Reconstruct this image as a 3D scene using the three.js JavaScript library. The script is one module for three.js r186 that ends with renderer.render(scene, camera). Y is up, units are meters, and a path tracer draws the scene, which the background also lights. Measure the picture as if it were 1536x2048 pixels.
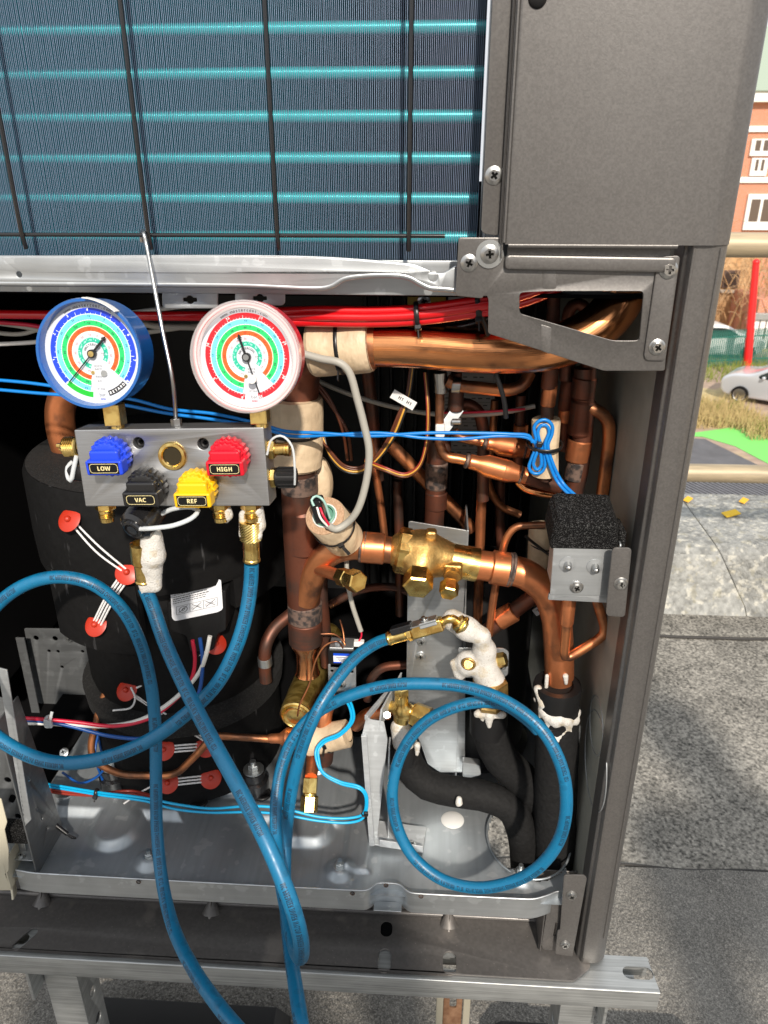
import * as THREE from 'three';
import { RoundedBoxGeometry } from 'three/addons/geometries/RoundedBoxGeometry.js';
import { MarchingCubes } from 'three/addons/objects/MarchingCubes.js';
import { mergeGeometries, mergeVertices, toCreasedNormals } from 'three/addons/utils/BufferGeometryUtils.js';
import { FontLoader } from 'three/addons/loaders/FontLoader.js';
import { TextGeometry } from 'three/addons/geometries/TextGeometry.js';

const V = (x, y, z) => new THREE.Vector3(x, y, z), PI = Math.PI, rad = d => d * PI / 180;
const scene = new THREE.Scene();

// ---------- camera, sky, sun, exposure ----------
const camera = new THREE.PerspectiveCamera(2 * Math.atan(1024 / 1538) * 180 / PI, 0.75, 0.02, 400);
camera.position.set(0, 1.2, 0.58);
camera.rotation.order = 'YXZ';
camera.rotation.set(rad(-24.2), rad(3.4), 0);
camera.focus = 0.72; camera.userData.fStop = 16;
scene.add(camera);
const SUN = V(0.2, 0.76, 1.0).normalize();
{
  const w = 256, h = 128, d = new Float32Array(w * h * 4);
  for (let j = 0; j < h; j++) for (let i = 0; i < w; i++) {
    const el = ((j + 0.5) / h - 0.5) * PI, az = (i + 0.5) / w * 2 * PI;
    const cl = 0.06 * Math.sin(3 * az + 1) * Math.cos(el * 5) + 0.04 * Math.sin(7 * az + 4 * el);
    const k = (0.98 + 0.22 * Math.max(0, Math.sin(el)) + cl) * 0.66;
    d.set([k * 0.97, k * 1.0, k * 1.04, 1], (j * w + i) * 4);
  }
  const sky = new THREE.DataTexture(d, w, h, THREE.RGBAFormat, THREE.FloatType);
  sky.mapping = THREE.EquirectangularReflectionMapping; sky.magFilter = THREE.LinearFilter; sky.needsUpdate = true;
  scene.background = sky; scene.environment = sky;
}
const sun = new THREE.DirectionalLight(0xfff4e6, 3.6);
sun.position.copy(SUN).multiplyScalar(8); sun.castShadow = true; sun.shadow.radius = 3.6;
sun.shadow.camera.left = -3; sun.shadow.camera.right = 3; sun.shadow.camera.top = 3; sun.shadow.camera.bottom = -3; sun.shadow.camera.far = 30;
sun.shadow.mapSize.set(2048, 2048);
scene.add(sun, sun.target);
const EXPOSURE = 1.4;

// ---------- placing helpers: a sight line from the photographer's stand meets a plane of the place ----------
const YW = rad(3.4), PT = rad(24.2), EYE = V(0, 1.2, 0.58);
function sight(px, py) {
  const a = (px - 768) / 1538, b = -(py - 1024) / 1538;
  const x = a, y = Math.cos(PT) * b - Math.sin(PT), z = -Math.sin(PT) * b - Math.cos(PT);
  return V(x * Math.cos(YW) + z * Math.sin(YW), y, -x * Math.sin(YW) + z * Math.cos(YW));
}
const P = (px, py, z) => { const d = sight(px, py); return EYE.clone().addScaledVector(d, (z - EYE.z) / d.z); };
const H = (px, py, y) => { const d = sight(px, py); return EYE.clone().addScaledVector(d, (y - EYE.y) / d.y); };
const X = (px, py, x) => { const d = sight(px, py); return EYE.clone().addScaledVector(d, (x - EYE.x) / d.x); };
const FWD = sight(768, 1024);
const mpp = p => p.clone().sub(EYE).dot(FWD) / 1538;               // metres per photo pixel at a place
function onCyl(px, py, cx, cz, r) {
  const d = sight(px, py), ox = EYE.x - cx, oz = EYE.z - cz, a = d.x * d.x + d.z * d.z, b = ox * d.x + oz * d.z, c = ox * ox + oz * oz - r * r;
  const disc = b * b - a * c, t = disc > 0 ? (-b - Math.sqrt(disc)) / a : -b / a;
  return EYE.clone().addScaledVector(d, t);
}

// ---------- random and noise ----------
function rng(s) { return () => { s |= 0; s = s + 0x6D2B79F5 | 0; let t = Math.imul(s ^ s >>> 15, 1 | s); t = t + Math.imul(t ^ t >>> 7, 61 | t) ^ t; return ((t ^ t >>> 14) >>> 0) / 4294967296; }; }
const R = rng(77);
function hash(x, y, s) { let h = Math.imul(x, 374761393) + Math.imul(y, 668265263) + Math.imul(s, 974711) | 0; h = Math.imul(h ^ h >>> 13, 1274126177); return ((h ^ h >>> 16) >>> 0) / 4294967296; }
function vn(u, v, px, py, s) {                                      // tileable value noise; u, v in 0..1, px, py cells
  const x = u * px, y = v * py, i = Math.floor(x), j = Math.floor(y); let f = x - i, g = y - j; f = f * f * (3 - 2 * f); g = g * g * (3 - 2 * g);
  const m = (a, n) => ((a % n) + n) % n, q = (a, b) => hash(m(a, px), m(b, py), s);
  return (q(i, j) * (1 - f) + q(i + 1, j) * f) * (1 - g) + (q(i, j + 1) * (1 - f) + q(i + 1, j + 1) * f) * g;
}
function fbm(u, v, px, py, s, o = 4) { let a = 0, w = 0.5, t = 0; for (let k = 0; k < o; k++) { a += w * vn(u, v, px << k, py << k, s + k * 17); t += w; w *= 0.5; } return a / t; }
const clamp = (x, a = 0, b = 1) => Math.min(b, Math.max(a, x)), sm = (a, b, x) => { x = clamp((x - a) / (b - a)); return x * x * (3 - 2 * x); };
function tex(n, metres, fn, srgb = true) {                          // metres covered by one repeat, [mx, my] or a number
  const d = new Uint8Array(n * n * 4);
  for (let j = 0; j < n; j++) for (let i = 0; i < n; i++) {
    const c = fn((i + 0.5) / n, (j + 0.5) / n), k = (j * n + i) * 4;
    for (let q = 0; q < 3; q++) { const v = Array.isArray(c) ? c[q] : c; d[k + q] = 255 * clamp(srgb ? (v <= 0.0031308 ? v * 12.92 : 1.055 * Math.pow(Math.max(v, 0), 1 / 2.4) - 0.055) : v); }
    d[k + 3] = 255;
  }
  const t = new THREE.DataTexture(d, n, n, THREE.RGBAFormat); t.wrapS = t.wrapT = THREE.RepeatWrapping; t.magFilter = THREE.LinearFilter; t.minFilter = THREE.LinearMipmapLinearFilter; t.generateMipmaps = true;
  if (srgb) t.colorSpace = THREE.SRGBColorSpace;
  const [mx, my] = Array.isArray(metres) ? metres : [metres, metres]; t.repeat.set(1 / mx, 1 / my); t.needsUpdate = true; return t;
}
const mixc = (a, b, t) => a.map((x, i) => x + (b[i] - x) * t);
const std = (o) => new THREE.MeshStandardMaterial(o), phy = (o) => new THREE.MeshPhysicalMaterial(o);
const col = (r, g, b) => new THREE.Color().setRGB(r, g, b);

// ---------- materials ----------
const grain = tex(256, 0.03, (u, v) => 0.5 * fbm(u, v, 48, 48, 3, 2) + 0.5 * hash(Math.floor(u * 256), Math.floor(v * 256), 5), false);
const scuff = tex(256, 0.22, (u, v) => 0.32 + 0.3 * fbm(u, v, 5, 5, 9, 5), false);
const M = {};
M.paint = std({ map: tex(512, 0.12, (u, v) => { const n = fbm(u, v, 96, 96, 2, 2), m = fbm(u, v, 6, 6, 8, 4); const k = 0.83 + 0.30 * n + 0.10 * (m - 0.5); return [0.160 * k, 0.153 * k, 0.147 * k]; }), bumpMap: grain, bumpScale: 0.00005, roughness: 0.4, metalness: 0.65 });
M.paintDirty = std({ map: tex(512, 0.35, (u, v) => { const n = fbm(u, v, 128, 128, 12, 2), m = sm(0.58, 0.75, fbm(u, v, 9, 9, 18, 5)), s = hash(Math.floor(u * 512), Math.floor(v * 512), 4) > 0.9985 ? 1 : 0; const k = 0.85 + 0.3 * n; return mixc([0.118 * k, 0.111 * k, 0.106 * k], [0.30, 0.27, 0.24], clamp(m * 0.35 + s)); }), roughness: 0.42, metalness: 0.3, roughnessMap: tex(256, 0.35, (u, v) => 0.6 + 0.6 * fbm(u, v, 12, 12, 6, 4), false) });
M.paintIn = std({ map: tex(256, 0.3, (u, v) => { const k = 0.85 + 0.3 * fbm(u, v, 20, 20, 31, 4); return [0.32 * k, 0.32 * k, 0.28 * k]; }), roughness: 0.45, metalness: 0.2 });
const galvTex = (a, s) => tex(512, 0.25, (u, v) => { const n = fbm(u, v, 4, 90, s, 3), m = fbm(u, v, 14, 14, s + 3, 4), sp = sm(0.66, 0.74, fbm(u, v, 26, 26, s + 9, 3)); const k = a * (0.85 + 0.22 * n + 0.2 * (m - 0.5) + 0.18 * sp); return [k * 0.95, k * 1.0, k * 1.03]; });
M.galv = std({ map: galvTex(0.52, 40), roughness: 0.42, metalness: 0.85, roughnessMap: tex(256, 0.25, (u, v) => 0.75 + 0.5 * fbm(u, v, 10, 10, 61, 4), false) });
M.galvSatin = std({ map: galvTex(0.46, 47), roughness: 0.48, metalness: 0.75 });
M.galvBright = std({ map: galvTex(0.55, 46), roughness: 0.5, metalness: 0.45 });
M.galvShaded = std({ map: galvTex(0.17, 49), roughness: 0.5, metalness: 0.6 });  // galvanised copy with the interior shade put into its colour
M.tray = std({ map: tex(1024, 0.5, (u, v) => { const n = fbm(u, v, 120, 6, 51, 3), m = fbm(u, v, 8, 8, 52, 5), sp = sm(0.72, 0.77, fbm(u, v, 42, 42, 53, 3)), w = sm(0.62, 0.66, fbm(u, v, 18, 18, 58, 4)); let k = 0.46 * (0.85 + 0.2 * n + 0.3 * (m - 0.5)); return mixc([k * 0.92, k, k * 1.06], [0.62, 0.64, 0.65], clamp(sp * 0.4 + w * 0.12)); }), roughness: 0.5, metalness: 0.72, roughnessMap: tex(256, 0.33, (u, v) => 0.6 + 0.8 * fbm(u, v, 9, 9, 54, 5), false) });
M.strut = std({ map: tex(512, [0.5, 0.09], (u, v) => { const n = fbm(u, v, 5, 60, 71, 4), m = fbm(u, v, 20, 8, 73, 4); const k = 0.42 * (0.65 + 0.7 * n + 0.35 * (m - 0.5)); return [k * 0.97, k, k * 0.99]; }), roughness: 0.48, metalness: 0.75, roughnessMap: tex(256, [0.4, 0.1], (u, v) => 0.7 + 0.6 * fbm(u, v, 5, 30, 75, 4), false) });
M.steel = std({ color: col(0.46, 0.46, 0.45), roughness: 0.3, metalness: 1 });
M.zinc = std({ color: col(0.55, 0.57, 0.57), roughness: 0.35, metalness: 0.95 });
M.brushed = std({ map: tex(512, [0.16, 0.06], (u, v) => { const k = 0.36 * (0.86 + 0.24 * fbm(u, v, 10, 220, 81, 2) + 0.12 * (fbm(u, v, 24, 250, 82, 2) - 0.5)); return [k * 0.98, k, k * 1.02]; }), roughness: 0.42, metalness: 0.9, bumpMap: tex(256, [0.12, 0.05], (u, v) => fbm(u, v, 8, 120, 85, 2), false), bumpScale: 0.00004 });
M.brass = std({ map: tex(256, 0.06, (u, v) => { const m = fbm(u, v, 9, 9, 91, 4); return mixc([0.88, 0.66, 0.24], [0.60, 0.39, 0.12], sm(0.35, 0.72, m)); }), roughness: 0.28, metalness: 1, roughnessMap: scuff.clone() });
M.brass.roughnessMap = tex(256, 0.07, (u, v) => 0.7 + 0.8 * fbm(u, v, 8, 8, 95, 4), false);
M.brassDull = std({ map: tex(256, 0.08, (u, v) => { const m = fbm(u, v, 12, 12, 97, 5), g = fbm(u, v, 60, 60, 98, 2); return mixc([0.72, 0.47, 0.17], [0.50, 0.30, 0.10], sm(0.3, 0.7, m)).map(c => c * (0.85 + 0.3 * g)); }), roughness: 0.42, metalness: 0.95, bumpMap: tex(256, 0.03, (u, v) => fbm(u, v, 40, 40, 99, 3), false), bumpScale: 0.0002 });
const copperTex = (s, dirt, base) => tex(512, [0.16, 0.09], (u, v) => { const m = fbm(u, v, 7, 5, s, 5), st = fbm(u, v, 3, 40, s + 5, 3), f = fbm(u, v, 40, 30, s + 9, 3); const d = clamp(sm(0.60 - dirt * 0.36, 0.95 - dirt * 0.22, 0.88 * m + 0.12 * f)); const b = base.map(c => c * (0.93 + 0.14 * f)); return mixc(b, mixc([0.17, 0.066, 0.045], [0.085, 0.062, 0.052], sm(0.35, 0.65, 0.5 * m + 0.5 * st)), d * 0.85); });
M.copperBright = std({ map: copperTex(110, 0.06, [0.88, 0.37, 0.15]), roughness: 0.19, metalness: 1, bumpMap: tex(256, [0.12, 0.03], (u, v) => fbm(u, v, 4, 40, 112, 3), false), bumpScale: 0.00012 });
M.copper = std({ map: copperTex(120, 0.6, [0.66, 0.26, 0.11]), roughness: 0.4, metalness: 0.9 });
M.copperDark = std({ map: copperTex(130, 0.9, [0.20, 0.072, 0.043]), roughness: 0.5, metalness: 0.75 });
M.copperRed = std({ map: copperTex(140, 0.5, [0.72, 0.26, 0.11]), roughness: 0.38, metalness: 0.85 });
M.braze = std({ map: tex(256, 0.04, (u, v) => { const m = fbm(u, v, 8, 8, 150, 5); return mixc([0.05, 0.045, 0.045], [0.22, 0.15, 0.12], sm(0.35, 0.7, m)); }), roughness: 0.6, metalness: 0.5 });
M.lacquer = phy({ map: tex(256, [0.08, 0.08], (u, v) => { const m = fbm(u, v, 6, 14, 155, 5); return mixc([0.72, 0.52, 0.15], [0.36, 0.23, 0.05], sm(0.35, 0.7, m)); }), roughness: 0.3, metalness: 0.85, clearcoat: 0.8, clearcoatRoughness: 0.12 });
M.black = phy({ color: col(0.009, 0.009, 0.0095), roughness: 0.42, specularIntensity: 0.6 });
M.blackGloss = phy({ color: col(0.01, 0.01, 0.011), roughness: 0.22, clearcoat: 0.4, clearcoatRoughness: 0.2 });
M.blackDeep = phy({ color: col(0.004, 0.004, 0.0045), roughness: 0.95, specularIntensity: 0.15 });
M.jacket = phy({ map: tex(512, 0.3, (u, v) => { const n = fbm(u, v, 70, 70, 161, 2), s = sm(0.74, 0.80, fbm(u, v, 60, 9, 162, 4)) * sm(0.5, 0.7, fbm(u, v, 5, 5, 163, 3)); const k = 0.0075 * (0.8 + 0.4 * n); return mixc([k, k, k * 1.03], [0.05, 0.05, 0.052], s); }), specularIntensity: 0.28, roughness: 0.7, bumpMap: tex(256, 0.2, (u, v) => fbm(u, v, 8, 8, 165, 5), false), bumpScale: 0.0015 });
M.felt = std({ map: tex(256, 0.06, (u, v) => { const n = fbm(u, v, 40, 40, 171, 3), f = hash(Math.floor(u * 256), Math.floor(v * 256), 33); const k = 0.006 + 0.014 * sm(0.45, 0.8, n) + 0.03 * (f > 0.95 ? 1 : 0); return [k, k, k]; }), roughness: 0.95, bumpMap: grain, bumpScale: 0.0015 });
M.rubberFoam = phy({ map: tex(256, 0.1, (u, v) => { const k = 0.012 * (0.7 + 0.6 * fbm(u, v, 30, 30, 175, 3)); return [k, k, k * 1.02]; }), specularIntensity: 0.4, roughness: 0.75, bumpMap: tex(256, 0.06, (u, v) => fbm(u, v, 14, 14, 176, 4), false), bumpScale: 0.0008 });
const poreTex = (u, v) => { const n = vn(u, v, 60, 60, 181) * 0.6 + vn(u, v, 110, 110, 183) * 0.4; return sm(0.3, 0.75, n); };
M.openFoam = phy({ specularIntensity: 0.4, map: tex(512, 0.045, (u, v) => { const k = 0.003 + 0.06 * Math.pow(poreTex(u, v), 2.4); return [k, k, k]; }), roughness: 0.85, bumpMap: tex(512, 0.045, poreTex, false), bumpScale: 0.0016 });
M.beige = std({ map: tex(256, 0.12, (u, v) => { const m = fbm(u, v, 7, 7, 191, 4); return mixc([0.66, 0.52, 0.35], [0.50, 0.38, 0.25], sm(0.3, 0.8, m)); }), roughness: 0.5, bumpMap: tex(256, [0.07, 0.05], (u, v) => fbm(u, v, 10, 4, 193, 4), false), bumpScale: 0.0016 });
M.cork = std({ map: tex(256, 0.03, (u, v) => { const n = fbm(u, v, 40, 40, 195, 2); return mixc([0.36, 0.21, 0.12], [0.62, 0.42, 0.27], n); }), roughness: 0.9, bumpMap: grain, bumpScale: 0.0006 });
M.beigePaint = std({ color: col(0.52, 0.48, 0.37), roughness: 0.45 });
M.hoseRed = phy({ color: col(0.62, 0.004, 0.008), roughness: 0.28, clearcoat: 0.5, clearcoatRoughness: 0.15 });
const plast = (r, g, b, ro = 0.35) => std({ color: col(r, g, b), roughness: ro });
M.wireBlue = plast(0.004, 0.20, 0.62); M.wireCyan = plast(0.004, 0.38, 0.70); M.wireRed = plast(0.58, 0.012, 0.045); M.wireBrick = plast(0.26, 0.03, 0.018); M.wireWhite = plast(0.72, 0.71, 0.67, 0.45); M.wireGrey = plast(0.36, 0.35, 0.31, 0.5);
M.wireYellow = plast(0.62, 0.33, 0.05); M.wireBrown = plast(0.10, 0.028, 0.012); M.wireNavy = plast(0.004, 0.07, 0.30);
M.string = std({ map: tex(128, 0.006, (u, v) => 0.55 + 0.3 * vn(u, v, 8, 3, 7)), roughness: 0.8 });
M.redPlastic = phy({ color: col(0.46, 0.028, 0.009), roughness: 0.45, clearcoat: 0.15, clearcoatRoughness: 0.3 });
M.tie = plast(0.01, 0.01, 0.011, 0.35); M.clearPlastic = phy({ color: col(0.82, 0.86, 0.88), roughness: 0.3, transmission: 0.45, thickness: 0.0, ior: 1.45 });
M.white = plast(0.72, 0.72, 0.70, 0.5); M.greyBlock = plast(0.16, 0.17, 0.175, 0.5);
M.foamSoap = std({ map: tex(256, 0.03, (u, v) => { const n = fbm(u, v, 22, 22, 201, 3), p = sm(0.84, 0.93, vn(u, v, 40, 40, 204)), o = sm(0.48, 0.75, fbm(u, v, 5, 5, 206, 5)); return mixc(mixc([0.62, 0.605, 0.57], [0.46, 0.38, 0.25], o * 0.6), [0.24, 0.19, 0.12], p * 0.6).map(c => c * (0.9 + 0.15 * n)); }), roughness: 0.55, bumpMap: tex(256, 0.02, (u, v) => fbm(u, v, 24, 24, 208, 3), false), bumpScale: 0.0005 });
M.glass = phy({ color: 0xffffff, roughness: 0.03, transmission: 1, thickness: 0, ior: 1.3 });

// ---------- geometry helpers ----------
const Y0 = V(0, 1, 0);
const creased = (g, a) => { g.scale(1000, 1000, 1000); g = toCreasedNormals(g, a); g.scale(0.001, 0.001, 0.001); return g; };
function metricUV(g) {
  g = g.index ? g.toNonIndexed() : g;
  const p = g.attributes.position, uv = new Float32Array(p.count * 2), a = V(0, 0, 0), b = V(0, 0, 0), c = V(0, 0, 0), n = V(0, 0, 0);
  for (let i = 0; i < p.count; i += 3) {
    a.fromBufferAttribute(p, i); b.fromBufferAttribute(p, i + 1); c.fromBufferAttribute(p, i + 2);
    n.crossVectors(b.clone().sub(a), c.clone().sub(a)); const x = Math.abs(n.x), y = Math.abs(n.y), z = Math.abs(n.z);
    [a, b, c].forEach((q, k) => { const [s, t] = z >= x && z >= y ? [q.x, q.y] : y >= x ? [q.x, q.z] : [q.z, q.y]; uv[(i + k) * 2] = s; uv[(i + k) * 2 + 1] = t; });
  }
  g.setAttribute('uv', new THREE.BufferAttribute(uv, 2)); return g;
}
function merge(list) {
  const out = list.flat().filter(Boolean).map(g => {
    if (!g.userData.keep) g = metricUV(g); else if (g.index) { g = g.toNonIndexed(); }
    const q = new THREE.BufferGeometry(); for (const k of ['position', 'normal', 'uv']) q.setAttribute(k, g.attributes[k]); return q;
  });
  return out.length === 1 ? out[0] : mergeGeometries(out);
}
const used = {};
function numbered(n) { used[n] = (used[n] || 0) + 1; return used[n] === 1 ? n : n + '_' + String(used[n] - 1).padStart(3, '0'); }
function mesh(name, geo, mat) { const m = new THREE.Mesh(Array.isArray(geo) ? merge(geo) : geo.userData.keep && !geo.index ? geo : merge([geo]), mat); m.name = name; m.castShadow = m.receiveShadow = true; return m; }
function part(parent, name, geo, mat, label) { const m = mesh(name, geo, mat); if (label) m.userData.label = label; parent.add(m); return m; }
function thing(name, label, category, group) { const o = new THREE.Group(); o.name = numbered(name); o.userData = { label, category, kind: 'thing' }; if (group) o.userData.group = group; scene.add(o); return o; }
function single(name, geo, mat, label, category, group) { const m = mesh(numbered(name), geo, mat); m.userData = { label, category, kind: 'thing' }; if (group) m.userData.group = group; scene.add(m); base(m); return m; }
function struct(name, geo, mat) { const m = mesh(numbered(name), geo, mat); m.userData.kind = 'structure'; scene.add(m); return m; }
function base(o) {                                                  // put the origin at the thing's base
  o.updateMatrixWorld(true); const b = new THREE.Box3().setFromObject(o), c = V((b.min.x + b.max.x) / 2, b.min.y, (b.min.z + b.max.z) / 2);
  if (o.isMesh) { o.geometry.translate(-c.x, -c.y, -c.z); o.position.copy(c); } else { for (const k of o.children) k.position.sub(c); o.position.copy(c); }
  return o;
}
function along(g, p, dir, spin = 0) { if (spin) g.rotateY(spin); g.applyQuaternion(new THREE.Quaternion().setFromUnitVectors(Y0, dir.clone().normalize())); g.translate(p.x, p.y, p.z); return g; }
function cyl(p0, p1, r0, r1 = r0, n = 28) { const d = p1.clone().sub(p0), g = new THREE.CylinderGeometry(r1, r0, d.length(), n); g.translate(0, d.length() / 2, 0); return along(g, p0, d); }
function hex(p0, p1, r, spin = 0, n = 6) { const d = p1.clone().sub(p0), L = d.length(), c = Math.min(r * 0.12, L * 0.2); let g = new THREE.LatheGeometry([[0, 0], [r - c, 0], [r, c], [r, L - c], [r - c, L], [0, L]].map(a => new THREE.Vector2(...a)), n); g = g.toNonIndexed(); g.computeVertexNormals(); return along(g, p0, d, spin); }
function lathe(prof, p, dir, n = 32) { let g = new THREE.LatheGeometry(prof.map(a => new THREE.Vector2(...a)), n); return along(creased(g, 0.5), p, dir); }
function ball(p, r, sx = 1, sy = 1, sz = 1, n = 16) { const g = new THREE.SphereGeometry(r, n, Math.round(n * 0.7)); g.scale(sx, sy, sz); g.translate(p.x, p.y, p.z); return g; }
function box(x, y, z, w, h, d, r = 0.0006, rot) { const g = new RoundedBoxGeometry(w, h, d, 2, Math.min(r, w / 2.1, h / 2.1, d / 2.1)); if (rot) g.applyMatrix4(new THREE.Matrix4().makeRotationFromEuler(new THREE.Euler(...rot))); g.translate(x, y, z); return g; }
function bar(p0, p1, w, d, up = V(0, 0, 1)) {                       // a rectangular bar between two points
  const y = p1.clone().sub(p0), L = y.length(); y.normalize(); const x = y.clone().cross(up).normalize(), z = x.clone().cross(y);
  const g = new RoundedBoxGeometry(w, L, d, 1, Math.min(w, d) * 0.15); g.translate(0, L / 2, 0); g.applyMatrix4(new THREE.Matrix4().makeBasis(x, y, z)); g.translate(p0.x, p0.y, p0.z); return g;
}
// tube with uv in metres; r is a number or f(t); ref fixes where v = 0.5 lies
function tube(pts, r, o = {}) {
  const curve = pts.isCurve ? pts : pts.length === 2 ? new THREE.LineCurve3(...pts) : new THREE.CatmullRomCurve3(pts, !!o.closed, 'centripetal');
  const L = curve.getLength(), rr = typeof r === 'function' ? r : () => r, n = o.n || Math.max(2, Math.min(220, Math.round(L / (o.step || Math.max(0.003, rr(0.5) * 0.9))))), m = o.m || (rr(0.5) > 0.009 ? 28 : rr(0.5) > 0.003 ? 16 : 9);
  const pos = [], nor = [], uv = [], idx = []; let ref = (o.ref || V(0, 0.35, 1)).clone().normalize();
  let prev = null;
  for (let i = 0; i <= n; i++) {
    const t = i / n, p = curve.getPointAt(t), T = curve.getTangentAt(t);
    let a; if (o.ref || !prev) { a = ref.clone().addScaledVector(T, -ref.dot(T)); if (a.lengthSq() < 0.01) a = V(1, 0, 0).addScaledVector(T, -T.x); } else a = prev.clone().addScaledVector(T, -prev.dot(T));
    a.normalize(); prev = a; const b = T.clone().cross(a);
    const R1 = rr(t), R2 = (rr(Math.min(1, t + 0.002)) - rr(Math.max(0, t - 0.002))) / (0.004 * L);
    for (let j = 0; j <= m; j++) {
      const f = (j / m - 0.5) * 2 * PI, c = Math.cos(f), s = Math.sin(f), d = a.clone().multiplyScalar(c).addScaledVector(b, s);
      pos.push(p.x + d.x * R1, p.y + d.y * R1, p.z + d.z * R1); const q = d.addScaledVector(T, -R2).normalize(); nor.push(q.x, q.y, q.z);
      uv.push(o.uv01 ? t * o.uv01 : t * L, o.uv01 ? j / m : j / m * 2 * PI * R1);
    }
  }
  for (let i = 0; i < n; i++) for (let j = 0; j < m; j++) { const a = i * (m + 1) + j, b = a + m + 1; idx.push(a, a + 1, b, b, a + 1, b + 1); }
  if (!o.closed && !o.open) for (const i of [0, n]) {               // end caps
    const k = pos.length / 3, p = curve.getPointAt(i / n), T = curve.getTangentAt(i / n).multiplyScalar(i ? 1 : -1); pos.push(p.x, p.y, p.z); nor.push(T.x, T.y, T.z); uv.push(i / n * L, 0);
    for (let j = 0; j <= m; j++) { const s = (i * (m + 1) + j) * 3; pos.push(pos[s], pos[s + 1], pos[s + 2]); nor.push(T.x, T.y, T.z); uv.push(i / n * L, 0); }
    for (let j = 0; j < m; j++) i ? idx.push(k, k + j + 1, k + j + 2) : idx.push(k, k + j + 2, k + j + 1);
  }
  const g = new THREE.BufferGeometry(); g.setAttribute('position', new THREE.Float32BufferAttribute(pos, 3)); g.setAttribute('normal', new THREE.Float32BufferAttribute(nor, 3)); g.setAttribute('uv', new THREE.Float32BufferAttribute(uv, 2)); g.setIndex(idx); g.userData.keep = true; return g;
}
const T = (list, r, o) => tube(list.map(a => P(...a)), r, o);
function bend(list, r, br, o) {                                     // straight runs with rounded elbows
  const p = list.map(a => a.isVector3 ? a : P(...a)), c = new THREE.CurvePath();
  let last = p[0];
  for (let i = 1; i < p.length; i++) {
    if (i === p.length - 1) { c.add(new THREE.LineCurve3(last, p[i])); break; }
    const u = p[i - 1].clone().sub(p[i]), w = p[i + 1].clone().sub(p[i]), k = Math.min(br, u.length() * 0.48, w.length() * 0.48), a = p[i].clone().addScaledVector(u.normalize(), k), b = p[i].clone().addScaledVector(w.normalize(), k);
    c.add(new THREE.LineCurve3(last, a)); c.add(new THREE.QuadraticBezierCurve3(a, p[i], b)); last = b;
  }
  const q = new THREE.CatmullRomCurve3(c.getSpacedPoints(Math.max(16, Math.round(c.getLength() / 0.005))), false, 'centripetal'); q.isCurve = true; return tube(q, r, o);
}
// a flat plate with a rounded edge whose outline is given in world x, y
function shapeOf(pts, rd = 0) {
  const s = new THREE.Shape(), n = pts.length, a = pts.map(p => new THREE.Vector2(p.x ?? p[0], p.y ?? p[1]));
  for (let i = 0; i < n; i++) {
    const p = a[i], u = a[(i + n - 1) % n].clone().sub(p), w = a[(i + 1) % n].clone().sub(p), k = Math.min(rd, u.length() * 0.45, w.length() * 0.45);
    const s0 = p.clone().add(u.setLength(k)), s1 = p.clone().add(w.setLength(k));
    i ? s.lineTo(s0.x, s0.y) : s.moveTo(s0.x, s0.y); if (k > 0) s.quadraticCurveTo(p.x, p.y, s1.x, s1.y);
  }
  s.closePath(); return s;
}
function circ(x, y, r, sx = 1, n = 24) { const a = []; for (let i = 0; i < n; i++) a.push([x + r * sx * Math.cos(i / n * 2 * PI), y + r * Math.sin(i / n * 2 * PI)]); return a; }
function slot(x, y, w, h, ang = 0) { const a = [], r = Math.min(w, h) / 2, v = h > w, L = Math.max(w, h) / 2 - r; for (let k = 0; k < 2; k++) for (let i = 0; i <= 10; i++) { const f = -PI / 2 + i / 10 * PI + k * PI; a.push([(k ? -L : L) + r * Math.cos(f), r * Math.sin(f)]); } const q = ang + (v ? PI / 2 : 0); return a.map(([p, s]) => [x + p * Math.cos(q) - s * Math.sin(q), y + p * Math.sin(q) + s * Math.cos(q)]); }
function plate(pts, z, t, holes = [], o = {}) {
  const s = shapeOf(pts, o.rd ?? 0.003); for (const h of holes) s.holes.push(h.isPath ? h : new THREE.Path().setFromPoints(shapeOf(h, h.rd || 0).getPoints(4)));
  const b = o.bevel ?? 0.0005, g = new THREE.ExtrudeGeometry(s, { depth: t - 2 * b, bevelEnabled: b > 0, bevelThickness: b, bevelSize: b, bevelOffset: -b, bevelSegments: 2, curveSegments: 6 });
  g.translate(0, 0, z - t + b); return creased(g, 0.6);
}
const pp = (list, z) => list.map(([x, y]) => P(x, y, z));
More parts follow.
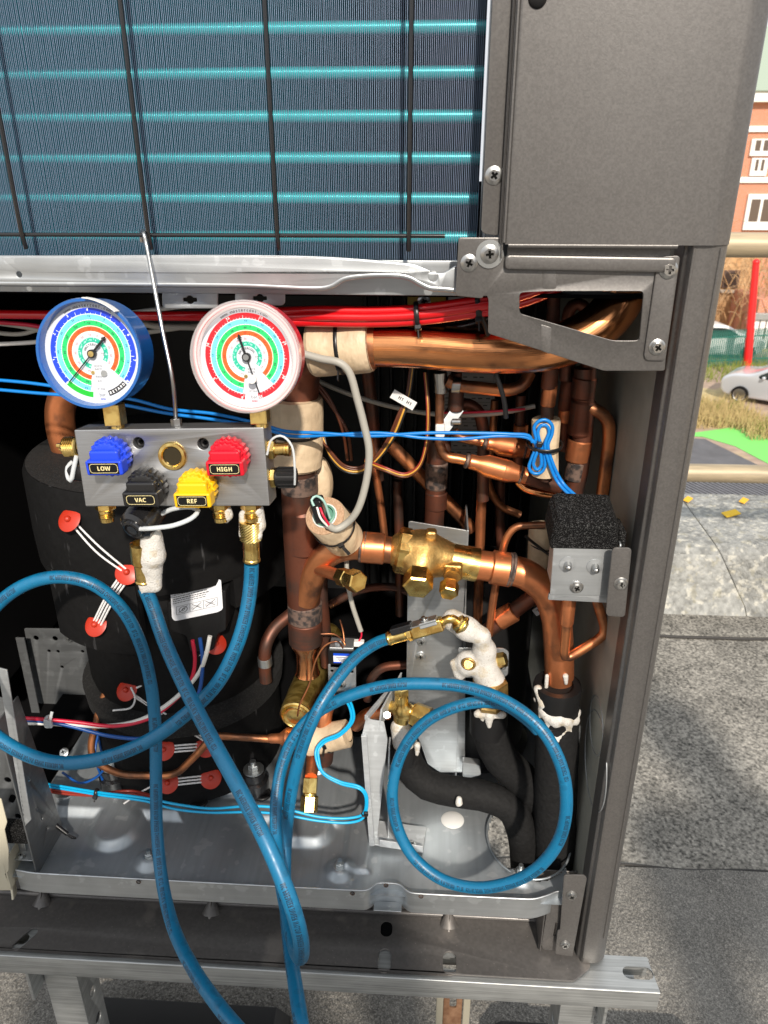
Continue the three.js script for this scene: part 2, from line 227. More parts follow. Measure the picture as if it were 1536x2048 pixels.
// folded sheet: outline in world x, z, swept up from y0 to y1
function sheet(pts, t, y0, y1) {
  const v = pts.map(p => new THREE.Vector2(p[0], -p[1])), off = v.map((p, i) => { const d = new THREE.Vector2(); if (i) d.add(p.clone().sub(v[i - 1]).normalize()); if (i < v.length - 1) d.add(v[i + 1].clone().sub(p).normalize()); d.normalize(); return p.clone().add(new THREE.Vector2(-d.y, d.x).multiplyScalar(t)); });
  const g = new THREE.ExtrudeGeometry(new THREE.Shape([...v, ...off.reverse()]), { depth: y1 - y0, bevelEnabled: false }); g.rotateX(-PI / 2); g.translate(0, y0, 0); return creased(g, 0.7);
}
function fillet2(pts, r, k = 5) { const o = [pts[0]]; for (let i = 1; i < pts.length - 1; i++) { const p = new THREE.Vector2(...pts[i]), u = new THREE.Vector2(...pts[i - 1]).sub(p), w = new THREE.Vector2(...pts[i + 1]).sub(p), d = Math.min(r, u.length() * 0.45, w.length() * 0.45), a = p.clone().add(u.setLength(d)), b = p.clone().add(w.setLength(d)); for (let j = 0; j <= k; j++) { const t = j / k; o.push([(1 - t) ** 2 * a.x + 2 * t * (1 - t) * p.x + t * t * b.x, (1 - t) ** 2 * a.y + 2 * t * (1 - t) * p.y + t * t * b.y]); } } o.push(pts[pts.length - 1]); return o; }
// washer-head hexagon screw with a cross recess
function screwGeo(r, dome = true) {
  const hx = [], c = r * 0.66; for (let i = 0; i < 6; i++) hx.push([c * Math.cos(i * PI / 3), c * Math.sin(i * PI / 3)]);
  const a = r * 0.14, b = r * 0.43, cross = [[-a, -b], [a, -b], [a, -a], [b, -a], [b, a], [a, a], [a, b], [-a, b], [-a, a], [-b, a], [-b, -a], [-a, -a]];
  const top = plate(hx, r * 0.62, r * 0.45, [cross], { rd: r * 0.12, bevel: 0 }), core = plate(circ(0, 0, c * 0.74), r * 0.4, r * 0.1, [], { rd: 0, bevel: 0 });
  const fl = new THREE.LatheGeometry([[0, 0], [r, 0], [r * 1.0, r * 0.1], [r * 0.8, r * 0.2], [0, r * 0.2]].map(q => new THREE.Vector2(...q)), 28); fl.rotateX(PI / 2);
  const g = merge([top, creased(fl, 0.5), core]), n = g.attributes.position.count, q = core.attributes.position.count, cl = new Float32Array(n * 3).fill(1); cl.fill(0.06, (n - q) * 3); g.setAttribute('color', new THREE.BufferAttribute(cl, 3)); return g;  // recess floor painted dark in vertex colour to stand for its shade
}
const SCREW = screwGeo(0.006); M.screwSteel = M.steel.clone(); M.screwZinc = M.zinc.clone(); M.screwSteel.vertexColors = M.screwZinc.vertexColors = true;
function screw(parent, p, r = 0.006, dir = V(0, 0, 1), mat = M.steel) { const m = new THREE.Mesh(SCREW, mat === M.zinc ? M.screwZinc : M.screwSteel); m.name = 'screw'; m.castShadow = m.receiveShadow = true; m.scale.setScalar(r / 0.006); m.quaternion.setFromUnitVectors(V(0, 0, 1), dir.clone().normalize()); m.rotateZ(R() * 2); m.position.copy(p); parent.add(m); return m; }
// smooth union of tapered capsules [p0, p1, r0, r1]
function blob(caps, cell, k = 0.006, rough = 0) {
  const b = new THREE.Box3(); for (const [a, c, r, s = r] of caps) { b.expandByPoint(a.clone().addScalar(Math.max(r, s) + k)); b.expandByPoint(a.clone().addScalar(-Math.max(r, s) - k)); b.expandByPoint(c.clone().addScalar(Math.max(r, s) + k)); b.expandByPoint(c.clone().addScalar(-Math.max(r, s) - k)); }
  const ctr = b.getCenter(V(0, 0, 0)), half = Math.max(...b.getSize(V(0, 0, 0)).toArray()) / 2 * 1.12, n = Math.min(84, Math.max(20, Math.round(2 * half / cell)));
  const mc = new MarchingCubes(n, M.white, false, false, 60000), p = V(0, 0, 0); mc.isolation = 0;
  for (let z = 0; z < n; z++) for (let y = 0; y < n; y++) for (let x = 0; x < n; x++) {
    p.set((x - n / 2) / (n / 2), (y - n / 2) / (n / 2), (z - n / 2) / (n / 2)).multiplyScalar(half).add(ctr); let d = 1e3;
    for (const [a, c, r, s = r] of caps) { const e = c.clone().sub(a), t = clamp(p.clone().sub(a).dot(e) / Math.max(e.lengthSq(), 1e-9)), q = p.distanceTo(a.clone().addScaledVector(e, t)) - (r + (s - r) * t); const h = clamp(0.5 + 0.5 * (d - q) / k); d = d * (1 - h) + q * h - k * h * (1 - h); }
    if (rough) d += rough * (Math.sin(p.x * 700 + p.y * 300) * Math.sin(p.y * 620 + 1.7) * Math.sin(p.z * 660 + p.x * 200));
    mc.field[x + y * n + z * n * n] = -d;
  }
  mc.update(); let g = new THREE.BufferGeometry(); g.setAttribute('position', new THREE.Float32BufferAttribute(mc.positionArray.slice(0, mc.count * 3), 3)); g = mergeVertices(g, 1e-5); g.scale(half, half, half); g.translate(ctr.x, ctr.y, ctr.z); g.computeVertexNormals(); return g;
}
function ring(p, dir, r, tr, n = 36, m = 8, sy = 1) { const g = new THREE.TorusGeometry(r, tr, m, n); g.scale(1, 1, sy); g.rotateX(PI / 2); return along(g, p, dir); }
// cable tie round something: band, head and tail
function tie(parent, p, dir, r, head, mat = M.tie, w = 0.0019, tail = 0.012) {
  const d = dir.clone().normalize(), h = head.clone().addScaledVector(d, -head.dot(d)).normalize(), q = p.clone().addScaledVector(h, r + 0.0012), side = d.clone().cross(h);
  return [ring(p, d, r, 0.0007, 32, 6, w / 0.0007), bar(q.clone().addScaledVector(side, -0.0028), q.clone().addScaledVector(side, 0.0028), w * 2.4, 0.0042, h), bar(q, q.clone().addScaledVector(h, tail).addScaledVector(side, tail * 0.35), w * 1.7, 0.0011, d)];
}
function canvasTex(w, h, draw) { const c = document.createElement('canvas'); c.width = w; c.height = h; const x = c.getContext('2d'); draw(x, w, h); const t = new THREE.CanvasTexture(c); t.colorSpace = THREE.SRGBColorSpace; t.anisotropy = 8; return t; }
function keep(g) { g.userData.keep = true; return g; }
// ================= the place: roof, parapet, street =================
M.roof = std({ map: tex(1024, 1.1, (u, v) => { const g = hash(Math.floor(u * 1024), Math.floor(v * 1024), 301), n = fbm(u, v, 230, 230, 302, 2), m = fbm(u, v, 9, 9, 304, 6), q = sm(0.5, 0.62, fbm(u, v, 22, 22, 308, 5)); const k = 0.24 * (0.0 + 1.55 * n + 0.5 * (m - 0.45)) * (1 - 0.2 * q) + (g > 0.965 ? 0.26 : 0) - (g < 0.04 ? 0.06 : 0); return [k * 1.04, k * 0.985, k * 0.87]; }), roughness: 0.85, bumpMap: tex(512, 0.5, (u, v) => fbm(u, v, 90, 90, 306, 2), false), bumpScale: 0.002 });
M.roofDark = std({ map: tex(1024, 0.8, (u, v) => { const g = hash(Math.floor(u * 1024), Math.floor(v * 1024), 311), n = 0.55 * vn(u, v, 512, 512, 312) + 0.45 * hash(Math.floor(u * 1024), Math.floor(v * 1024), 317), m = fbm(u, v, 6, 6, 314, 6); const k = 0.045 + 0.32 * Math.pow(n, 2.0) + 0.16 * (m - 0.45) + (g > 0.988 ? 0.3 * g : 0); return [k * 1.04, k * 0.985, k * 0.88]; }), roughness: 0.6, bumpMap: tex(512, 0.4, (u, v) => fbm(u, v, 90, 90, 316, 2), false), bumpScale: 0.0025 });  // near felt in a darker tone, partly shade put into the colour
M.parapet = std({ map: tex(1024, 0.9, (u, v) => { const n = fbm(u, v, 80, 80, 321, 3), m = fbm(u, v, 7, 7, 323, 5), l = sm(0.52, 0.68, 0.6 * fbm(u, v, 70, 70, 325, 3) + 0.4 * fbm(u, v, 9, 9, 326, 4)), k = 0.30 * (0.4 + 0.8 * n + 0.7 * (m - 0.45)); return mixc(mixc([k * 0.99, k, k * 0.95], [0.50, 0.485, 0.425], l * 0.8), [0.42, 0.33, 0.06], sm(0.66, 0.72, fbm(u, v, 40, 40, 327, 3)) * 0.1); }), roughness: 0.9, bumpMap: tex(512, 0.5, (u, v) => fbm(u, v, 40, 40, 329, 4), false), bumpScale: 0.006 });
const seamZ = H(1400, 1742, 0).z;
struct('roof', [box(-0.5, -0.15, seamZ - 0.6, 7, 0.3, 2.0 - 0.0)], M.roof);
{ // near felt sheet lapped over the far one, with a slightly wavy edge
  const pts = []; for (let i = 0; i <= 40; i++) pts.push([-3.9 + i * 0.17, -(seamZ + 0.004 * Math.sin(i * 1.3) + 0.003 * Math.sin(i * 3.1))]); pts.push([2.9, -4], [-3.9, -4]);
  const g = new THREE.ExtrudeGeometry(new THREE.Shape(pts.map(a => new THREE.Vector2(...a))), { depth: 0.006, bevelEnabled: false }); g.rotateX(-PI / 2);
  struct('roof_felt', g, M.roofDark);
  struct('roof_felt', box(-0.5, -0.155, 1.8, 7, 0.3, 2.9), M.roofDark);
  const z2 = H(1450, 1277, 0).z, q = []; for (let i = 0; i <= 40; i++) q.push([-3.9 + i * 0.17, -(z2 + 0.006 * Math.sin(i * 1.7) + 0.004 * Math.sin(i * 4.1))]); q.push([2.9, 1.62], [-3.9, 1.62]);
  const g2 = new THREE.ExtrudeGeometry(new THREE.Shape(q.map(a => new THREE.Vector2(...a))), { depth: 0.007, bevelEnabled: false }); g2.rotateX(-PI / 2); struct('roof_felt', g2, M.roof);
}
for (const [zz, r, s] of [[seamZ - 0.002, 0.0025, 1.3], [H(1450, 1277, 0).z + 0.004, 0.0045, 1.7]]) struct('bitumen_seam', tube(Array.from({ length: 60 }, (_, i) => V(-3 + i * 0.1, 0.004, zz + 0.003 * Math.sin(i * s) + 0.002 * Math.sin(i * 3.1))), t => r, { m: 8, n: 240 }), std({ color: col(0.03, 0.028, 0.026), roughness: 0.7 }));
{ // parapet upstand with cracked coping
  const t = thing('parapet_wall', 'low weathered grey felted parapet with white lichen behind the unit', 'parapet wall'), z0 = -1.42, z1 = -1.86, h = 0.2;
  const jx = 0.94; // a joint splits the coping
  const prof = fillet2([[z0 + 0.03, 0], [z0, 0.06], [z0 - 0.015, h - 0.02], [z0 - 0.05, h], [z1, h + 0.01], [z1, 0]], 0.04);
  for (const [a, b] of [[-3.9, jx - 0.006], [jx + 0.006, 2.9]]) {
    const g = new THREE.ExtrudeGeometry(new THREE.Shape(prof.map(([z, y]) => new THREE.Vector2(z, y))), { depth: b - a, bevelEnabled: true, bevelSize: 0.006, bevelThickness: 0.006, bevelOffset: -0.006, bevelSegments: 2 }); g.rotateY(PI / 2); g.scale(1, 1, -1); const q = g.attributes.position; // z along -x after the turn
    for (let i = 0; i < q.count; i++) { const x = q.getX(i) + a, z = q.getZ(i), s = 0.05 * Math.max(0, (q.getY(i) - 0.02)) / h; q.setXYZ(i, x - s * 2.2, q.getY(i), z); }
    g.index && 0; let gg = g.index ? g.toNonIndexed() : g; const f = gg.attributes.position.array; for (let i = 0; i < f.length; i += 9) for (let k = 0; k < 3; k++) { const s = f[i + 3 + k]; f[i + 3 + k] = f[i + 6 + k]; f[i + 6 + k] = s; } gg.computeVertexNormals();
    part(t, 'coping', creased(gg, 0.8), M.parapet);
  }
  base(t);
  const leaves = thing('fallen_leaf', 'large bright yellow leaf lying on the parapet top below the guardrail', 'leaf');
  const lp = P(1465, 1013, -1.66); lp.y = 0.216; part(leaves, 'blade', box(lp.x, lp.y, lp.z, 0.05, 0.004, 0.03, 0.0018, [0.1, 0.3, 0.12]), plast(0.75, 0.47, 0.01, 0.6)); base(leaves);
  [[1375, 1003, 'small orange leaf on the parapet edge close to the unit post'], [1487, 1003, 'small orange leaf at the back edge of the parapet near the larger yellow leaf']].forEach(([x, y, l]) => { const p = P(x, y, -1.76), g = thing('fallen_leaf', l, 'leaf'); part(g, 'blade', box(p.x, 0.218, p.z, 0.03, 0.004, 0.02, 0.0018, [0.15, 0.8, 0.1]), plast(0.7, 0.38, 0.02, 0.6)); base(g); });
}
{ // ribbed dark deck beyond the parapet
  const t = thing('metal_deck', 'dark grey ribbed deck strip behind the parapet', 'deck'), m = std({ map: tex(256, 0.3, (u, v) => { const k = 0.13 * (0.8 + 0.4 * fbm(u, v, 20, 20, 331, 3)); return [k, k, k * 1.1]; }), roughness: 0.6 });
  part(t, 'deck_plate', box(0, 0.13, -2.055, 8, 0.05, 0.36), m);
  for (let i = 0; i < 90; i++) { const x = 0.45 + i * 0.019; part(t, 'rib', bar(V(x, 0.157, -2.23), V(x + 0.17, 0.157, -1.88), 0.010, 0.006, V(0, 1, 0)), m); }
  base(t);
}
{ // guardrail
  const t = thing('guardrail', 'cream galvanised tube guardrail running behind the unit', 'guardrail'), m = std({ map: tex(256, [0.5, 0.15], (u, v) => { const n = fbm(u, v, 5, 12, 341, 4); return mixc([0.46, 0.37, 0.24], [0.30, 0.245, 0.165], sm(0.3, 0.75, n)); }), roughness: 0.5, metalness: 0.2 });
  const lo = P(1450, 947, -1.34), hi = P(1500, 490, -1.08);
  for (const p of [lo, hi]) part(t, 'rail', tube([V(-3, p.y, p.z), V(3, p.y, p.z)], 0.024, { m: 24, n: 2 }), m);
  for (const x of [-2.2, 2.2]) part(t, 'post', cyl(V(x, 0, lo.z), V(x, hi.y, hi.z), 0.024), m);
  base(t);
}
const GY = -6.8;
M.street = std({ map: tex(512, 9, (u, v) => { const n = fbm(u, v, 40, 40, 351, 4), m = sm(0.45, 0.6, fbm(u, v, 5, 5, 353, 5)); return mixc([0.34, 0.25, 0.19], [0.42, 0.34, 0.18], m).map(c => c * (0.7 + 0.6 * n)); }), roughness: 0.95 });
struct('ground', new THREE.PlaneGeometry(600, 600).rotateX(-PI / 2).translate(0, GY, -100), M.street);
struct('road', (() => { const p = [H(1300, 872, GY), H(1410, 878, GY), H(1536, 940, GY), H(1700, 1000, GY), H(1300, 1100, GY)]; const g = new THREE.ShapeGeometry(new THREE.Shape(p.map(a => new THREE.Vector2(a.x, -a.z)))); g.rotateX(-PI / 2); g.translate(0, GY + 0.004, 0); return g; })(), std({ map: tex(256, 4, (u, v) => { const k = 0.10 * (0.7 + 0.6 * fbm(u, v, 12, 12, 361, 4)); return [k, k, k * 1.08]; }), roughness: 0.7 }));
struct('green_path', (() => { const p = [H(1330, 872, GY), H(1395, 865, GY), H(1480, 853, GY), H(1600, 905, GY), H(1650, 990, GY), H(1536, 928, GY), H(1470, 893, GY), H(1405, 874, GY)]; const g = new THREE.ShapeGeometry(new THREE.Shape(p.map(a => new THREE.Vector2(a.x, -a.z)))); g.rotateX(-PI / 2); g.translate(0, GY + 0.012, 0); return g; })(), std({ color: col(0.17, 0.56, 0.12), roughness: 0.8 }));
function tuft(name, label, spots, n, hgt, colr, cat, kind) {
  const g = [], a = []; for (const [x, z, w] of spots) for (let i = 0; i < n; i++) { const q = V(x + (R() - 0.5) * w, GY, z + (R() - 0.5) * w), l = hgt * (0.5 + R()), d = V((R() - 0.5) * l, l, (R() - 0.5) * l); g.push(new THREE.ConeGeometry(0.018, l, 3).translate(0, l / 2, 0).applyQuaternion(new THREE.Quaternion().setFromUnitVectors(Y0, d.normalize())).translate(q.x, q.y, q.z)); }
  const m = mesh(numbered(name), g, colr); m.userData = kind ? { label, category: cat, kind } : { label, category: cat, kind: 'thing' }; scene.add(m); base(m); return m;
}
{
  const dry = std({ color: col(0.5, 0.38, 0.17), roughness: 0.9 }), wet = std({ color: col(0.22, 0.26, 0.05), roughness: 0.9 }), sp = (l) => l.map(([x, y, w]) => { const p = H(x, y, GY); return [p.x, p.z, w]; });
  tuft('dry_grass', 'pale dry grass clumps beside the green path', sp([[1410, 835, 1.6], [1440, 842, 1.6], [1480, 845, 1.8], [1400, 820, 1.6], [1530, 868, 1.5], [1450, 825, 1.6], [1380, 840, 2]]), 320, 0.45, dry, 'grass', 'stuff');
  tuft('green_grass', 'green weeds among the dry grass', sp([[1412, 825, 1.4], [1455, 828, 1.4], [1530, 862, 1.2], [1460, 742, 3], [1500, 738, 3], [1440, 748, 3], [1530, 735, 3]]), 220, 0.35, wet, 'grass', 'stuff');
}
function car(label, at, dirDeg, paint) {
  const t = thing('parked_car', label, 'car'), q = new THREE.Quaternion().setFromAxisAngle(Y0, rad(dirDeg)), put = g => g.applyQuaternion(q).translate(at.x, GY, at.z), L = 2.1;
  const side = (pts, w, b) => { const g = new THREE.ExtrudeGeometry(shapeOf(pts, 0.22), { depth: w - 2 * b, bevelEnabled: true, bevelSize: b, bevelThickness: b, bevelSegments: 4, curveSegments: 8 }); g.translate(0, 0, -w / 2 + b); return creased(g, 0.9); };
  part(t, 'body', [put(side([[-2.05, 0.35], [-2.1, 0.78], [-1.75, 0.95], [-1.1, 1.0], [-0.35, 1.42], [0.75, 1.46], [1.6, 1.1], [2.08, 0.98], [2.1, 0.4], [1.75, 0.28], [-1.7, 0.28]], 1.6, 0.09))], paint);
  const gl = std({ color: col(0.02, 0.03, 0.03), roughness: 0.08 });
  part(t, 'side_window', put(side([[-0.95, 1.0], [-0.32, 1.36], [0.7, 1.4], [1.3, 1.06]], 1.64, 0.06)), gl);
  part(t, 'windscreen', put(box(-0.76, 1.22, 0, 0.74, 0.02, 1.3, 0.01, [0, 0, rad(30)])), gl);
  for (const x of [-1.42, 1.3]) for (const z of [-0.78, 0.78]) { const w = part(t, 'wheel', put(cyl(V(x, 0.31, z - 0.1), V(x, 0.31, z + 0.1), 0.31)), M.black); const s = Math.sign(z); w.add(mesh('rim', put(lathe([[0, 0], [0.06, 0.01], [0.2, 0.0], [0.22, 0.02], [0.22, -0.02], [0, -0.02]], V(x, 0.31, z + s * 0.105), V(0, 0, s))), M.steel)); }
  for (const z of [-0.85, 0.85]) part(t, 'mirror', put(box(-0.7, 1.02, z, 0.12, 0.13, 0.2, 0.05)), paint);
  for (const z of [-0.6, 0.6]) part(t, 'headlight', put(box(-2.06, 0.72, z, 0.18, 0.16, 0.34, 0.06)), M.glass);
  base(t); return t;
}
const silver = phy({ color: col(0.55, 0.57, 0.6), roughness: 0.3, metalness: 0.4, clearcoat: 0.8 }), whiteCar = phy({ color: col(0.75, 0.77, 0.76), roughness: 0.3, clearcoat: 0.8 });
{ const p = H(1545, 812, GY); car('silver parked car with a grey alloy wheel on the gravel before the green fence', V(p.x + 0.55, 0, p.z - 0.3), -34, silver);
  const q = H(1432, 716, GY - 0.0); car('white parked car standing behind the green picket fence', V(q.x - 0.2, 0, q.z - 0.5), 185, whiteCar); }
{ // green palisade fence
  const t = thing('picket_fence', 'dark green metal palisade fence in front of the white car', 'fence'), m = std({ color: col(0.012, 0.13, 0.10), roughness: 0.5 }), a = H(1380, 738, GY), b = H(1560, 728, GY), d = b.clone().sub(a), n = 46;
  for (let i = 0; i < n; i++) { const p = a.clone().addScaledVector(d, i / n); part(t, 'picket', [box(p.x, GY + 0.78, p.z, 0.05, 1.5, 0.02, 0.004), hex(V(p.x, GY + 1.53, p.z), V(p.x, GY + 1.62, p.z), 0.025, 0, 4)], m); }
  for (const y of [0.3, 1.3]) part(t, 'rail', bar(a.clone().setY(GY + y), b.clone().setY(GY + y), 0.05, 0.04, V(0, 0, 1)), m);
  base(t);
}
{ const t = thing('red_post', 'tall bright red pole leaning beside the green fence', 'pole'), a = H(1484, 727, GY).setZ(H(1484, 727, GY).z + 0.6), m = plast(0.75, 0.012, 0.012, 0.4), b = P(1512, 525, a.z - 0.4); part(t, 'pole', tube([a, b], s => 0.18 - 0.04 * s, { m: 14, n: 4 }), m); part(t, 'cap', ball(b, 0.15), m); part(t, 'base_plate', box(a.x, GY + 0.03, a.z, 0.5, 0.06, 0.5), m); base(t); }
const brickTex = tex(256, 1.35, (u, v) => { const n = fbm(u, v, 30, 30, 371, 3), j = (v * 18) % 1 < 0.14 || ((u * 6 + (Math.floor(v * 18) % 2) * 0.5) % 1) < 0.05; return mixc([0.48, 0.16, 0.075], [0.60, 0.24, 0.12], n).map(c => j ? 0.45 : c); });
M.brickWall = std({ map: brickTex, roughness: 0.9 });
{ // brick house with white windows above the upper rail
  const z = -48, t = thing('brick_house', 'orange brick house with tall white windows above the upper guardrail', 'house'), a = P(1440, 470, z), b = P(1760, 90, z), wm = plast(0.8, 0.8, 0.76, 0.5);
  part(t, 'wall', box((a.x + b.x) / 2, (GY + b.y) / 2, z - 3, b.x - a.x, b.y - GY, 6, 0.02), M.brickWall);
  const s = mpp(P(1510, 330, z)), sill = (y) => { const p = P(1560, y, z); part(t, 'string_course', box((a.x + b.x) / 2, p.y, z + 0.06, b.x - a.x + 0.2, 0.3, 0.14, 0.02), wm); };
  sill(258); sill(360);
  for (const [x0, x1, y0, y1] of [[1503, 1540, 278, 312], [1496, 1540, 388, 460], [1560, 1610, 278, 312], [1560, 1610, 388, 460], [1503, 1530, 316, 352]]) {
    const p = P(x0, y0, z), q = P(x1, y1, z), w = part(t, 'window', [box((p.x + q.x) / 2, (p.y + q.y) / 2, z + 0.08, q.x - p.x, p.y - q.y, 0.16, 0.02)], wm), gw = (q.x - p.x) / 2 - 0.3;
    for (const k of [-1, 1]) w.add(mesh('pane', box((p.x + q.x) / 2 + k * (gw / 2 + 0.08), (p.y + q.y) / 2 + 0.1, z + 0.17, gw, (p.y - q.y) * 0.62, 0.02, 0.005), std({ color: col(0.12, 0.09, 0.07), roughness: 0.15 })));
  }
  const e = P(1520, 205, z); part(t, 'fascia', box((a.x + b.x) / 2, e.y + 0.3, z + 0.2, b.x - a.x + 0.6, 0.6, 0.5, 0.03), wm);
  part(t, 'roof', box((a.x + b.x) / 2, e.y + 2, z - 1.2, b.x - a.x + 0.8, 3, 3.6, 0.05), std({ color: col(0.33, 0.42, 0.36), roughness: 0.6 })); base(t);
}
{ // pale garage behind the fence
  const z = -37.5, t = thing('garage', 'white ribbed garage door in a small brick garage behind the fence', 'garage'), a = P(1496, 720, z), b = P(1600, 600, z);
  part(t, 'wall', box((a.x + b.x) / 2, (GY + b.y) / 2, z - 2, b.x - a.x, b.y - GY, 4, 0.02), M.brickWall);
  const c = P(1507, 638, z), d = P(1590, 722, z); const w = (d.x - c.x); part(t, 'lintel', box((c.x + d.x) / 2, c.y + 0.15, z + 0.1, w + 0.3, 0.3, 0.3, 0.02), M.strut);
  for (let i = 0; i < 8; i++) part(t, 'door_rib', box(c.x + (i + 0.5) * w / 8, (c.y + GY) / 2, z + 0.06, w / 8 - 0.05, c.y - GY, 0.1, 0.02), M.white); base(t);
}
{ // old stone wall with a dark opening, hung with bare branches
  const z = -41, t = thing('old_wall', 'ochre stone building wall with one dark window behind bare shrubs', 'building'), a = P(1300, 700, z), b = P(1530, 500, z), m = std({ map: tex(256, 5, (u, v) => { const n = fbm(u, v, 12, 12, 381, 5), f = fbm(u, v, 60, 60, 383, 2); return mixc([0.42, 0.23, 0.10], [0.55, 0.36, 0.19], n).map(c => c * (0.7 + 0.6 * f)); }), roughness: 0.95 });
  part(t, 'wall', box((a.x + b.x) / 2, (GY + b.y) / 2, z - 2, b.x - a.x, b.y - GY, 4, 0.02), m);
  const p = P(1448, 540, z), q = P(1474, 576, z); const w = part(t, 'window', box((p.x + q.x) / 2, (p.y + q.y) / 2, z + 0.03, q.x - p.x, p.y - q.y, 0.12, 0.02), std({ color: col(0.10, 0.06, 0.045), roughness: 0.6 })); w.add(mesh('pane', box((p.x + q.x) / 2, (p.y + q.y) / 2, z + 0.1, (q.x - p.x) * 0.75, (p.y - q.y) * 0.75, 0.02, 0.01), std({ color: col(0.05, 0.035, 0.03), roughness: 0.2 })));
  const s = P(1460, 582, z); part(t, 'ledge', box((a.x + b.x) / 2, s.y, z + 0.1, b.x - a.x, 0.16, 0.25, 0.02), std({ color: col(0.36, 0.3, 0.24), roughness: 0.9 })); base(t);
}
function shrub(label, foot, h, spread, n) {
  const t = thing('bare_shrub', label, 'shrub'), m = std({ color: col(0.42, 0.25, 0.12), roughness: 0.9 }), g = [], tw = [];
  for (let i = 0; i < n; i++) { const b = V(foot.x + (R() - 0.5) * spread, GY, foot.z + (R() - 0.5) * 1.6), d = V((R() - 0.5) * 0.9, 1, (R() - 0.5) * 0.6), l = h * (0.6 + 0.5 * R()), pts = [0, 0.35, 0.7, 1].map(s => b.clone().addScaledVector(d, l * s).add(V((R() - 0.5) * 0.3, -0.25 * s * s * l * R(), (R() - 0.5) * 0.3))); g.push(tube(pts, s => 0.035 * (1 - 0.8 * s), { m: 5, n: 8 })); for (let k = 0; k < 7; k++) { const s = pts[1 + (k % 3)], e = s.clone().add(V((R() - 0.5) * 1.4, (R() - 0.2) * 1.2, (R() - 0.5))); tw.push(tube([s, s.clone().lerp(e, 0.5).add(V(0, 0.15, 0)), e], 0.012, { m: 4, n: 4 })); } }
  part(t, 'trunk', g, m); part(t, 'twigs', tw, std({ color: col(0.5, 0.33, 0.18), roughness: 0.9 })); base(t);
}
shrub('bare tan shrub growing against the ochre wall', P(1460, 640, -39.5), 5.6, 3.6, 26);
shrub('bare tan shrub growing behind the red pole', P(1530, 640, -38.6), 5.2, 3.2, 22);

function person(label, o) {                                         // stands outside the frame; the photograph shows only the shade
  const t = thing('person', label, 'person'), q = (x, y, z) => V(o.x + x, y, o.z + z);
  const skin = std({ color: col(0.42, 0.24, 0.16), roughness: 0.6 }), cloth = std({ color: col(0.02, 0.025, 0.04), roughness: 0.9 }), jean = std({ color: col(0.03, 0.045, 0.09), roughness: 0.9 });
  const hand = (x, s) => { const w = q(x, 0.86, 0.03), l = [[w, q(x, 0.80, 0.035), 0.022, 0.028], [q(x, 0.84, 0.05), q(x - s * 0.01, 0.79, 0.085), 0.011, 0.009]]; [[-0.03, 0.075], [-0.01, 0.09], [0.01, 0.085], [0.03, 0.065]].forEach(([k, n]) => l.push([q(x + k * 0.2, 0.785, 0.035 + k), q(x + k * 0.2 - s * 0.012, 0.785 - n, 0.04 + k * 1.1), 0.010, 0.008])); return l; };
  const b = part(t, 'body', [blob([[q(0, 1.46, 0), q(0, 1.54, -0.01), 0.052, 0.05], [q(0, 1.60, -0.015), q(0, 1.68, 0.0), 0.072, 0.088], [q(0, 1.575, -0.055), q(0, 1.60, -0.05), 0.045], [q(0, 1.625, -0.10), q(0, 1.60, -0.112), 0.011, 0.014], [q(0.085, 1.63, 0), q(0.088, 1.61, 0), 0.014], [q(-0.085, 1.63, 0), q(-0.088, 1.61, 0), 0.014], ...hand(0.3, 1), ...hand(-0.3, -1)], 0.009, 0.012)], skin);
  b.add(mesh('jacket', blob([[q(0, 1.05, 0), q(0, 1.36, 0), 0.145, 0.155], [q(-0.17, 1.42, 0), q(0.17, 1.42, 0), 0.072], [q(0.19, 1.41, 0), q(0.265, 1.14, 0.02), 0.062, 0.05], [q(0.265, 1.14, 0.02), q(0.3, 0.88, 0.03), 0.05, 0.038], [q(-0.19, 1.41, 0), q(-0.265, 1.14, 0.02), 0.062, 0.05], [q(-0.265, 1.14, 0.02), q(-0.3, 0.88, 0.03), 0.05, 0.038]], 0.016, 0.03), cloth));
  b.add(mesh('trousers', blob([[q(-0.08, 0.98, 0), q(0.08, 0.98, 0), 0.12], [q(0.09, 0.92, 0), q(0.11, 0.5, -0.01), 0.088, 0.062], [q(0.11, 0.5, -0.01), q(0.12, 0.09, 0.01), 0.06, 0.048], [q(-0.09, 0.92, 0), q(-0.11, 0.5, -0.01), 0.088, 0.062], [q(-0.11, 0.5, -0.01), q(-0.12, 0.09, 0.01), 0.06, 0.048]], 0.016, 0.03), jean));
  b.add(mesh('hair', blob([[q(0, 1.70, 0.015), q(0, 1.66, 0.03), 0.088, 0.085]], 0.012, 0.01), M.black));
  for (const s of [-1, 1]) b.add(mesh('shoe', blob([[q(s * 0.12, 0.05, 0.03), q(s * 0.13, 0.045, -0.14), 0.048, 0.042]], 0.012, 0.01), M.black));
  b.add(mesh('eyes', [ball(q(-0.032, 1.655, -0.075), 0.011), ball(q(0.032, 1.655, -0.075), 0.011)], M.white)); b.add(mesh('mouth', box(o.x, 1.572, o.z - 0.0985, 0.045, 0.008, 0.008, 0.003), std({ color: col(0.3, 0.1, 0.08), roughness: 0.5 })));
  base(t);
}
person('person in dark work clothes standing beyond the right edge whose shadow crosses the roof', V(1.04, 0, 1.32));
person('photographer in dark work clothes standing behind the camera before the unit', V(0.0, 0, 1.27));
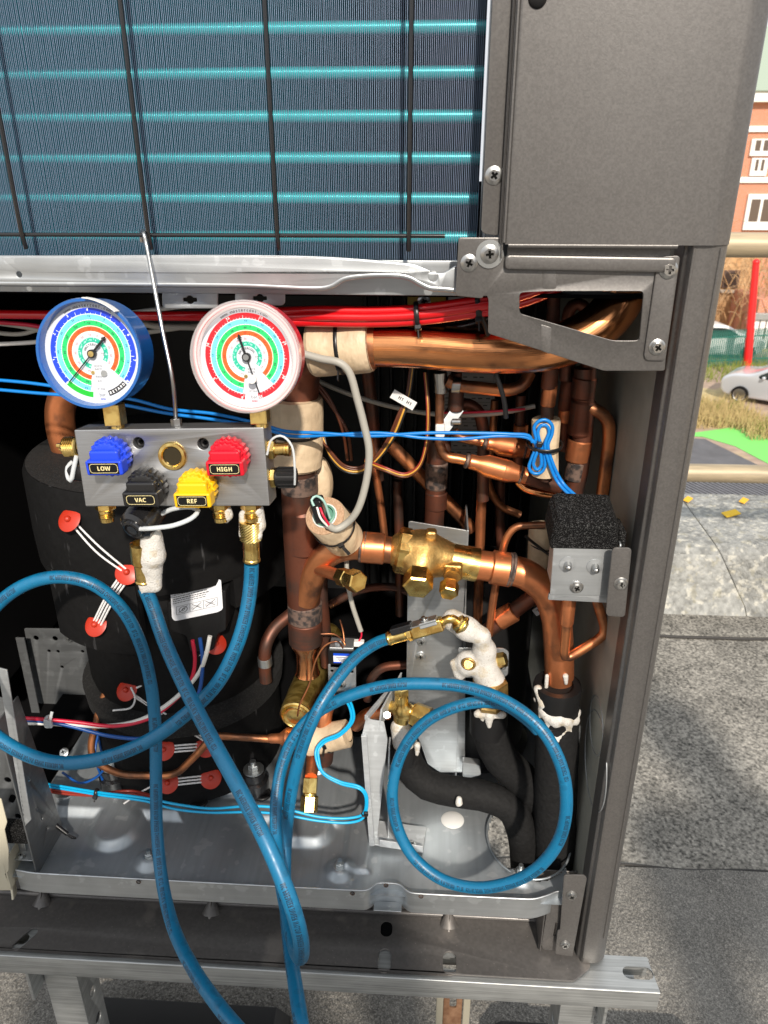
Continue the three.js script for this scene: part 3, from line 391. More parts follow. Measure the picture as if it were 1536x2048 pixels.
// ================= support frame =================
{
  const t = thing('support_frame', 'galvanised strut frame on black feet carrying the unit', 'support frame'), z1 = 0.0265, z0 = -0.0145, yt = 0.3965, yb = 0.366, x0 = -1.0, x1 = 0.262;
  const holes = []; for (let i = 0; i < 13; i++) holes.push(slot(H(1276, 1946, 0.3965).x - i * 0.1, -(H(1276, 1946, 0.3965).z), 0.033, 0.0145));
  const top = new THREE.ExtrudeGeometry((() => { const s = shapeOf([[x0, -z1 + 0.003], [x1, -z1 + 0.003], [x1 - 0.004, -z0], [x0, -z0]], 0.001); holes.forEach(h => s.holes.push(new THREE.Path().setFromPoints(h.map(a => new THREE.Vector2(...a))))); return s; })(), { depth: 0.0025, bevelEnabled: false }); top.rotateX(-PI / 2); top.translate(0, yt - 0.0025, 0);
  const prof = fillet2([[z1 - 0.012, yb + 0.0], [z1, yb], [z1, yt], [z1 - 0.0031, yt]], 0.004);
  const fr = new THREE.ExtrudeGeometry(new THREE.Shape([...prof.map(([z, y]) => new THREE.Vector2(z, y)), ...prof.map(([z, y]) => new THREE.Vector2(z - 0.0022, Math.min(y, yt - 0.0022) + (y < yb + 0.001 ? 0.0022 : 0))).reverse()]), { depth: x1 - x0, bevelEnabled: false }); fr.rotateY(PI / 2); // z -> -x side, so turn it to face the front
  { const q = fr.attributes.position; for (let i = 0; i < q.count; i++) { const X0 = q.getX(i), Z0 = q.getZ(i); q.setXYZ(i, X0 + x0, q.getY(i), -Z0); } }
  let ff = fr.index ? fr.toNonIndexed() : fr; ff.computeVertexNormals(); ff = creased(ff, 0.6);
  part(t, 'front_rail', [top, ff, box((x0 + x1) / 2, (yt + yb) / 2, z0 + 0.0011, x1 - x0 - 0.004, yt - yb - 0.004, 0.0022)], M.strut);
  part(t, 'rear_rail', box((x0 + x1) / 2, (yt + yb) / 2, -0.6, x1 - x0, yt - yb, 0.041, 0.003), M.strut);
  for (const [px, side] of [[135, 1], [1158, -1]]) {                // legs with round punched holes in the side
    const p = P(px, 1990, -0.015), w = 0.041, g = [];
    for (const [dx, dz, ww, dd] of [[0, 0, w, 0.0022]]) g.push(box(p.x, 0.19, -0.012, ww, 0.352, dd, 0.0008));
    const hs = []; for (let i = 0; i < 7; i++) hs.push(circ(-0.034, 0.05 + i * 0.05, 0.0075));
    for (const s of [-1, 1]) { const sp = plate([[-0.054, 0.014], [-0.0135, 0.014], [-0.0135, 0.366], [-0.054, 0.366]], 0.0011, 0.0022, hs, { rd: 0.001 }); sp.rotateY(-PI / 2); sp.translate(p.x + s * (w / 2 - 0.0011), 0, 0); g.push(sp); }
    part(t, 'leg', g, M.strut);
    part(t, 'angle_bracket', [box(p.x - side * 0.032, 0.3625, -0.01, 0.05, 0.005, 0.045, 0.001), box(p.x - side * 0.0235, 0.33, -0.01, 0.004, 0.06, 0.045, 0.001)], M.strut);
    const f = part(t, 'foot', [(() => { const s = plate([[p.x - 0.085, 0.0], [p.x + 0.24, 0], [p.x + 0.24, 0.02], [p.x + 0.22, 0.04], [p.x - 0.06, 0.04], [p.x - 0.085, 0.02]], 0, 0.26, [], { rd: 0.002, bevel: 0.002 }); s.translate(0, 0.006, 0.1); return s; })()], M.black);
    f.add(mesh('foot_rail', box(p.x + 0.08, 0.052, -0.03, 0.25, 0.012, 0.041, 0.002), M.strut));
  }
  const c = P(905, 2025, -0.005); // rusty clamp under the rail
  const cl = part(t, 'clamp', [plate([[c.x - 0.011, 0.2], [c.x + 0.011, 0.2], [c.x + 0.011, 0.365], [c.x - 0.011, 0.365]], -0.005, 0.003, [slot(c.x, 0.32, 0.008, 0.034)], { rd: 0.001 })], std({ map: tex(256, 0.06, (u, v) => mixc([0.10, 0.035, 0.012], [0.26, 0.15, 0.085], fbm(u, v, 9, 9, 391, 5))), roughness: 0.8 }), 'rusty brown clamp strip under the rail');
  for (const s of [-1, 1]) cl.add(mesh('strap', box(c.x + s * 0.0155, 0.29, -0.002, 0.008, 0.15, 0.006, 0.001), std({ color: col(0.28, 0.26, 0.2), roughness: 0.7 })));
  base(t);
}
// ================= the outdoor unit's cabinet =================
const unit = thing('outdoor_unit', 'grey brown metal cabinet of the open air conditioning unit', 'air conditioner');
{
  // base rail: brown flange with slots, back wall and stiffening ribs
  const zf = 0.0205, zb = -0.052, y = 0.4, sh = [], s2 = (px, py, w, h, a) => { const p = H(px, py, y); return slot(p.x, -p.z, w, h, a); };
  const pr = H(1180, 1968, y), s = shapeOf([[-1, -zf], [0.172, -zf], [0.192, -zf + 0.016], [0.2, -zb], [-1, -zb]], 0.003);
  for (const h of [s2(50, 1877, 0.011, 0.03, -0.5), s2(773, 1857, 0.0135, 0.02), s2(769, 1920, 0.0145, 0.027), s2(899, 1925, 0.0145, 0.027)]) s.holes.push(new THREE.Path().setFromPoints(h.map(a => new THREE.Vector2(...a))));
  const fl = new THREE.ExtrudeGeometry(s, { depth: 0.0012, bevelEnabled: true, bevelSize: 0.0006, bevelThickness: 0.0006, bevelOffset: -0.0006, bevelSegments: 2 }); fl.rotateX(-PI / 2); fl.translate(0, y - 0.0018, 0);
  const back = (() => { const p = fillet2([[zb + 0.006, y + 0.0003], [zb, y + 0.0003], [zb - 0.002, 0.47]], 0.005); const g = new THREE.ExtrudeGeometry(new THREE.Shape([...p.map(([z, q]) => new THREE.Vector2(-z, q)), ...p.map(([z, q]) => new THREE.Vector2(-z + 0.0015, q - 0.001)).reverse()]), { depth: 1.18, bevelEnabled: false }); g.rotateY(-PI / 2); const q = g.attributes.position; for (let i = 0; i < q.count; i++) { q.setXYZ(i, 0.18 + q.getX(i), q.getY(i), -q.getZ(i)); } return g; })();
  const bk = box(-0.41, 0.439, zb - 0.002, 1.18, 0.078, 0.002, 0.0008);
  const br = part(unit, 'base_rail', [creased(fl, 0.6), bk], M.paintDirty);
  br.add(mesh('added_dark_pad', box(-0.1, 0.396, -0.034, 0.5, 0.004, 0.034, 0.001), M.blackDeep)); const bendLine = tube([V(-1, y + 0.002, zb + 0.002), V(0.15, y + 0.002, zb + 0.002)], 0.003, { m: 10, n: 2 }); br.add(mesh('bend', bendLine, M.paintDirty));  // dark pad added under the slots so no lit roof shows through
  for (const px of [95, 428, 897]) { const p = H(px, px < 500 ? 1786 + (px - 95) * 0.06 : 1826, y); const g = new THREE.ConeGeometry(0.011, 0.022, 18, 1); g.scale(1, 1, 0.9); g.rotateX(-0.5); g.translate(p.x, y + 0.008, zb + 0.008); const r = new THREE.ConeGeometry(0.003, 0.026, 4); r.rotateX(-0.6); r.translate(p.x, y + 0.009, zb + 0.013); br.add(mesh('rib', [g, r], M.paintDirty)); }
  const rb = H(1075, 1820, 0.42); br.add(mesh('end_plate', plate([[0.118, 0.402], [0.134, 0.402], [0.134, 0.455], [0.118, 0.455]], zb + 0.004, 0.002, [circ(0.122, 0.44, 0.0018)], { rd: 0.001 }), M.paintDirty));
}
// ---- galvanised tray: pressed floor with raised lands, recesses, holes and a folded lip
const TY = 0.486;
{
  const x0 = -0.46, x1 = 0.166, z0 = -0.003, z1 = -0.62, nx = 230, nz = 200, hx = (px, py) => H(px, py, TY);
  const dims = [[300, 1722], [680, 1742], [1040, 1752]].map(a => hx(...a)), hole = hx(1010, 1660);
  const well = hx(200, 1655), edge1 = hx(225, 1700).z, edge0 = hx(60, 1625).z, wx0 = hx(170, 1690).x, wx1 = hx(265, 1690).x, r0 = hx(380, 1640).x, r1 = hx(480, 1650).x, bk = hx(400, 1640).z, dk = hx(640, 1660), nub = hx(908, 1640);
  const hFn = (x, z) => {                                           // height of the pressed floor
    const roundBox = (cx, cz, hw, hd, r) => { const qx = Math.abs(x - cx) - hw + r, qz = Math.abs(z - cz) - hd + r; return Math.hypot(Math.max(qx, 0), Math.max(qz, 0)) + Math.min(Math.max(qx, qz), 0) - r; };
    let d = Math.max(z - 0 - edge0, -1); // land behind the front channel
    let back = edge0 - z;                                            // > 0 behind
    const cell = Math.min(-back, 1); let land = sm(-0.006, 0.006, back);
    const tongue = roundBox((wx0 + wx1) / 2, edge0, (wx1 - wx0) / 2, edge0 < edge1 ? edge1 - edge0 : 0.03, 0.028); land = Math.max(land, sm(0.006, -0.006, tongue));
    const t2 = roundBox((hx(520, 1670).x + dk.x) / 2 + 0.012, edge0, 0.036, 0.03, 0.02); land = Math.max(land, sm(0.006, -0.006, t2));
    let h = land * 0.009;
    const gap = roundBox((r0 + r1) / 2, edge0 - 0.012, (r1 - r0) / 2 + 0.012, 0.03, 0.02); h = Math.min(h, 0.009 * sm(-0.006, 0.006, gap));
    h *= 1 - sm(dk.x + 0.01, dk.x + 0.03, x); h += 0.004 * sm(dk.x + 0.03, dk.x + 0.036, x) * sm(dk.x + 0.066, dk.x + 0.06, x) * sm(-0.11, -0.1, z) * sm(-0.028, -0.034, z);
    for (const p of dims) { const r = Math.hypot(x - p.x, z - p.z); h += 0.007 * sm(0.0185, 0.007, r); }
    
    return h + 0.0004 * Math.sin(x * 31 + z * 17);
  };
  const pos = [], uv = [], idx = []; for (let j = 0; j <= nz; j++) for (let i = 0; i <= nx; i++) { const x = x0 + (x1 - x0) * i / nx, s = j / nz, z = z0 + (z1 - z0) * (s < 0.7 ? s / 0.7 * 0.42 : 0.42 + (s - 0.7) / 0.3 * 0.58); pos.push(x, TY + hFn(x, z), z); uv.push(x, z); }
  const inHole = (x, z) => Math.hypot((x - 0.128) / 0.047, (z + 0.088) / 0.058) < 1;
  for (let j = 0; j < nz; j++) for (let i = 0; i < nx; i++) { const a = j * (nx + 1) + i, b = a + nx + 1, cx = pos[(a) * 3], cz = pos[a * 3 + 2]; if (inHole(cx, cz)) continue; idx.push(a, a + 1, b, a + 1, b + 1, b); }
  const g = new THREE.BufferGeometry(); g.setAttribute('position', new THREE.Float32BufferAttribute(pos, 3)); g.setAttribute('uv', new THREE.Float32BufferAttribute(uv, 2)); g.setIndex(idx); g.computeVertexNormals(); keep(g);
  const tray = part(unit, 'tray', g, M.tray);
  tray.add(mesh('hole_rim', (() => { const a = []; for (let i = 0; i <= 48; i++) { const f = i / 48 * 2 * PI; a.push(V(0.128 + 0.0475 * Math.cos(f), TY + 0.0046, -0.088 + 0.0585 * Math.sin(f))); } return tube(a, 0.0012, { m: 8, n: 96 }); })(), M.tray));
  // lip: folded front edge with a step near the middle and a lowered left corner
  const lp = [[40, 1752, -1], [120, 1757], [720, 1776], [742, 1770], [758, 1763], [795, 1763], [812, 1772], [832, 1779], [1070, 1786], [1090, 1781], [1105, 1772], [1128, 1770]];
  const outer = [[-0.44, -0.004], [-0.42, -0.001], [P(735, 1770, 0).x, 0], [P(752, 1770, 0).x, -0.011], [P(800, 1770, 0).x, -0.011], [P(818, 1770, 0).x, 0], [P(1070, 1780, 0).x, 0], [P(1100, 1780, 0).x, -0.006], [0.15, -0.012], [0.166, -0.012]];
  const lip = sheet(fillet2(outer, 0.008), 0.0014, 0.466, TY + 0.0085);
  const fold = (() => { const f = fillet2(outer, 0.008), up = []; return tube(f.map(([x, z]) => V(x, TY + 0.0088, z - 0.0007)), 0.0012, { m: 8, n: 200 }); })();
  tray.add(mesh('lip', [lip, fold], M.galv));
  const lh = [[758, 1805, 0], [850, 1790, 0], [640, 1795, 0], [780, 1772, -0.011], [300, 1768, 0]];
  for (const [px, py, z] of [[705, 1787, 0], [842, 1793, 0], [277, 1764, 0], [772, 1771, -0.011]]) tray.add(mesh('punch_hole', ring(P(px, py, z + 0.0008), V(0, 0, 1), 0.0021, 0.0007, 18, 6), M.braze));
  tray.add(mesh('lip_step', box(P(775, 1800, 0).x, 0.4672, -0.005, 0.03, 0.0014, 0.012), M.galv));
  for (const p of dims) { const b = mesh('tray_bolt', [hex(V(p.x, TY + 0.0072, p.z), V(p.x, TY + 0.012, p.z), 0.0046), cyl(V(p.x, TY + 0.006, p.z), V(p.x, TY + 0.0078, p.z), 0.0062), cyl(V(p.x, TY + 0.012, p.z), V(p.x, TY + 0.017, p.z), 0.0025)], M.zinc); tray.add(b); }
  for (const [px, py] of [[130, 1589], [525, 1590], [398, 1605]]) { const q = H(px, py, TY + 0.009); tray.add(mesh('grommet', [ring(V(q.x, TY + 0.0105, q.z), Y0, 0.009, 0.0022, 24, 8), cyl(V(q.x, TY + 0.009, q.z), V(q.x, TY + 0.0105, q.z), 0.0085)], px < 200 ? M.galv : M.black)); }
  const fl = H(635, 1535, TY + 0.01); tray.add(mesh('plug', lathe([[0, 0.003], [0.010, 0.003], [0.013, 0]], V(fl.x, TY + 0.0095, fl.z), Y0), M.galvSatin));
  const kn = H(905, 1640, TY); tray.add(mesh('foam_disc', lathe([[0, 0.002], [0.011, 0.0016], [0.0138, 0]], V(kn.x, TY + 0.0002, kn.z), Y0), M.white, 'white plug'));
}
{ // ---- cabinet panels
  const yb = 1.1497;
  const fp = fillet2([[0.0345, -0.008], [0.0470, -0.008], [0.0478, 0.0005], [0.0487, 0.0005], [0.0494, -0.003], [0.0504, -0.003], [0.0512, 0.003], [0.1965, 0.003], [0.2085, -0.004], [0.2125, -0.016], [0.2125, -0.66]], 0.004, 4);
  const panel = part(unit, 'front_panel', sheet(fp.slice(12), 0.0012, yb, 1.66), M.paint);
  const flange = part(unit, 'panel_flange', [plate([[0.0345, 1.1565], [0.0478, 1.1545], [0.0478, 1.66], [0.0345, 1.66]], -0.006, 0.0015, [], { rd: 0.004 }), box(0.0497, 1.4, -0.003, 0.0012, 0.52, 0.008, 0.0005)], M.paint);
  flange.add(mesh('bead', [tube([V(0.0482, 1.153, -0.0025), V(0.0482, 1.66, -0.0025)], 0.0011, { m: 8, n: 2 }), tube([V(0.0507, 1.151, 0.0025), V(0.0507, 1.66, 0.0025)], 0.0010, { m: 8, n: 2 })], M.paint));
  screw(flange, P(988, 351, -0.006), 0.0062); flange.add(mesh('plug_button', ball(P(1075, -4, 0.003), 0.006, 1, 1, 0.5), M.black));
  // ledge below the panel: recessed groove and rolled lip
  const a = P(1015, 500, -0.002), b = P(1345, 500, -0.002);
  panel.add(mesh('ledge', [tube([V(a.x, 1.1490, 0.001), V(b.x + 0.002, 1.1490, 0.001)], 0.0022, { m: 12, n: 2 }), box((a.x + b.x) / 2, 1.1425, -0.006, b.x - a.x, 0.013, 0.0012), plate([[a.x - 0.0015, 1.1325], [b.x + 0.001, 1.131], [b.x + 0.003, 1.134], [b.x + 0.003, 1.1415], [a.x - 0.0015, 1.1425]], 0.0015, 0.005, [], { rd: 0.0035, bevel: 0.0015 })], M.paint));
  screw(panel, P(1338, 511, -0.009), 0.0001);
  panel.children.pop();
  // gusset bracket
  const z = -0.0035, hol = pp([[1037, 583], [1100, 580], [1290, 580], [1281, 684], [1226, 684], [1037, 629]], z); hol.rd = 0.004;
  const gs = part(unit, 'gusset_bracket', [plate(pp([[917, 475], [1003, 475], [1005, 495], [1012, 528], [1345, 531], [1330, 742], [1208, 742], [976, 667], [977, 600], [974, 591], [967, 592], [964, 597], [911, 592]], z), z, 0.0022, [hol], { rd: 0.0022, bevel: 0.0006 })], M.paint);
  gs.add(mesh('stiffener', plate(pp([[1085, 533], [1115, 533], [1113, 578], [1085, 578]], z + 0.0002), z + 0.0003, 0.002, [], { rd: 0.002 }), M.paint)); gs.add(mesh('stiffener', plate(pp([[1081, 648], [1104, 655], [1101, 709], [1079, 700]], z + 0.0002), z + 0.0003, 0.002, [], { rd: 0.002 }), M.paint));
  gs.add(mesh('washer', lathe([[0.003, 0], [0.0098, 0], [0.0098, 0.0012], [0.003, 0.0014]], P(979, 508, z), V(0, 0, 1)), M.zinc));
  for (const [x, y, r, dz] of [[938, 526, 0.0062, 0], [979, 508, 0.0066, 0.0012]]) screw(gs, P(x, y, z + dz), r);
  const tab = part(unit, 'corner_tab', plate(pp([[1316, 514], [1361, 511], [1331, 722], [1293, 721], [1288, 712]], z + 0.002), z + 0.002, 0.0018, [], { rd: 0.003 }), M.paint);
  screw(tab, P(1337, 539, z + 0.002), 0.0065); screw(tab, P(1314, 694, z + 0.002), 0.006);
  // corner post
  const post = part(unit, 'corner_post', [sheet(fillet2([[0.179, -0.03], [0.179, -0.008], [0.1815, -0.006], [0.183, 0], [0.199, 0.0], [0.2085, -0.006], [0.2125, -0.018], [0.2125, -0.66]], 0.0045, 5), 0.0012, 0.4015, yb - 0.0005)], M.paint);
  post.add(mesh('post_bead', tube([V(0.1842, 0.41, -0.0008), V(0.1842, yb - 0.002, -0.0008)], 0.0013, { m: 10, n: 2 }), M.paint));
  post.add(mesh('post_rib', tube([V(0.2035, 0.44, -0.0024), V(0.2032, yb - 0.002, -0.0024)], 0.0012, { m: 10, n: 2 }), M.paint));
  const ft = part(unit, 'post_bracket', plate(pp([[1128, 1750], [1168, 1750], [1174, 1756], [1145, 1914], [1110, 1908], [1115, 1862], [1120, 1860]], -0.001), -0.001, 0.0015, [], { rd: 0.0025 }), M.paint);
  screw(ft, P(1143, 1790, -0.001), 0.0058); screw(ft, P(1130, 1888, -0.001), 0.0055);
  const ft2 = part(unit, 'corner_plate', [plate(pp([[1096, 1808], [1130, 1806], [1113, 1902], [1086, 1900], [1083, 1890]], -0.009), -0.009, 0.0015, [pp([[1110, 1845], [1117, 1843], [1112, 1872], [1105, 1873]], -0.009)], { rd: 0.003 }), box(0.139, 0.435, -0.03, 0.0015, 0.062, 0.042)], M.paint);
  // side wall, back, left wall, ceiling
  const sw = part(unit, 'side_panel', box(0.1805, 0.782, -0.345, 0.0012, 0.74, 0.63, 0.0004), M.paintIn);
  for (const [px, py, r, sy] of [[1190, 1520, 0.05, 1], [1192, 1450, 0.03, 1]]) { const p = X(px, py, 0.1795); sw.add(mesh('knockout', ring(V(0.1797, p.y, p.z), V(1, 0, 0), r, 0.0006, 60, 6), M.galvSatin)); }
  for (const [px, py] of [[1178, 1463], [1210, 1475]]) { const p = X(px, py, 0.1795); sw.add(mesh('drip', ball(V(0.1795, p.y, p.z), 0.002, 0.5, 1.6, 1), M.glass)); }
  part(unit, 'rear_panel', [box(-0.28, 0.79, -0.66, 0.98, 0.78, 0.002), ...Array.from({ length: 14 }, (_, i) => box(-0.1 + i * 0.02, 0.79, -0.63, 0.006, 0.7, 0.02, 0.002))], M.black);
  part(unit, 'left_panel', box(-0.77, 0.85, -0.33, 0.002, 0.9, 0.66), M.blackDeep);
  part(unit, 'added_black_box', [box(-0.66, 0.82, -0.42, 0.2, 0.52, 0.44, 0.004)], M.blackDeep);  // black box added to keep the space left of the compressor dark
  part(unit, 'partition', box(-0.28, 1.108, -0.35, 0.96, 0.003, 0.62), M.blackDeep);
  part(unit, 'floor_shade_sheet', box(-0.24, 0.499, -0.435, 0.56, 0.006, 0.39, 0.002), M.blackDeep);  // black sheet over the rear tray, painted in place of interior shade
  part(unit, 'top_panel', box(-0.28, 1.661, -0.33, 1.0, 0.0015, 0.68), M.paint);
  part(unit, 'floor_plate', [box(-0.62, 0.482, -0.33, 0.3, 0.003, 0.6)], M.blackDeep);  // floor plate coloured near-black, interior shade put into the colour
}
{ // ---- drain beam under the coil
  const z = -0.012, top = [[-260, 510], [0, 513], [480, 512], [640, 515], [720, 520], [800, 527], [830, 531], [865, 545], [885, 548], [912, 533]], bot = [[914, 580], [885, 577], [860, 575], [838, 565], [822, 556], [795, 550], [690, 556], [665, 570], [645, 575], [480, 570], [0, 566], [-260, 562]];
  const beam = part(unit, 'drain_beam', [plate(pp([...top, ...bot], z), z, 0.0016, [circ(P(866, 554, z).x, P(866, 554, z).y, 0.0034), circ(P(38, 549, z).x, P(38, 549, z).y, 0.0022)], { rd: 0.003, bevel: 0.0007 })], M.galvSatin);
  beam.add(mesh('rolled_edge', [T(bot.map(([x, y]) => [x, y, z - 0.002]), 0.0024, { m: 12 }), T(top.map(([x, y]) => [x, y, z - 0.001]), 0.0009, { m: 8 })], M.galv));
  beam.add(mesh('rear_flange', plate([[-0.6, P(500, 580, -0.03).y - 0.003], [0.06, P(500, 580, -0.03).y - 0.003], [0.06, 1.135], [-0.6, 1.135]], -0.03, 0.0016), M.galvSatin));
  for (const [x0, x1, y0, y1] of [[324, 436, 578, 617], [470, 570, 578, 611]]) {
    const zz = -0.034, c = P((x0 + x1) / 2, (y0 + y1) / 2 + 2, zz), k = mpp(c), key = [...circ(c.x, c.y, 8 * k, 1, 16)]; const kh = []; for (let i = 0; i < 24; i++) { const f = i / 24 * 2 * PI, rr = (Math.abs(Math.cos(f)) > 0.92 ? 14 : 8) * k; kh.push([c.x + rr * Math.cos(f), c.y + rr * Math.sin(f)]); }
    const hp = part(unit, 'hanger_plate', plate(pp([[x0, y0 - 8], [x1, y0 - 8], [x1, y1], [x0, y1]], zz), zz, 0.0016, [kh], { rd: 0.004 }), M.galvSatin);
  }
  part(unit, 'yellow_plate', plate(pp([[815, 575], [892, 575], [892, 616], [815, 612]], -0.075), -0.075, 0.002, [], { rd: 0.001 }), std({ color: col(0.32, 0.22, 0.03), roughness: 0.6 })); screw(unit.children[unit.children.length - 1], P(848, 602, -0.075), 0.0055);
  part(unit, 'bracket_plate', plate(pp([[896, 575], [975, 575], [975, 640], [896, 640]], -0.09), -0.09, 0.002), M.galvSatin);
}
{ // ---- left control bracket, beige panel edge
  const t = thing('control_bracket', 'galvanised folded bracket with black foam pad at the lower left of the tray', 'bracket');
  const a = P(6, 1395, -0.04), top = 0.72;
  const g = plate(pp([[-40, 1330], [-15, 1330], [38, 1560], [66, 1700], [0, 1700], [-40, 1700]], -0.02), -0.02, 0.0016);
  part(t, 'flange', plate(pp([[-6, 1335], [14, 1340], [62, 1640], [52, 1650], [50, 1655]], -0.005), -0.005, 0.0016, [], { rd: 0.001 }), M.galvSatin);
  const L = P(50, 1650, -0.005), sheetX = -0.425; const q = P(14, 1390, -0.02);
  const side = plate([[-0.07, TY + 0.002], [-0.004, TY + 0.002], [-0.004, 0.70], [-0.045, 0.70]], 0, 0.0016, [circ(-0.03, 0.56, 0.002), circ(-0.035, 0.54, 0.002), circ(-0.04, 0.52, 0.002), circ(-0.03, 0.60, 0.002), circ(-0.02, 0.63, 0.002)], { rd: 0.001 }); side.rotateY(-PI / 2); side.translate(P(64, 1640, -0.02).x, 0, 0);
  part(t, 'side_plate', side, M.galvShaded);
  part(t, 'rear_plate', plate(pp([[-60, 1380], [20, 1400], [60, 1700], [-60, 1700]], -0.06), -0.06, 0.0016, [circ(P(15, 1560, -0.06).x, P(15, 1560, -0.06).y, 0.004), circ(P(36, 1633, -0.06).x, P(36, 1633, -0.06).y, 0.004), slot(P(24, 1598, -0.06).x, P(24, 1598, -0.06).y, 0.007, 0.014, -0.5)], { rd: 0.001 }), M.galvShaded);
  const f = P(32, 1668, -0.012); part(t, 'foam_pad', box(f.x, f.y, f.z - 0.004, 0.026, 0.024, 0.014, 0.002), M.openFoam);
  const fp = part(t, 'foot', [box(H(38, 1722, TY + 0.005).x, TY + 0.0125, H(38, 1720, TY).z - 0.004, 0.04, 0.0018, 0.03, 0.0008), plate(pp([[8, 1652], [36, 1652], [42, 1657], [62, 1742], [30, 1742]], -0.026), -0.026, 0.0014, [], { rd: 0.003 })], M.galvSatin); screw(fp, H(42, 1713, TY + 0.0135), 0.0052, Y0, M.zinc);
  base(t);
  const b = thing('beige_panel', 'cream painted panel edge standing at the far lower left', 'panel'); const z = 0.003;
  part(b, 'face', [plate(pp([[-60, 1598], [2, 1598], [14, 1645], [9, 1660], [17, 1700], [17, 1742], [9, 1748], [24, 1781], [-60, 1781]], z), z, 0.0016, [], { rd: 0.002 })], M.beigePaint); part(b, 'return_edge', [bar(P(23, 1781, z), P(30, 1768, z - 0.02), 0.002, 0.02, V(0, 1, 0)), box(P(12, 1745, z).x, P(12, 1745, z).y - 0.006, z - 0.02, 0.0016, 0.04, 0.04)], M.beigePaint); base(b);
  // far-left perforated galvanised partition deep inside
  const pz = thing('partition_bracket', 'dim perforated galvanised upright deep inside at the left', 'bracket'), zz = -0.3, hs = [[72, 1276], [110, 1277], [98, 1302], [116, 1303], [165, 1303], [124, 1334], [140, 1415]].map(([x, y]) => { const p = P(x, y, zz); return circ(p.x, p.y, x < 115 && y < 1290 ? 0.0038 : 0.0024); });
  part(pz, 'plate', plate(pp([[48, 1257], [150, 1258], [185, 1290], [228, 1500], [100, 1500], [90, 1490]], zz), zz, 0.002, hs, { rd: 0.002 }), M.galvShaded);
  part(pz, 'flange', [bar(P(40, 1275, zz + 0.02), P(88, 1500, zz + 0.02), 0.012, 0.002, V(0, 0, 1)), plate(pp([[88, 1490], [218, 1500], [215, 1540], [60, 1540]], zz + 0.012), zz + 0.012, 0.002)], M.galvShaded); screw(pz, P(140, 1277, zz), 0.006, V(0, 0, 1), M.zinc); screw(pz, H(128, 1505, TY + 0.02), 0.006, V(0, 0.8, 0.6), M.zinc); base(pz);
}
{ // ---- heat exchanger coil
  const t = thing('heat_exchanger_coil', 'blue coated finned coil with turquoise tubes filling the upper part', 'coil'), z = -0.045, y0 = 1.128, y1 = 1.64, g = [], pitch = 0.00136, x1 = 0.0335, n = 430, bx = new THREE.BoxGeometry(0.0003, y1 - y0, 0.026);
  const e = [], be = new THREE.BoxGeometry(0.00026, y1 - y0, 0.0006);
  for (let i = 0; i < n; i++) { const x = x1 - i * pitch + (R() - 0.5) * 0.00022, dz = (R() - 0.5) * 0.0003; g.push(bx.clone().translate(x, (y0 + y1) / 2, z - 0.0136 + dz)); e.push(be.clone().translate(x, (y0 + y1) / 2, z + dz)); }
  const f = part(t, 'fins', g, std({ color: col(0.012, 0.19, 0.26), roughness: 0.35, metalness: 0.1 })); f.userData.kind = 'stuff';
  const f2 = part(t, 'fin_edges', e, std({ color: col(0.24, 0.30, 0.43), roughness: 0.45, metalness: 0.4 })); f2.userData.kind = 'stuff';
  const mt = std({ color: col(0.03, 0.42, 0.46), roughness: 0.25, metalness: 0.25 });
  for (let k = 0; k < 18; k++) { const y = 1.1518 + k * 0.0277; if (y > 1.63) break; part(t, 'tube', tube([V(x1 - n * pitch, y - 0.0018, z - 0.0062), V(x1, y - 0.0018, z - 0.0060)], 0.0050, { m: 24, n: 2 }), mt); }
  part(t, 'rear_shade_sheet', box(x1 - n * pitch / 2, (y0 + y1) / 2, z - 0.032, n * pitch, y1 - y0, 0.008), std({ color: col(0.012, 0.12, 0.18), roughness: 0.5 }));  // plain dark sheet closing the fin gaps, their shade put into its colour
  part(t, 'end_plate', [box(0.0385, 1.392, -0.055, 0.0015, 0.52, 0.06), box(0.045, 1.392, -0.026, 0.014, 0.52, 0.0015)], M.galvSatin); base(t);
}
{ // ---- wire guard
  const t = thing('wire_guard', 'black coated wire guard in front of the finned coil', 'guard'), z = -0.013;
  for (let i = 0; i < 6; i++) { const x = -0.0172 - i * 0.0966, b = V(x, 1.1475, z); part(t, 'vertical_wire', tube([V(x, 1.64, z), V(x, 1.16, z), V(x, 1.147, z - 0.001), V(x, 1.1435, z - 0.003)], 0.0017, { m: 12, n: 40 }), M.blackGloss); }
  part(t, 'cross_wire', tube([V(-0.6, P(400, 472, z - 0.003).y, z - 0.003), V(P(890, 472, z - 0.003).x, P(890, 472, z - 0.003).y, z - 0.003)], 0.0016, { m: 12, n: 2 }), M.blackGloss); base(t);
}
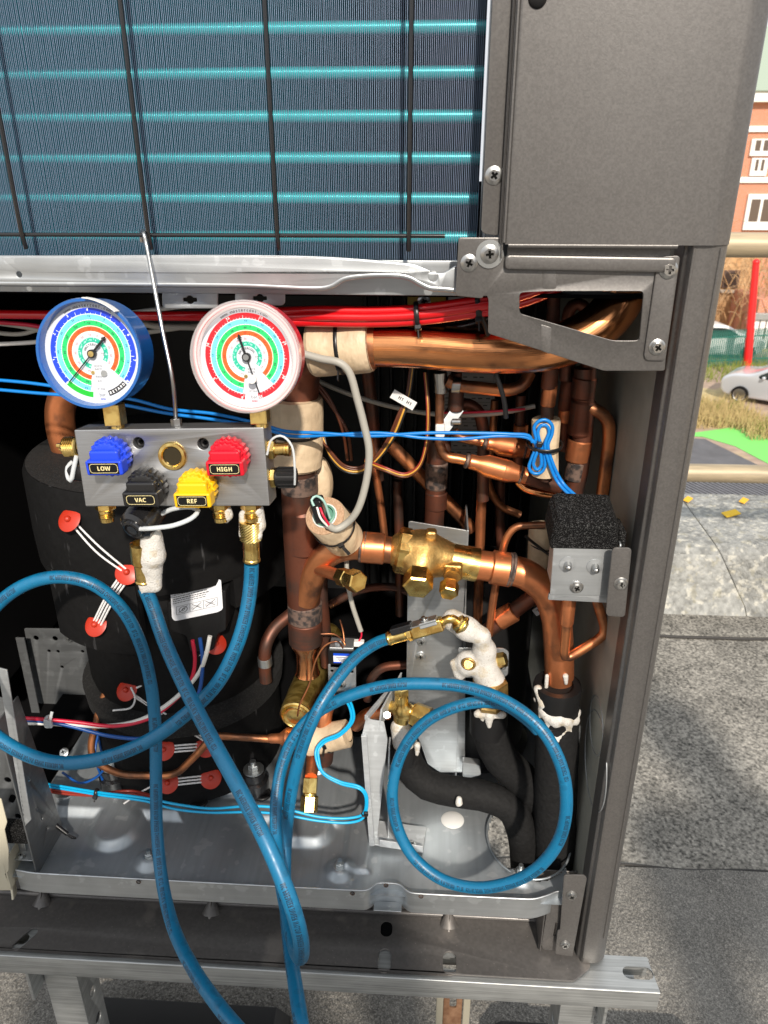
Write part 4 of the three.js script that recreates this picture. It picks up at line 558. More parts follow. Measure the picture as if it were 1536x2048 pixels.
// ================= compressor =================
const CX = -0.302, CZ = -0.222;
{
  const t = thing('compressor', 'black jacketed compressor standing at the left of the tray', 'compressor');
  const yTop = H(320, 890, 0.9).y, RU = 0.142, RL = 0.116;
  part(t, 'upper_jacket', lathe([[RU - 0.018, 0.802], [RU - 0.002, 0.800], [RU, 0.806], [RU + 0.001, 0.84], [RU, 0.905], [RU - 0.003, 0.912], [RU - 0.02, 0.914]], V(CX, 0, CZ), Y0, 72), M.jacket);
  part(t, 'top_felt', lathe([[RU - 0.004, 0.9125], [RU - 0.03, 0.916], [0.05, 0.914], [0.0, 0.914]], V(CX, 0, CZ), Y0, 48), M.felt);
  const arc = (r, a0, a1, y0, y1, th) => { const p = []; for (let i = 0; i <= 24; i++) { const a = a0 + (a1 - a0) * i / 24; p.push([CX + r * Math.sin(a), CZ + r * Math.cos(a)]); } return sheet(p, -th, y0, y1); };
  const ang = (px, py, r) => { const p = onCyl(px, py, CX, CZ, r); return Math.atan2(p.x - CX, p.z - CZ); };
  const a0 = ang(120, 1250, RU), a1 = ang(283, 1250, RU), yF = onCyl(270, 1308, CX, CZ, RU).y;
  part(t, 'jacket_flap', arc(RU - 0.0125, a0, a1, yF, 0.815, 0.014), M.jacket);
  part(t, 'jacket_flap', arc(RU - 0.014, ang(470, 1180, RU), ang(560, 1200, RU) + 0.5, 0.765, 0.815, 0.012), M.jacket);
  const b = part(t, 'lower_jacket', lathe([[RL - 0.03, 0.494], [RL, 0.496], [RL + 0.001, 0.52], [RL, 0.60], [RL - 0.012, 0.612]], V(CX, 0, CZ), Y0, 72), M.jacket);
  part(t, 'shell', lathe([[0.09, 0.49], [0.104, 0.5], [0.105, 0.78]], V(CX, 0, CZ), Y0, 60), M.black);
  part(t, 'felt_band', lathe([[0.106, 0.60], [0.122, 0.602], [0.124, 0.624], [0.108, 0.63]], V(CX, 0, CZ), Y0, 60), M.felt);
  part(t, 'inner_jacket', lathe([[0.110, 0.628], [0.1125, 0.64], [0.112, 0.76]], V(CX, 0, CZ), Y0, 60), M.jacket);
  // terminal cover with warning label
  const zc = -0.112, tc = part(t, 'terminal_cover', [plate(pp([[332, 1205], [452, 1180], [452, 1262], [435, 1268], [427, 1302], [380, 1305], [372, 1272], [338, 1262]], zc), zc, 0.05, [], { rd: 0.004, bevel: 0.002 })], M.black);
  const lt = canvasTex(512, 400, (x, w, h) => { x.fillStyle = '#dfe1e6'; x.fillRect(0, 0, w, h); x.fillStyle = '#222'; for (let i = 0; i < 6; i++) { let q = 20; const y = 40 + i * 30; while (q < 400 - i * 14) { const l = 8 + (hash(q, i, 3) * 26 | 0); x.fillRect(q, y, l, 9 + (i === 3 ? 3 : 0)); q += l + 6; } } x.strokeStyle = '#222'; x.lineWidth = 4; for (let k = 0; k < 3; k++) x.strokeRect(50 + k * 140, 250, 140, 120); x.lineWidth = 6; x.beginPath(); x.arc(120, 310, 42, 0, 7); x.moveTo(70, 350); x.lineTo(165, 265); x.stroke(); x.beginPath(); x.ellipse(122, 308, 12, 22, 0.6, 0, 7); x.stroke(); for (const q of [260, 400]) { x.beginPath(); x.moveTo(q - 48, 268); x.lineTo(q + 48, 352); x.moveTo(q + 48, 268); x.lineTo(q - 48, 352); x.stroke(); x.lineWidth = 3; x.beginPath(); x.ellipse(q - 14, 312, 40, 12, -0.3, 0, 7); x.moveTo(q + 20, 320); x.lineTo(q + 60, 300); x.stroke(); x.lineWidth = 6; } });
  const lg = (() => { const c = pp([[341, 1182], [442, 1158], [446, 1218], [436, 1224], [350, 1242], [344, 1236]], zc + 0.001); const s = shapeOf(c, 0.003), g = new THREE.ShapeGeometry(s, 5), q = g.attributes.position, A = c[0], U = c[1].clone().sub(A), W = c[5].clone().sub(A); const uv = []; for (let i = 0; i < q.count; i++) { const d = V(q.getX(i), q.getY(i), 0).sub(V(A.x, A.y, 0)); const det = U.x * W.y - U.y * W.x; uv.push((d.x * W.y - d.y * W.x) / det, 1 - (U.x * d.y - U.y * d.x) / det); } g.setAttribute('uv', new THREE.Float32BufferAttribute(uv, 2)); g.translate(0, 0, zc + 0.0012); return keep(g.toNonIndexed()); })();
  tc.add(mesh('warning_label', keep(lg), std({ map: lt, roughness: 0.5 })));
  tc.children[0].geometry.userData.keep = true;
  // feet with rubber grommets and bolts
  for (const [px, py] of [[228, 1562], [510, 1570]]) {
    const p = H(px, py, 0.505), q = V(p.x, TY + 0.008, p.z); part(t, 'foot', [lathe([[0, 0], [0.016, 0], [0.0165, 0.02], [0.013, 0.022], [0.0135, 0.034], [0, 0.035]], q, Y0)], M.blackGloss);
    part(t, 'foot_bolt', [lathe([[0, 0], [0.0125, 0], [0.0125, 0.002], [0, 0.0022]], q.clone().add(V(0, 0.035, 0)), Y0), hex(q.clone().add(V(0, 0.037, 0)), q.clone().add(V(0, 0.044, 0)), 0.0066), cyl(q.clone().add(V(0, 0.044, 0)), q.clone().add(V(0, 0.049, 0)), 0.0035)], M.zinc);
  }
  base(t);
  // discharge pipe standing on it
  const d = thing('discharge_pipe', 'fat copper pipe bending down onto the compressor top at left', 'pipe'); part(d, 'pipe', T([[152, 985, -0.2], [137, 915, -0.2], [121, 850, -0.2], [125, 800, -0.2], [160, 760, -0.2], [230, 740, -0.22]], 0.0155, { step: 0.006 }), M.copperRed); base(d);
}
// red lacing buttons and white lacing strings on the jacket
{
  const spots = [[145, 1042, 0.143, 'red lacing button topmost at the left of the compressor jacket'], [258, 1147, 0.143, 'red lacing button just left of the foam covered hose fitting'], [197, 1251, 0.143, 'red lacing button on the lower left jacket flap'], [429, 1290, 0.113, 'red lacing button behind the white wire below the terminal cover'], [258, 1382, 0.113, 'red lacing button with the loose string end at left of the jacket'], [330, 1500, 0.118, 'red lacing button half hidden behind the descending blue hose'], [412, 1494, 0.118, 'red lacing button behind the thin copper pipe near the crossing hose'], [338, 1566, 0.118, 'red lacing button lowest at left on the jacket bottom'], [421, 1557, 0.118, 'red lacing button lowest at right on the jacket bottom']];
  const pos = [], nr = [];
  for (const [px, py, r, l] of spots) { const p = onCyl(px, py, CX, CZ, r), n = V(p.x - CX, 0.12, p.z - CZ).normalize(); pos.push(p); nr.push(n); const t = thing('lacing_button', l, 'button', 'red lacing buttons of the compressor jacket'); part(t, 'disc', lathe([[0, 0.0018], [0.0105, 0.0008], [0.0125, -0.0002], [0.0118, -0.001], [0, -0.001]], p.clone().addScaledVector(n, 0.005), n), M.redPlastic); part(t, 'knob', [ball(p.clone().addScaledVector(n, 0.0075), 0.0032), cyl(p.clone().addScaledVector(n, -0.004), p.clone().addScaledVector(n, 0.006), 0.003)], M.redPlastic); base(t); }
  const strand = (i, j, off, k = 0) => { const a = pos[i].clone().addScaledVector(nr[i], 0.0035), b = pos[j].clone().addScaledVector(nr[j], 0.0035), d = b.clone().sub(a), s = d.clone().cross(nr[i]).normalize().multiplyScalar(off); const m = a.clone().lerp(b, 0.5).addScaledVector(nr[i].clone().add(nr[j]).normalize(), 0.004).add(V(0, -k, 0)); return tube([a.add(s), m.add(s), b.add(s)], 0.0011, { m: 7 }); };
  const lace = (l, a, f) => { const t = thing('lacing_string', l, 'string', 'white lacing strings of the compressor jacket'); for (const g of a) part(t, 'strand', g, M.string); base(t); };
  lace('white string pair running from the topmost red button down to the next', [strand(0, 1, 0.0018, 0.006), strand(0, 1, -0.0018, 0.002)]);
  lace('four white strings between the two left flap buttons behind the hose arch', [strand(1, 2, 0.005), strand(1, 2, 0.0022), strand(1, 2, -0.0014), strand(1, 2, -0.0046)]);
  lace('white string pair rising to the button below the terminal cover', [strand(4, 3, 0.002, 0.004), strand(4, 3, -0.002, 0.008), T([[262, 1375, -0.108], [270, 1395, -0.1], [262, 1415, -0.1], [226, 1421, -0.1]], 0.0011, { m: 7 }), tube([pos[4].clone().addScaledVector(nr[4], 0.004), pos[6].clone().addScaledVector(nr[6], 0.004).add(V(0, 0.012, 0))], 0.0011), tube([pos[4].clone().addScaledVector(nr[4], 0.004).add(V(0, -0.003, 0)), pos[6].clone().addScaledVector(nr[6], 0.004).add(V(0, 0.007, 0))], 0.0011)]);
  lace('three white strings between the upper two buttons of the lower jacket', [strand(5, 6, 0.0035), strand(5, 6, 0.0), strand(5, 6, -0.0035)]);
  lace('three white strings between the lowest two buttons with one loose tail', [strand(7, 8, 0.0035), strand(7, 8, 0.0), strand(7, 8, -0.0035), T([[318, 1565, -0.106], [280, 1585, -0.1], [248, 1607, -0.1]], 0.0012, { m: 7 })]);
}
// ================= copper pipework =================
const sleeve = (p, d, r, l, bulge = 0) => lathe([[r * 0.9, 0], [r, l * 0.06], [r * (1 + bulge), l * 0.5], [r, l * 0.94], [r * 0.9, l]], p.clone().addScaledVector(d, -l / 2), d);
{ // main gas pipe, bright copper
  const t = thing('gas_pipe', 'thick bright copper pipe curving up behind the triangular bracket', 'pipe'), r = 0.0184;
  const pts = [[640, 692, -0.075], [745, 690, -0.07], [830, 692, -0.066], [930, 700, -0.062], [1020, 702, -0.058], [1095, 696, -0.055], [1160, 675, -0.056], [1212, 638, -0.06], [1240, 600, -0.066], [1252, 560, -0.075], [1254, 500, -0.085]];
  part(t, 'pipe', T(pts, r, { m: 40, step: 0.004 }), M.copperBright);
  part(t, 'collar', T([[733, 691, -0.071], [752, 691, -0.0705]], r + 0.0012, { m: 36, n: 2 }), M.copper);
  const a = P(622, 698, -0.076), b = P(742, 688, -0.0705), d = b.clone().sub(a).normalize(), L = a.distanceTo(b), R0 = 0.0240;
  const ins = part(t, 'insulation', [lathe([[r, 0], [R0 - 0.002, 0], [R0, 0.003], [R0 * 1.01, L * 0.3], [R0 * 0.97, L * 0.52], [R0 * 1.01, L * 0.7], [R0, L - 0.003], [R0 - 0.0015, L]], a, d, 48)], M.beige);
  ins.add(mesh('cut_face', lathe([[r - 0.0003, 0], [R0 - 0.0012, 0], [R0 - 0.0012, 0.0003]], b.clone().addScaledVector(d, 0.0004), d, 48), M.cork));
  base(t);
  const z = single('cable_tie', tie(null, a.clone().lerp(b, 0.52), d, R0 * 0.985, V(-0.2, -0.6, 1)), M.tie, 'black cable tie round the beige sleeve of the thick copper pipe', 'cable tie', 'black cable ties');
}
{ // suction riser at the left of centre
  const t = thing('suction_pipe', 'brown oxidised vertical copper pipe left of centre with beige sleeves', 'pipe'), z = -0.125, r = 0.0175;
  part(t, 'pipe', T([[640, 690, z + 0.03], [612, 715, z + 0.012], [602, 760, z], [598, 850, z], [597, 950, z], [602, 1100, z], [610, 1240, z], [612, 1285, z]], r, { m: 36, step: 0.006 }), M.copperDark);
  for (const [x, y, l, m] of [[605, 1060, 0.05, M.copperDark], [610, 1222, 0.022, M.braze], [611, 1262, 0.03, M.copperDark], [599, 965, 0.02, M.braze]]) part(t, 'joint', sleeve(P(x, y, z), V(0.01, 1, 0), r + 0.001, l), m);
  part(t, 'neck', lathe([[r, 0], [r, -0.004], [0.0125, -0.014], [0.0115, -0.03], [0.0125, -0.04], [0.014, -0.044]].map(([a, b]) => [a, b]), P(612, 1280, z), V(0, 1, 0)), M.copperBright);
  const s0 = P(580, 930, z), s1 = P(582, 800, z + 0.0), R1 = 0.0265;
  for (const [x0, y0, x1, y1, l] of [[592, 868, 590, 795, 'a'], [590, 932, 592, 866, 'b']]) { const a = P(x0, y0, z), b = P(x1, y1, z), d = b.clone().sub(a).normalize(), L = a.distanceTo(b), q = part(t, 'insulation', lathe([[r, 0], [R1 - 0.003, 0], [R1, 0.003], [R1 * 1.015, L * 0.5], [R1, L - 0.003], [R1 - 0.001, L], [r, L + 0.0004]], a, d, 48), M.beige); }
  const tl = P(640, 965, z - 0.02); part(t, 'insulation', ball(tl, 0.017, 0.8, 1.7, 0.8, 20), M.beige);
  base(t);
  const tp = P(590, 857, z); single('cable_tie', tie(null, tp, V(0.08, 1, 0.12), R1 * 1.01, V(-0.75, -0.1, 1)), M.tie, 'black cable tie round the beige sleeve behind the manifold', 'cable tie', 'black cable ties');
}
{ // tee branch to the valve
  const t = thing('liquid_branch', 'reddish copper branch pipe leading left into the brass ball valve', 'pipe'), z = -0.108, r = 0.0136;
  part(t, 'pipe', T([[612, 1200, z - 0.012], [630, 1140, z - 0.006], [662, 1105, z], [705, 1093, z + 0.002], [755, 1097, z + 0.002], [806, 1104, z + 0.002]], r, { m: 32, step: 0.005 }), M.copper);
  const d = P(800, 1103, z).sub(P(700, 1093, z)).normalize(); part(t, 'joint', sleeve(P(746, 1096, z + 0.002), d, r + 0.0022, 0.024), M.copperRed);
  for (const x of [722, 730]) part(t, 'braze_ring', ring(P(x, 1094, z + 0.002), d, r + 0.0006, 0.0016, 36, 8), M.braze);
  base(t);
}
{ // brass ball valve
  const t = thing('ball_valve', 'large cast brass ball valve in the middle of the pipework', 'valve'), z = -0.106, A = P(800, 1100, z), B = P(955, 1130, z), d = B.clone().sub(A).normalize(), L = A.distanceTo(B), at = s => A.clone().addScaledVector(d, s * L), out = V(-0.05, -0.25, 1).normalize();
  part(t, 'body', [blob([[at(0.1), at(0.3), 0.0215, 0.0235], [at(0.3), at(0.52), 0.0235, 0.0175], [at(0.52), at(0.62), 0.0165, 0.016], [at(0.28), at(0.28).addScaledVector(out, 0.018), 0.0145, 0.0145]], 0.0019, 0.008)], M.brassDull);
  part(t, 'hex_collar', hex(at(-0.05), at(0.14), 0.0235, 0.3, 8), M.brass);
  part(t, 'end_fitting', [cyl(at(0.58), at(1.0), 0.0172, 0.0172, 36), cyl(at(0.97), at(1.02), 0.016, 0.0145, 36)], M.brass);
  part(t, 'cap_nut', [hex(at(0.27).addScaledVector(out, 0.03), at(0.27).addScaledVector(out, 0.05), 0.0145, 0.4)], M.brass);
  const s = at(0.70), o2 = V(-0.1, -0.2, 1).normalize(); part(t, 'service_port', [bar(s.clone().addScaledVector(o2, 0.01), s.clone().addScaledVector(o2, 0.021), 0.019, 0.019, V(0, 1, 0)), cyl(s.clone().addScaledVector(o2, 0.02), s.clone().addScaledVector(o2, 0.026), 0.008)], M.brassDull);
  part(t, 'small_nut', [hex(s.clone().addScaledVector(o2, 0.027).add(V(-0.002, -0.006, 0)), s.clone().addScaledVector(o2, 0.041).add(V(-0.002, -0.008, 0)), 0.0095, 0.2)], M.brass);
  part(t, 'stop_lug', box(...at(0.42).add(V(-0.002, 0.0265, 0.004)).toArray(), 0.011, 0.01, 0.012, 0.003), M.brassDull);
  const font = await new FontLoader().loadAsync('fonts/droid/droid_sans_bold.typeface.json'); const tg = new TextGeometry('S', { font, size: 0.007, depth: 0.001, curveSegments: 4 }); const c = at(0.27).add(V(-0.002, 0.009, 0.0215)); tg.rotateX(-0.35); tg.translate(c.x, c.y, c.z);
  part(t, 'cast_letter', [tg, bar(c.clone().add(V(-0.009, -0.009, 0.0005)), c.clone().add(V(-0.003, 0.001, 0.0005)), 0.0012, 0.001), bar(c.clone().add(V(-0.003, 0.001, 0.0005)), c.clone().add(V(-0.0065, -0.0005, 0.0005)), 0.0012, 0.001)], M.brassDull);
  base(t);
}
{ // elbow after the valve, down into the insulation
  const t = thing('elbow_pipe', 'orange copper elbow pipe running down from the ball valve into black insulation', 'pipe'), z = -0.1, r = 0.0152;
  part(t, 'pipe', T([[950, 1129, -0.106], [1010, 1138, -0.104], [1050, 1148, z], [1090, 1180, z], [1110, 1225, z], [1117, 1285, z], [1119, 1395, z]], r, { m: 32, step: 0.005 }), M.copperRed);
  const d = P(1000, 1137, z).sub(P(960, 1130, z)).normalize(); part(t, 'joint', sleeve(P(1003, 1137, -0.104), d, r + 0.002, 0.022), M.copperRed); for (const x of [1018, 1024]) part(t, 'braze_ring', ring(P(x, 1139, -0.103), d, r + 0.0005, 0.0017, 36, 8), M.braze);
  part(t, 'foam_bead', blob([[P(1131, 1352, -0.0845), P(1132, 1366, -0.0845), 0.003, 0.002], [P(1094, 1352, -0.09), P(1092, 1376, -0.089), 0.0022]], 0.0012, 0.002), M.foamSoap, 'soap foam bead'); base(t);
  const u = thing('bypass_tube', 'thin copper tube with a sharp bend beside the orange elbow pipe', 'pipe'); part(u, 'tube', bend([[1136, 1205, -0.065], [1133, 1260, -0.065], [1127, 1322, -0.068], [1214, 1268, -0.075], [1188, 1185, -0.08], [1186, 1150, -0.08]], t => 0.0048, 0.012, { m: 16 }), M.copper); part(u, 'stub', sleeve(P(1136, 1222, -0.065), V(0, 1, 0), 0.0066, 0.03), M.copperRed); base(u);
}
{ // filter drier lying in depth
  const t = thing('filter_drier', 'yellow lacquered filter drier cylinder lying below the brown pipe', 'filter drier'), f = P(593, 1430, -0.125), b = f.clone().add(V(0.018, 0.006, -0.17)), d = f.clone().sub(b).normalize();
  part(t, 'shell', [lathe([[0, 0], [0.014, 0.003], [0.0195, 0.012], [0.02, 0.02], [0.02, b.distanceTo(f) - 0.006], [0.0188, b.distanceTo(f)]], b, d, 44)], M.lacquer);
  part(t, 'end_cap', [lathe([[0.0188, 0], [0.0192, 0.0018], [0.0172, 0.003], [0.0155, 0.0012], [0.0135, 0.0045], [0.011, 0.0035], [0.008, 0.0045], [0, 0.0048]], f, d, 44)], M.brass); base(t);
  const cp = thing('capillary_tube', 'hair thin copper capillary looping from the drier cap up to the coil valve', 'pipe'); part(cp, 'tube', T([[595, 1432, -0.115], [600, 1408, -0.1], [618, 1370, -0.1], [632, 1320, -0.1], [652, 1290, -0.1], [675, 1283, -0.1], [688, 1300, -0.105]], 0.001, { m: 8 }), M.copper); part(cp, 'tube', T([[640, 1268, -0.12], [670, 1269, -0.12], [688, 1285, -0.11], [694, 1306, -0.107]], 0.001, { m: 8 }), M.copper); part(cp, 'tube', T([[680, 1240, -0.13], [686, 1262, -0.12], [690, 1300, -0.108]], 0.001, { m: 8 }), M.copper); base(cp);
}
{ // solenoid valve coil
  const t = thing('solenoid_valve', 'small galvanised solenoid coil with blue and white label and cyan leads', 'solenoid'), z = -0.105;
  part(t, 'bracket', plate(pp([[656, 1328], [712, 1328], [712, 1378], [701, 1394], [697, 1384], [668, 1384], [657, 1378]], z), z, 0.0018, [circ(P(664, 1342, z).x, P(664, 1342, z).y, 0.0017), circ(P(704, 1344, z).x, P(704, 1344, z).y, 0.0017)], { rd: 0.002 }), M.galv);
  const c = P(685, 1316, z - 0.006); part(t, 'coil_body', box(c.x, c.y + 0.002, c.z - 0.008, 0.031, 0.026, 0.028, 0.003), M.black);
  const lt = canvasTex(128, 64, (x, w, h) => { x.fillStyle = '#e9e9f4'; x.fillRect(0, 0, w, h); x.fillStyle = '#1248c8'; x.fillRect(0, 0, w, 16); x.fillRect(0, 56, 50, 8); x.fillStyle = '#333'; for (let i = 0; i < 3; i++) x.fillRect(16 + i * 8, 24 + i * 11, 60 - i * 9, 4); }); const pl = new THREE.PlaneGeometry(0.022, 0.0125); pl.translate(c.x + 0.002, c.y + 0.004, c.z + 0.0064); part(t, 'label', keep(pl.toNonIndexed()), std({ map: lt, roughness: 0.4 }));
  part(t, 'top_clip', [box(c.x, c.y + 0.017, c.z - 0.002, 0.026, 0.003, 0.02, 0.001), hex(c.clone().add(V(-0.004, 0.018, 0)), c.clone().add(V(-0.004, 0.023, 0)), 0.004)], M.galv); screw(t, P(683, 1369, z), 0.005, V(0, 0, 1), M.steel); part(t, 'lead_port', box(...P(683, 1386, z - 0.002).toArray(), 0.013, 0.007, 0.008, 0.001), M.black); base(t);
}
{ // thin line across the bottom with reducer and beige sleeve
  const t = thing('liquid_line', 'thin copper line with a stepped reducer and beige sleeve at the tray', 'pipe'), z = -0.118;
  part(t, 'tube', bend([[236, 1345, -0.15], [205, 1395, -0.14], [181, 1490, -0.12], [186, 1522, -0.115], [240, 1550, -0.1], [350, 1552, -0.098], [402, 1500, -0.1], [425, 1471, -0.105], [540, 1478, z]], 0.0043, 0.016, { m: 14 }), M.copper);
  const a = P(536, 1477, z), d = P(600, 1476, z).sub(a).normalize(); part(t, 'reducer', lathe([[0.0044, 0], [0.0056, 0.004], [0.0058, 0.012], [0.0062, 0.014], [0.0122, 0.022], [0.0125, 0.04], [0.0125, 0.06]], a, d), M.copperRed);
  part(t, 'riser', T([[646, 1470, z], [652, 1420, z - 0.01], [664, 1395, z - 0.02], [672, 1380, z - 0.02]], 0.0085), M.copperRed); part(t, 'stub', T([[650, 1490, z], [647, 1520, z - 0.005]], 0.011), M.copperDark);
  const s = P(612, 1484, z), e = P(698, 1466, z + 0.004), q = e.clone().sub(s).normalize(), L = s.distanceTo(e); part(t, 'insulation', lathe([[0.01, 0], [0.0165, 0.002], [0.0168, L * 0.5], [0.016, L - 0.002], [0.01, L]], s, q), M.beige); base(t);
  single('cable_tie', tie(null, P(657, 1475, z), q, 0.0172, V(0.1, 0.2, 1)), M.tie, 'black cable tie round the beige sleeve on the tray line', 'cable tie', 'black cable ties');
  const c = thing('access_port', 'copper stub ending in a chromed brass hexagon cap low in front of the tray', 'service port'), p0 = P(625, 1500, z - 0.01), p1 = P(622, 1555, z + 0.035), dd = P(618, 1614, z + 0.055).sub(p1).normalize(); part(c, 'stub', tube([p0, P(625, 1530, z + 0.015), p1], 0.0072), M.copperRed); part(c, 'hex_cap', [hex(p1, p1.clone().addScaledVector(dd, 0.017), 0.0085), cyl(p1.clone().addScaledVector(dd, 0.017), p1.clone().addScaledVector(dd, 0.019), 0.0075), hex(p1.clone().addScaledVector(dd, 0.019), p1.clone().addScaledVector(dd, 0.037), 0.0098, 0.3)], M.brass); base(c);
}
{ // schrader port at mid height
  const t = thing('access_port', 'short copper stub with a brass hexagon cap beside the brown riser', 'service port'), a = P(628, 1135, -0.11), b = P(680, 1152, -0.075), d = b.clone().sub(a).normalize(); part(t, 'stub', cyl(a, b, 0.0062), M.copperRed); part(t, 'hex_cap', [hex(b, b.clone().addScaledVector(d, 0.014), 0.0092), cyl(b.clone().addScaledVector(d, 0.014), b.clone().addScaledVector(d, 0.017), 0.008), hex(b.clone().addScaledVector(d, 0.017), b.clone().addScaledVector(d, 0.032), 0.0108, 0.3)], M.brass); base(t);
}
{ // pressure sensor in cork sleeve
  const t = thing('pressure_sensor', 'pressure sensor with green connector in a round cork sleeve', 'sensor'), f = P(650, 1032, -0.058), b = P(690, 1078, -0.1), d = f.clone().sub(b).normalize(), L = f.distanceTo(b), R1 = 0.0192;
  part(t, 'sleeve', [lathe([[0, 0], [R1 - 0.002, 0], [R1, 0.003], [R1, L - 0.002], [R1 - 0.001, L]], b, d, 40)], M.beige); part(t, 'cork_face', lathe([[0.0112, -0.003], [0.0112, 0.0002], [R1 - 0.0007, 0], [R1 - 0.0007, -0.001]], f.clone().addScaledVector(d, 0.0005), d, 40), M.cork);
  part(t, 'connector', lathe([[0.0108, -0.004], [0.0105, 0.0025], [0.009, 0.003], [0.009, -0.002], [0, -0.002]], f, d, 32), std({ color: col(0.12, 0.30, 0.22), roughness: 0.35 })); part(t, 'rim', ring(f.clone().addScaledVector(d, 0.0012), d, 0.0112, 0.0008), M.white);
  const k = P(640, 1012, -0.045); part(t, 'plug', bar(P(646, 1040, -0.052), P(632, 996, -0.045), 0.011, 0.011, d), M.blackGloss); part(t, 'clip', [T([[628, 1012, -0.038], [623, 1000, -0.04], [632, 992, -0.042], [646, 1000, -0.04], [660, 1036, -0.042]], 0.0012)], std({ color: col(0.3, 0.5, 0.45), roughness: 0.3 })); base(t);
  const c = thing('sensor_cable', 'thick grey sheathed cable hanging from the sleeve to the pressure sensor', 'cable'); part(c, 'sheath', T([[598, 705, -0.05], [640, 717, -0.047], [680, 726, -0.044], [697, 742, -0.044], [715, 800, -0.045], [728, 850, -0.046], [738, 900, -0.046], [733, 960, -0.046], [715, 1020, -0.046], [695, 1045, -0.048], [672, 1058, -0.045], [655, 1050, -0.042]], 0.0033, { m: 14 }), M.wireGrey); part(c, 'red_core', T([[658, 1050, -0.04], [646, 1030, -0.038], [640, 1014, -0.042]], 0.0011), M.wireRed); part(c, 'white_core', T([[655, 1052, -0.04], [641, 1036, -0.038], [634, 1014, -0.042]], 0.0011), M.wireWhite); base(c);
  single('cable_tie', [...tie(null, f.clone().lerp(b, 0.42), d, R1 + 0.0012, V(0.4, -0.6, 0.7))], M.tie, 'black cable tie round the cork and beige sensor sleeve', 'cable tie', 'black cable ties');
  const w = thing('sensor_lead', 'grey lead with a white plug hanging below the valve branch', 'cable'); part(w, 'sheath', T([[693, 1110, -0.12], [694, 1150, -0.115], [702, 1200, -0.11], [716, 1245, -0.11], [722, 1262, -0.11]], 0.0026), M.wireGrey); part(w, 'core', T([[722, 1260, -0.11], [723, 1272, -0.11], [718, 1282, -0.11]], 0.001), M.wireRed); part(w, 'plug', box(...P(718, 1286, -0.11).toArray(), 0.011, 0.006, 0.007, 0.001), M.white); base(w);
}
{ // upright galvanised pipe bracket
  const t = thing('pipe_bracket', 'tall grey galvanised upright plate behind the ball valve', 'bracket'), z = -0.15;
  const fp = part(t, 'front_plate', plate(pp([[817, 1042], [935, 1061], [931, 1300], [930, 1545], [880, 1545], [855, 1528], [842, 1490], [812, 1420]], z), z, 0.002, [circ(P(841, 1240, z).x, P(841, 1240, z).y, 0.0016)], { rd: 0.003 }), M.galv);
  const bx = P(934, 1061, z).x, sd = plate([[z - 0.055, TY + 0.01], [z, TY + 0.01], [z, P(935, 1061, z).y], [z - 0.055, P(935, 1061, z).y + 0.006]], 0, 0.002, [], { rd: 0.001 }); sd.rotateY(-PI / 2); sd.translate(bx, 0, 0); part(t, 'side_plate', sd, M.galvSatin);
  part(t, 'ledge', [plate(pp([[915, 1297], [1008, 1297], [1018, 1304], [1016, 1350], [1006, 1356], [930, 1356]], z + 0.03), z + 0.03, 0.002, [], { rd: 0.003 })], M.galv);
  for (const [x, y] of [[843, 1283], [841, 1312]]) screw(t, P(x, y, z), 0.0058, V(0, 0, 1), M.zinc); screw(t, P(1002, 1332, z + 0.03), 0.0058, V(0, 0, 1), M.zinc);
  part(t, 'foot', plate(pp([[925, 1525], [960, 1530], [962, 1550], [925, 1560]], z + 0.02), z + 0.02, 0.01, [], { rd: 0.002 }), M.galvSatin); base(t);
}
{ // small front bracket on the tray that carries the lower valve
  const t = thing('valve_bracket', 'bright galvanised folded bracket standing on the tray in front of the lower brass valve', 'bracket'), z = -0.075;
  const fp = part(t, 'front_flange', plate(pp([[724, 1470], [733, 1432], [741, 1440], [768, 1444], [775, 1480], [752, 1700], [740, 1690]], z), z, 0.0018, [], { rd: 0.002 }), M.galvBright);
  part(t, 'stiffener', bar(P(728, 1470, z + 0.002), P(744, 1690, z + 0.012), 0.006, 0.004, V(0, 0, 1)), M.galvBright);
  const s = plate([[-0.03, 0], [0, 0], [0, 0.115], [-0.012, 0.125], [-0.03, 0.125]], 0, 0.0018, [], { rd: 0.002 }); s.rotateY(-PI / 2); const o = P(772, 1470, z); s.translate(o.x + 0.002, TY + 0.004, z); part(t, 'side_flange', s, M.galvBright);
  part(t, 'arm', [bar(P(760, 1440, z), P(800, 1365, z - 0.07), 0.028, 0.0018, V(-1, 0.1, -0.3)), bar(P(732, 1436, z), P(795, 1362, z - 0.07), 0.004, 0.006, V(0, 1, 0))], M.galvBright);
  const f = H(800, 1672, TY + 0.008); part(t, 'foot', [box(f.x, TY + 0.007, f.z - 0.001, 0.058, 0.0018, 0.036, 0.0008, [0, -0.12, 0]), box(f.x + 0.002, TY + 0.011, f.z + 0.017, 0.05, 0.01, 0.0018, 0.0006, [0, -0.12, 0])], M.galvBright); for (const [x, y] of [[803, 1668], [825, 1690]]) screw(t, H(x, y, TY + 0.009), 0.0052, Y0, M.zinc); base(t);
}
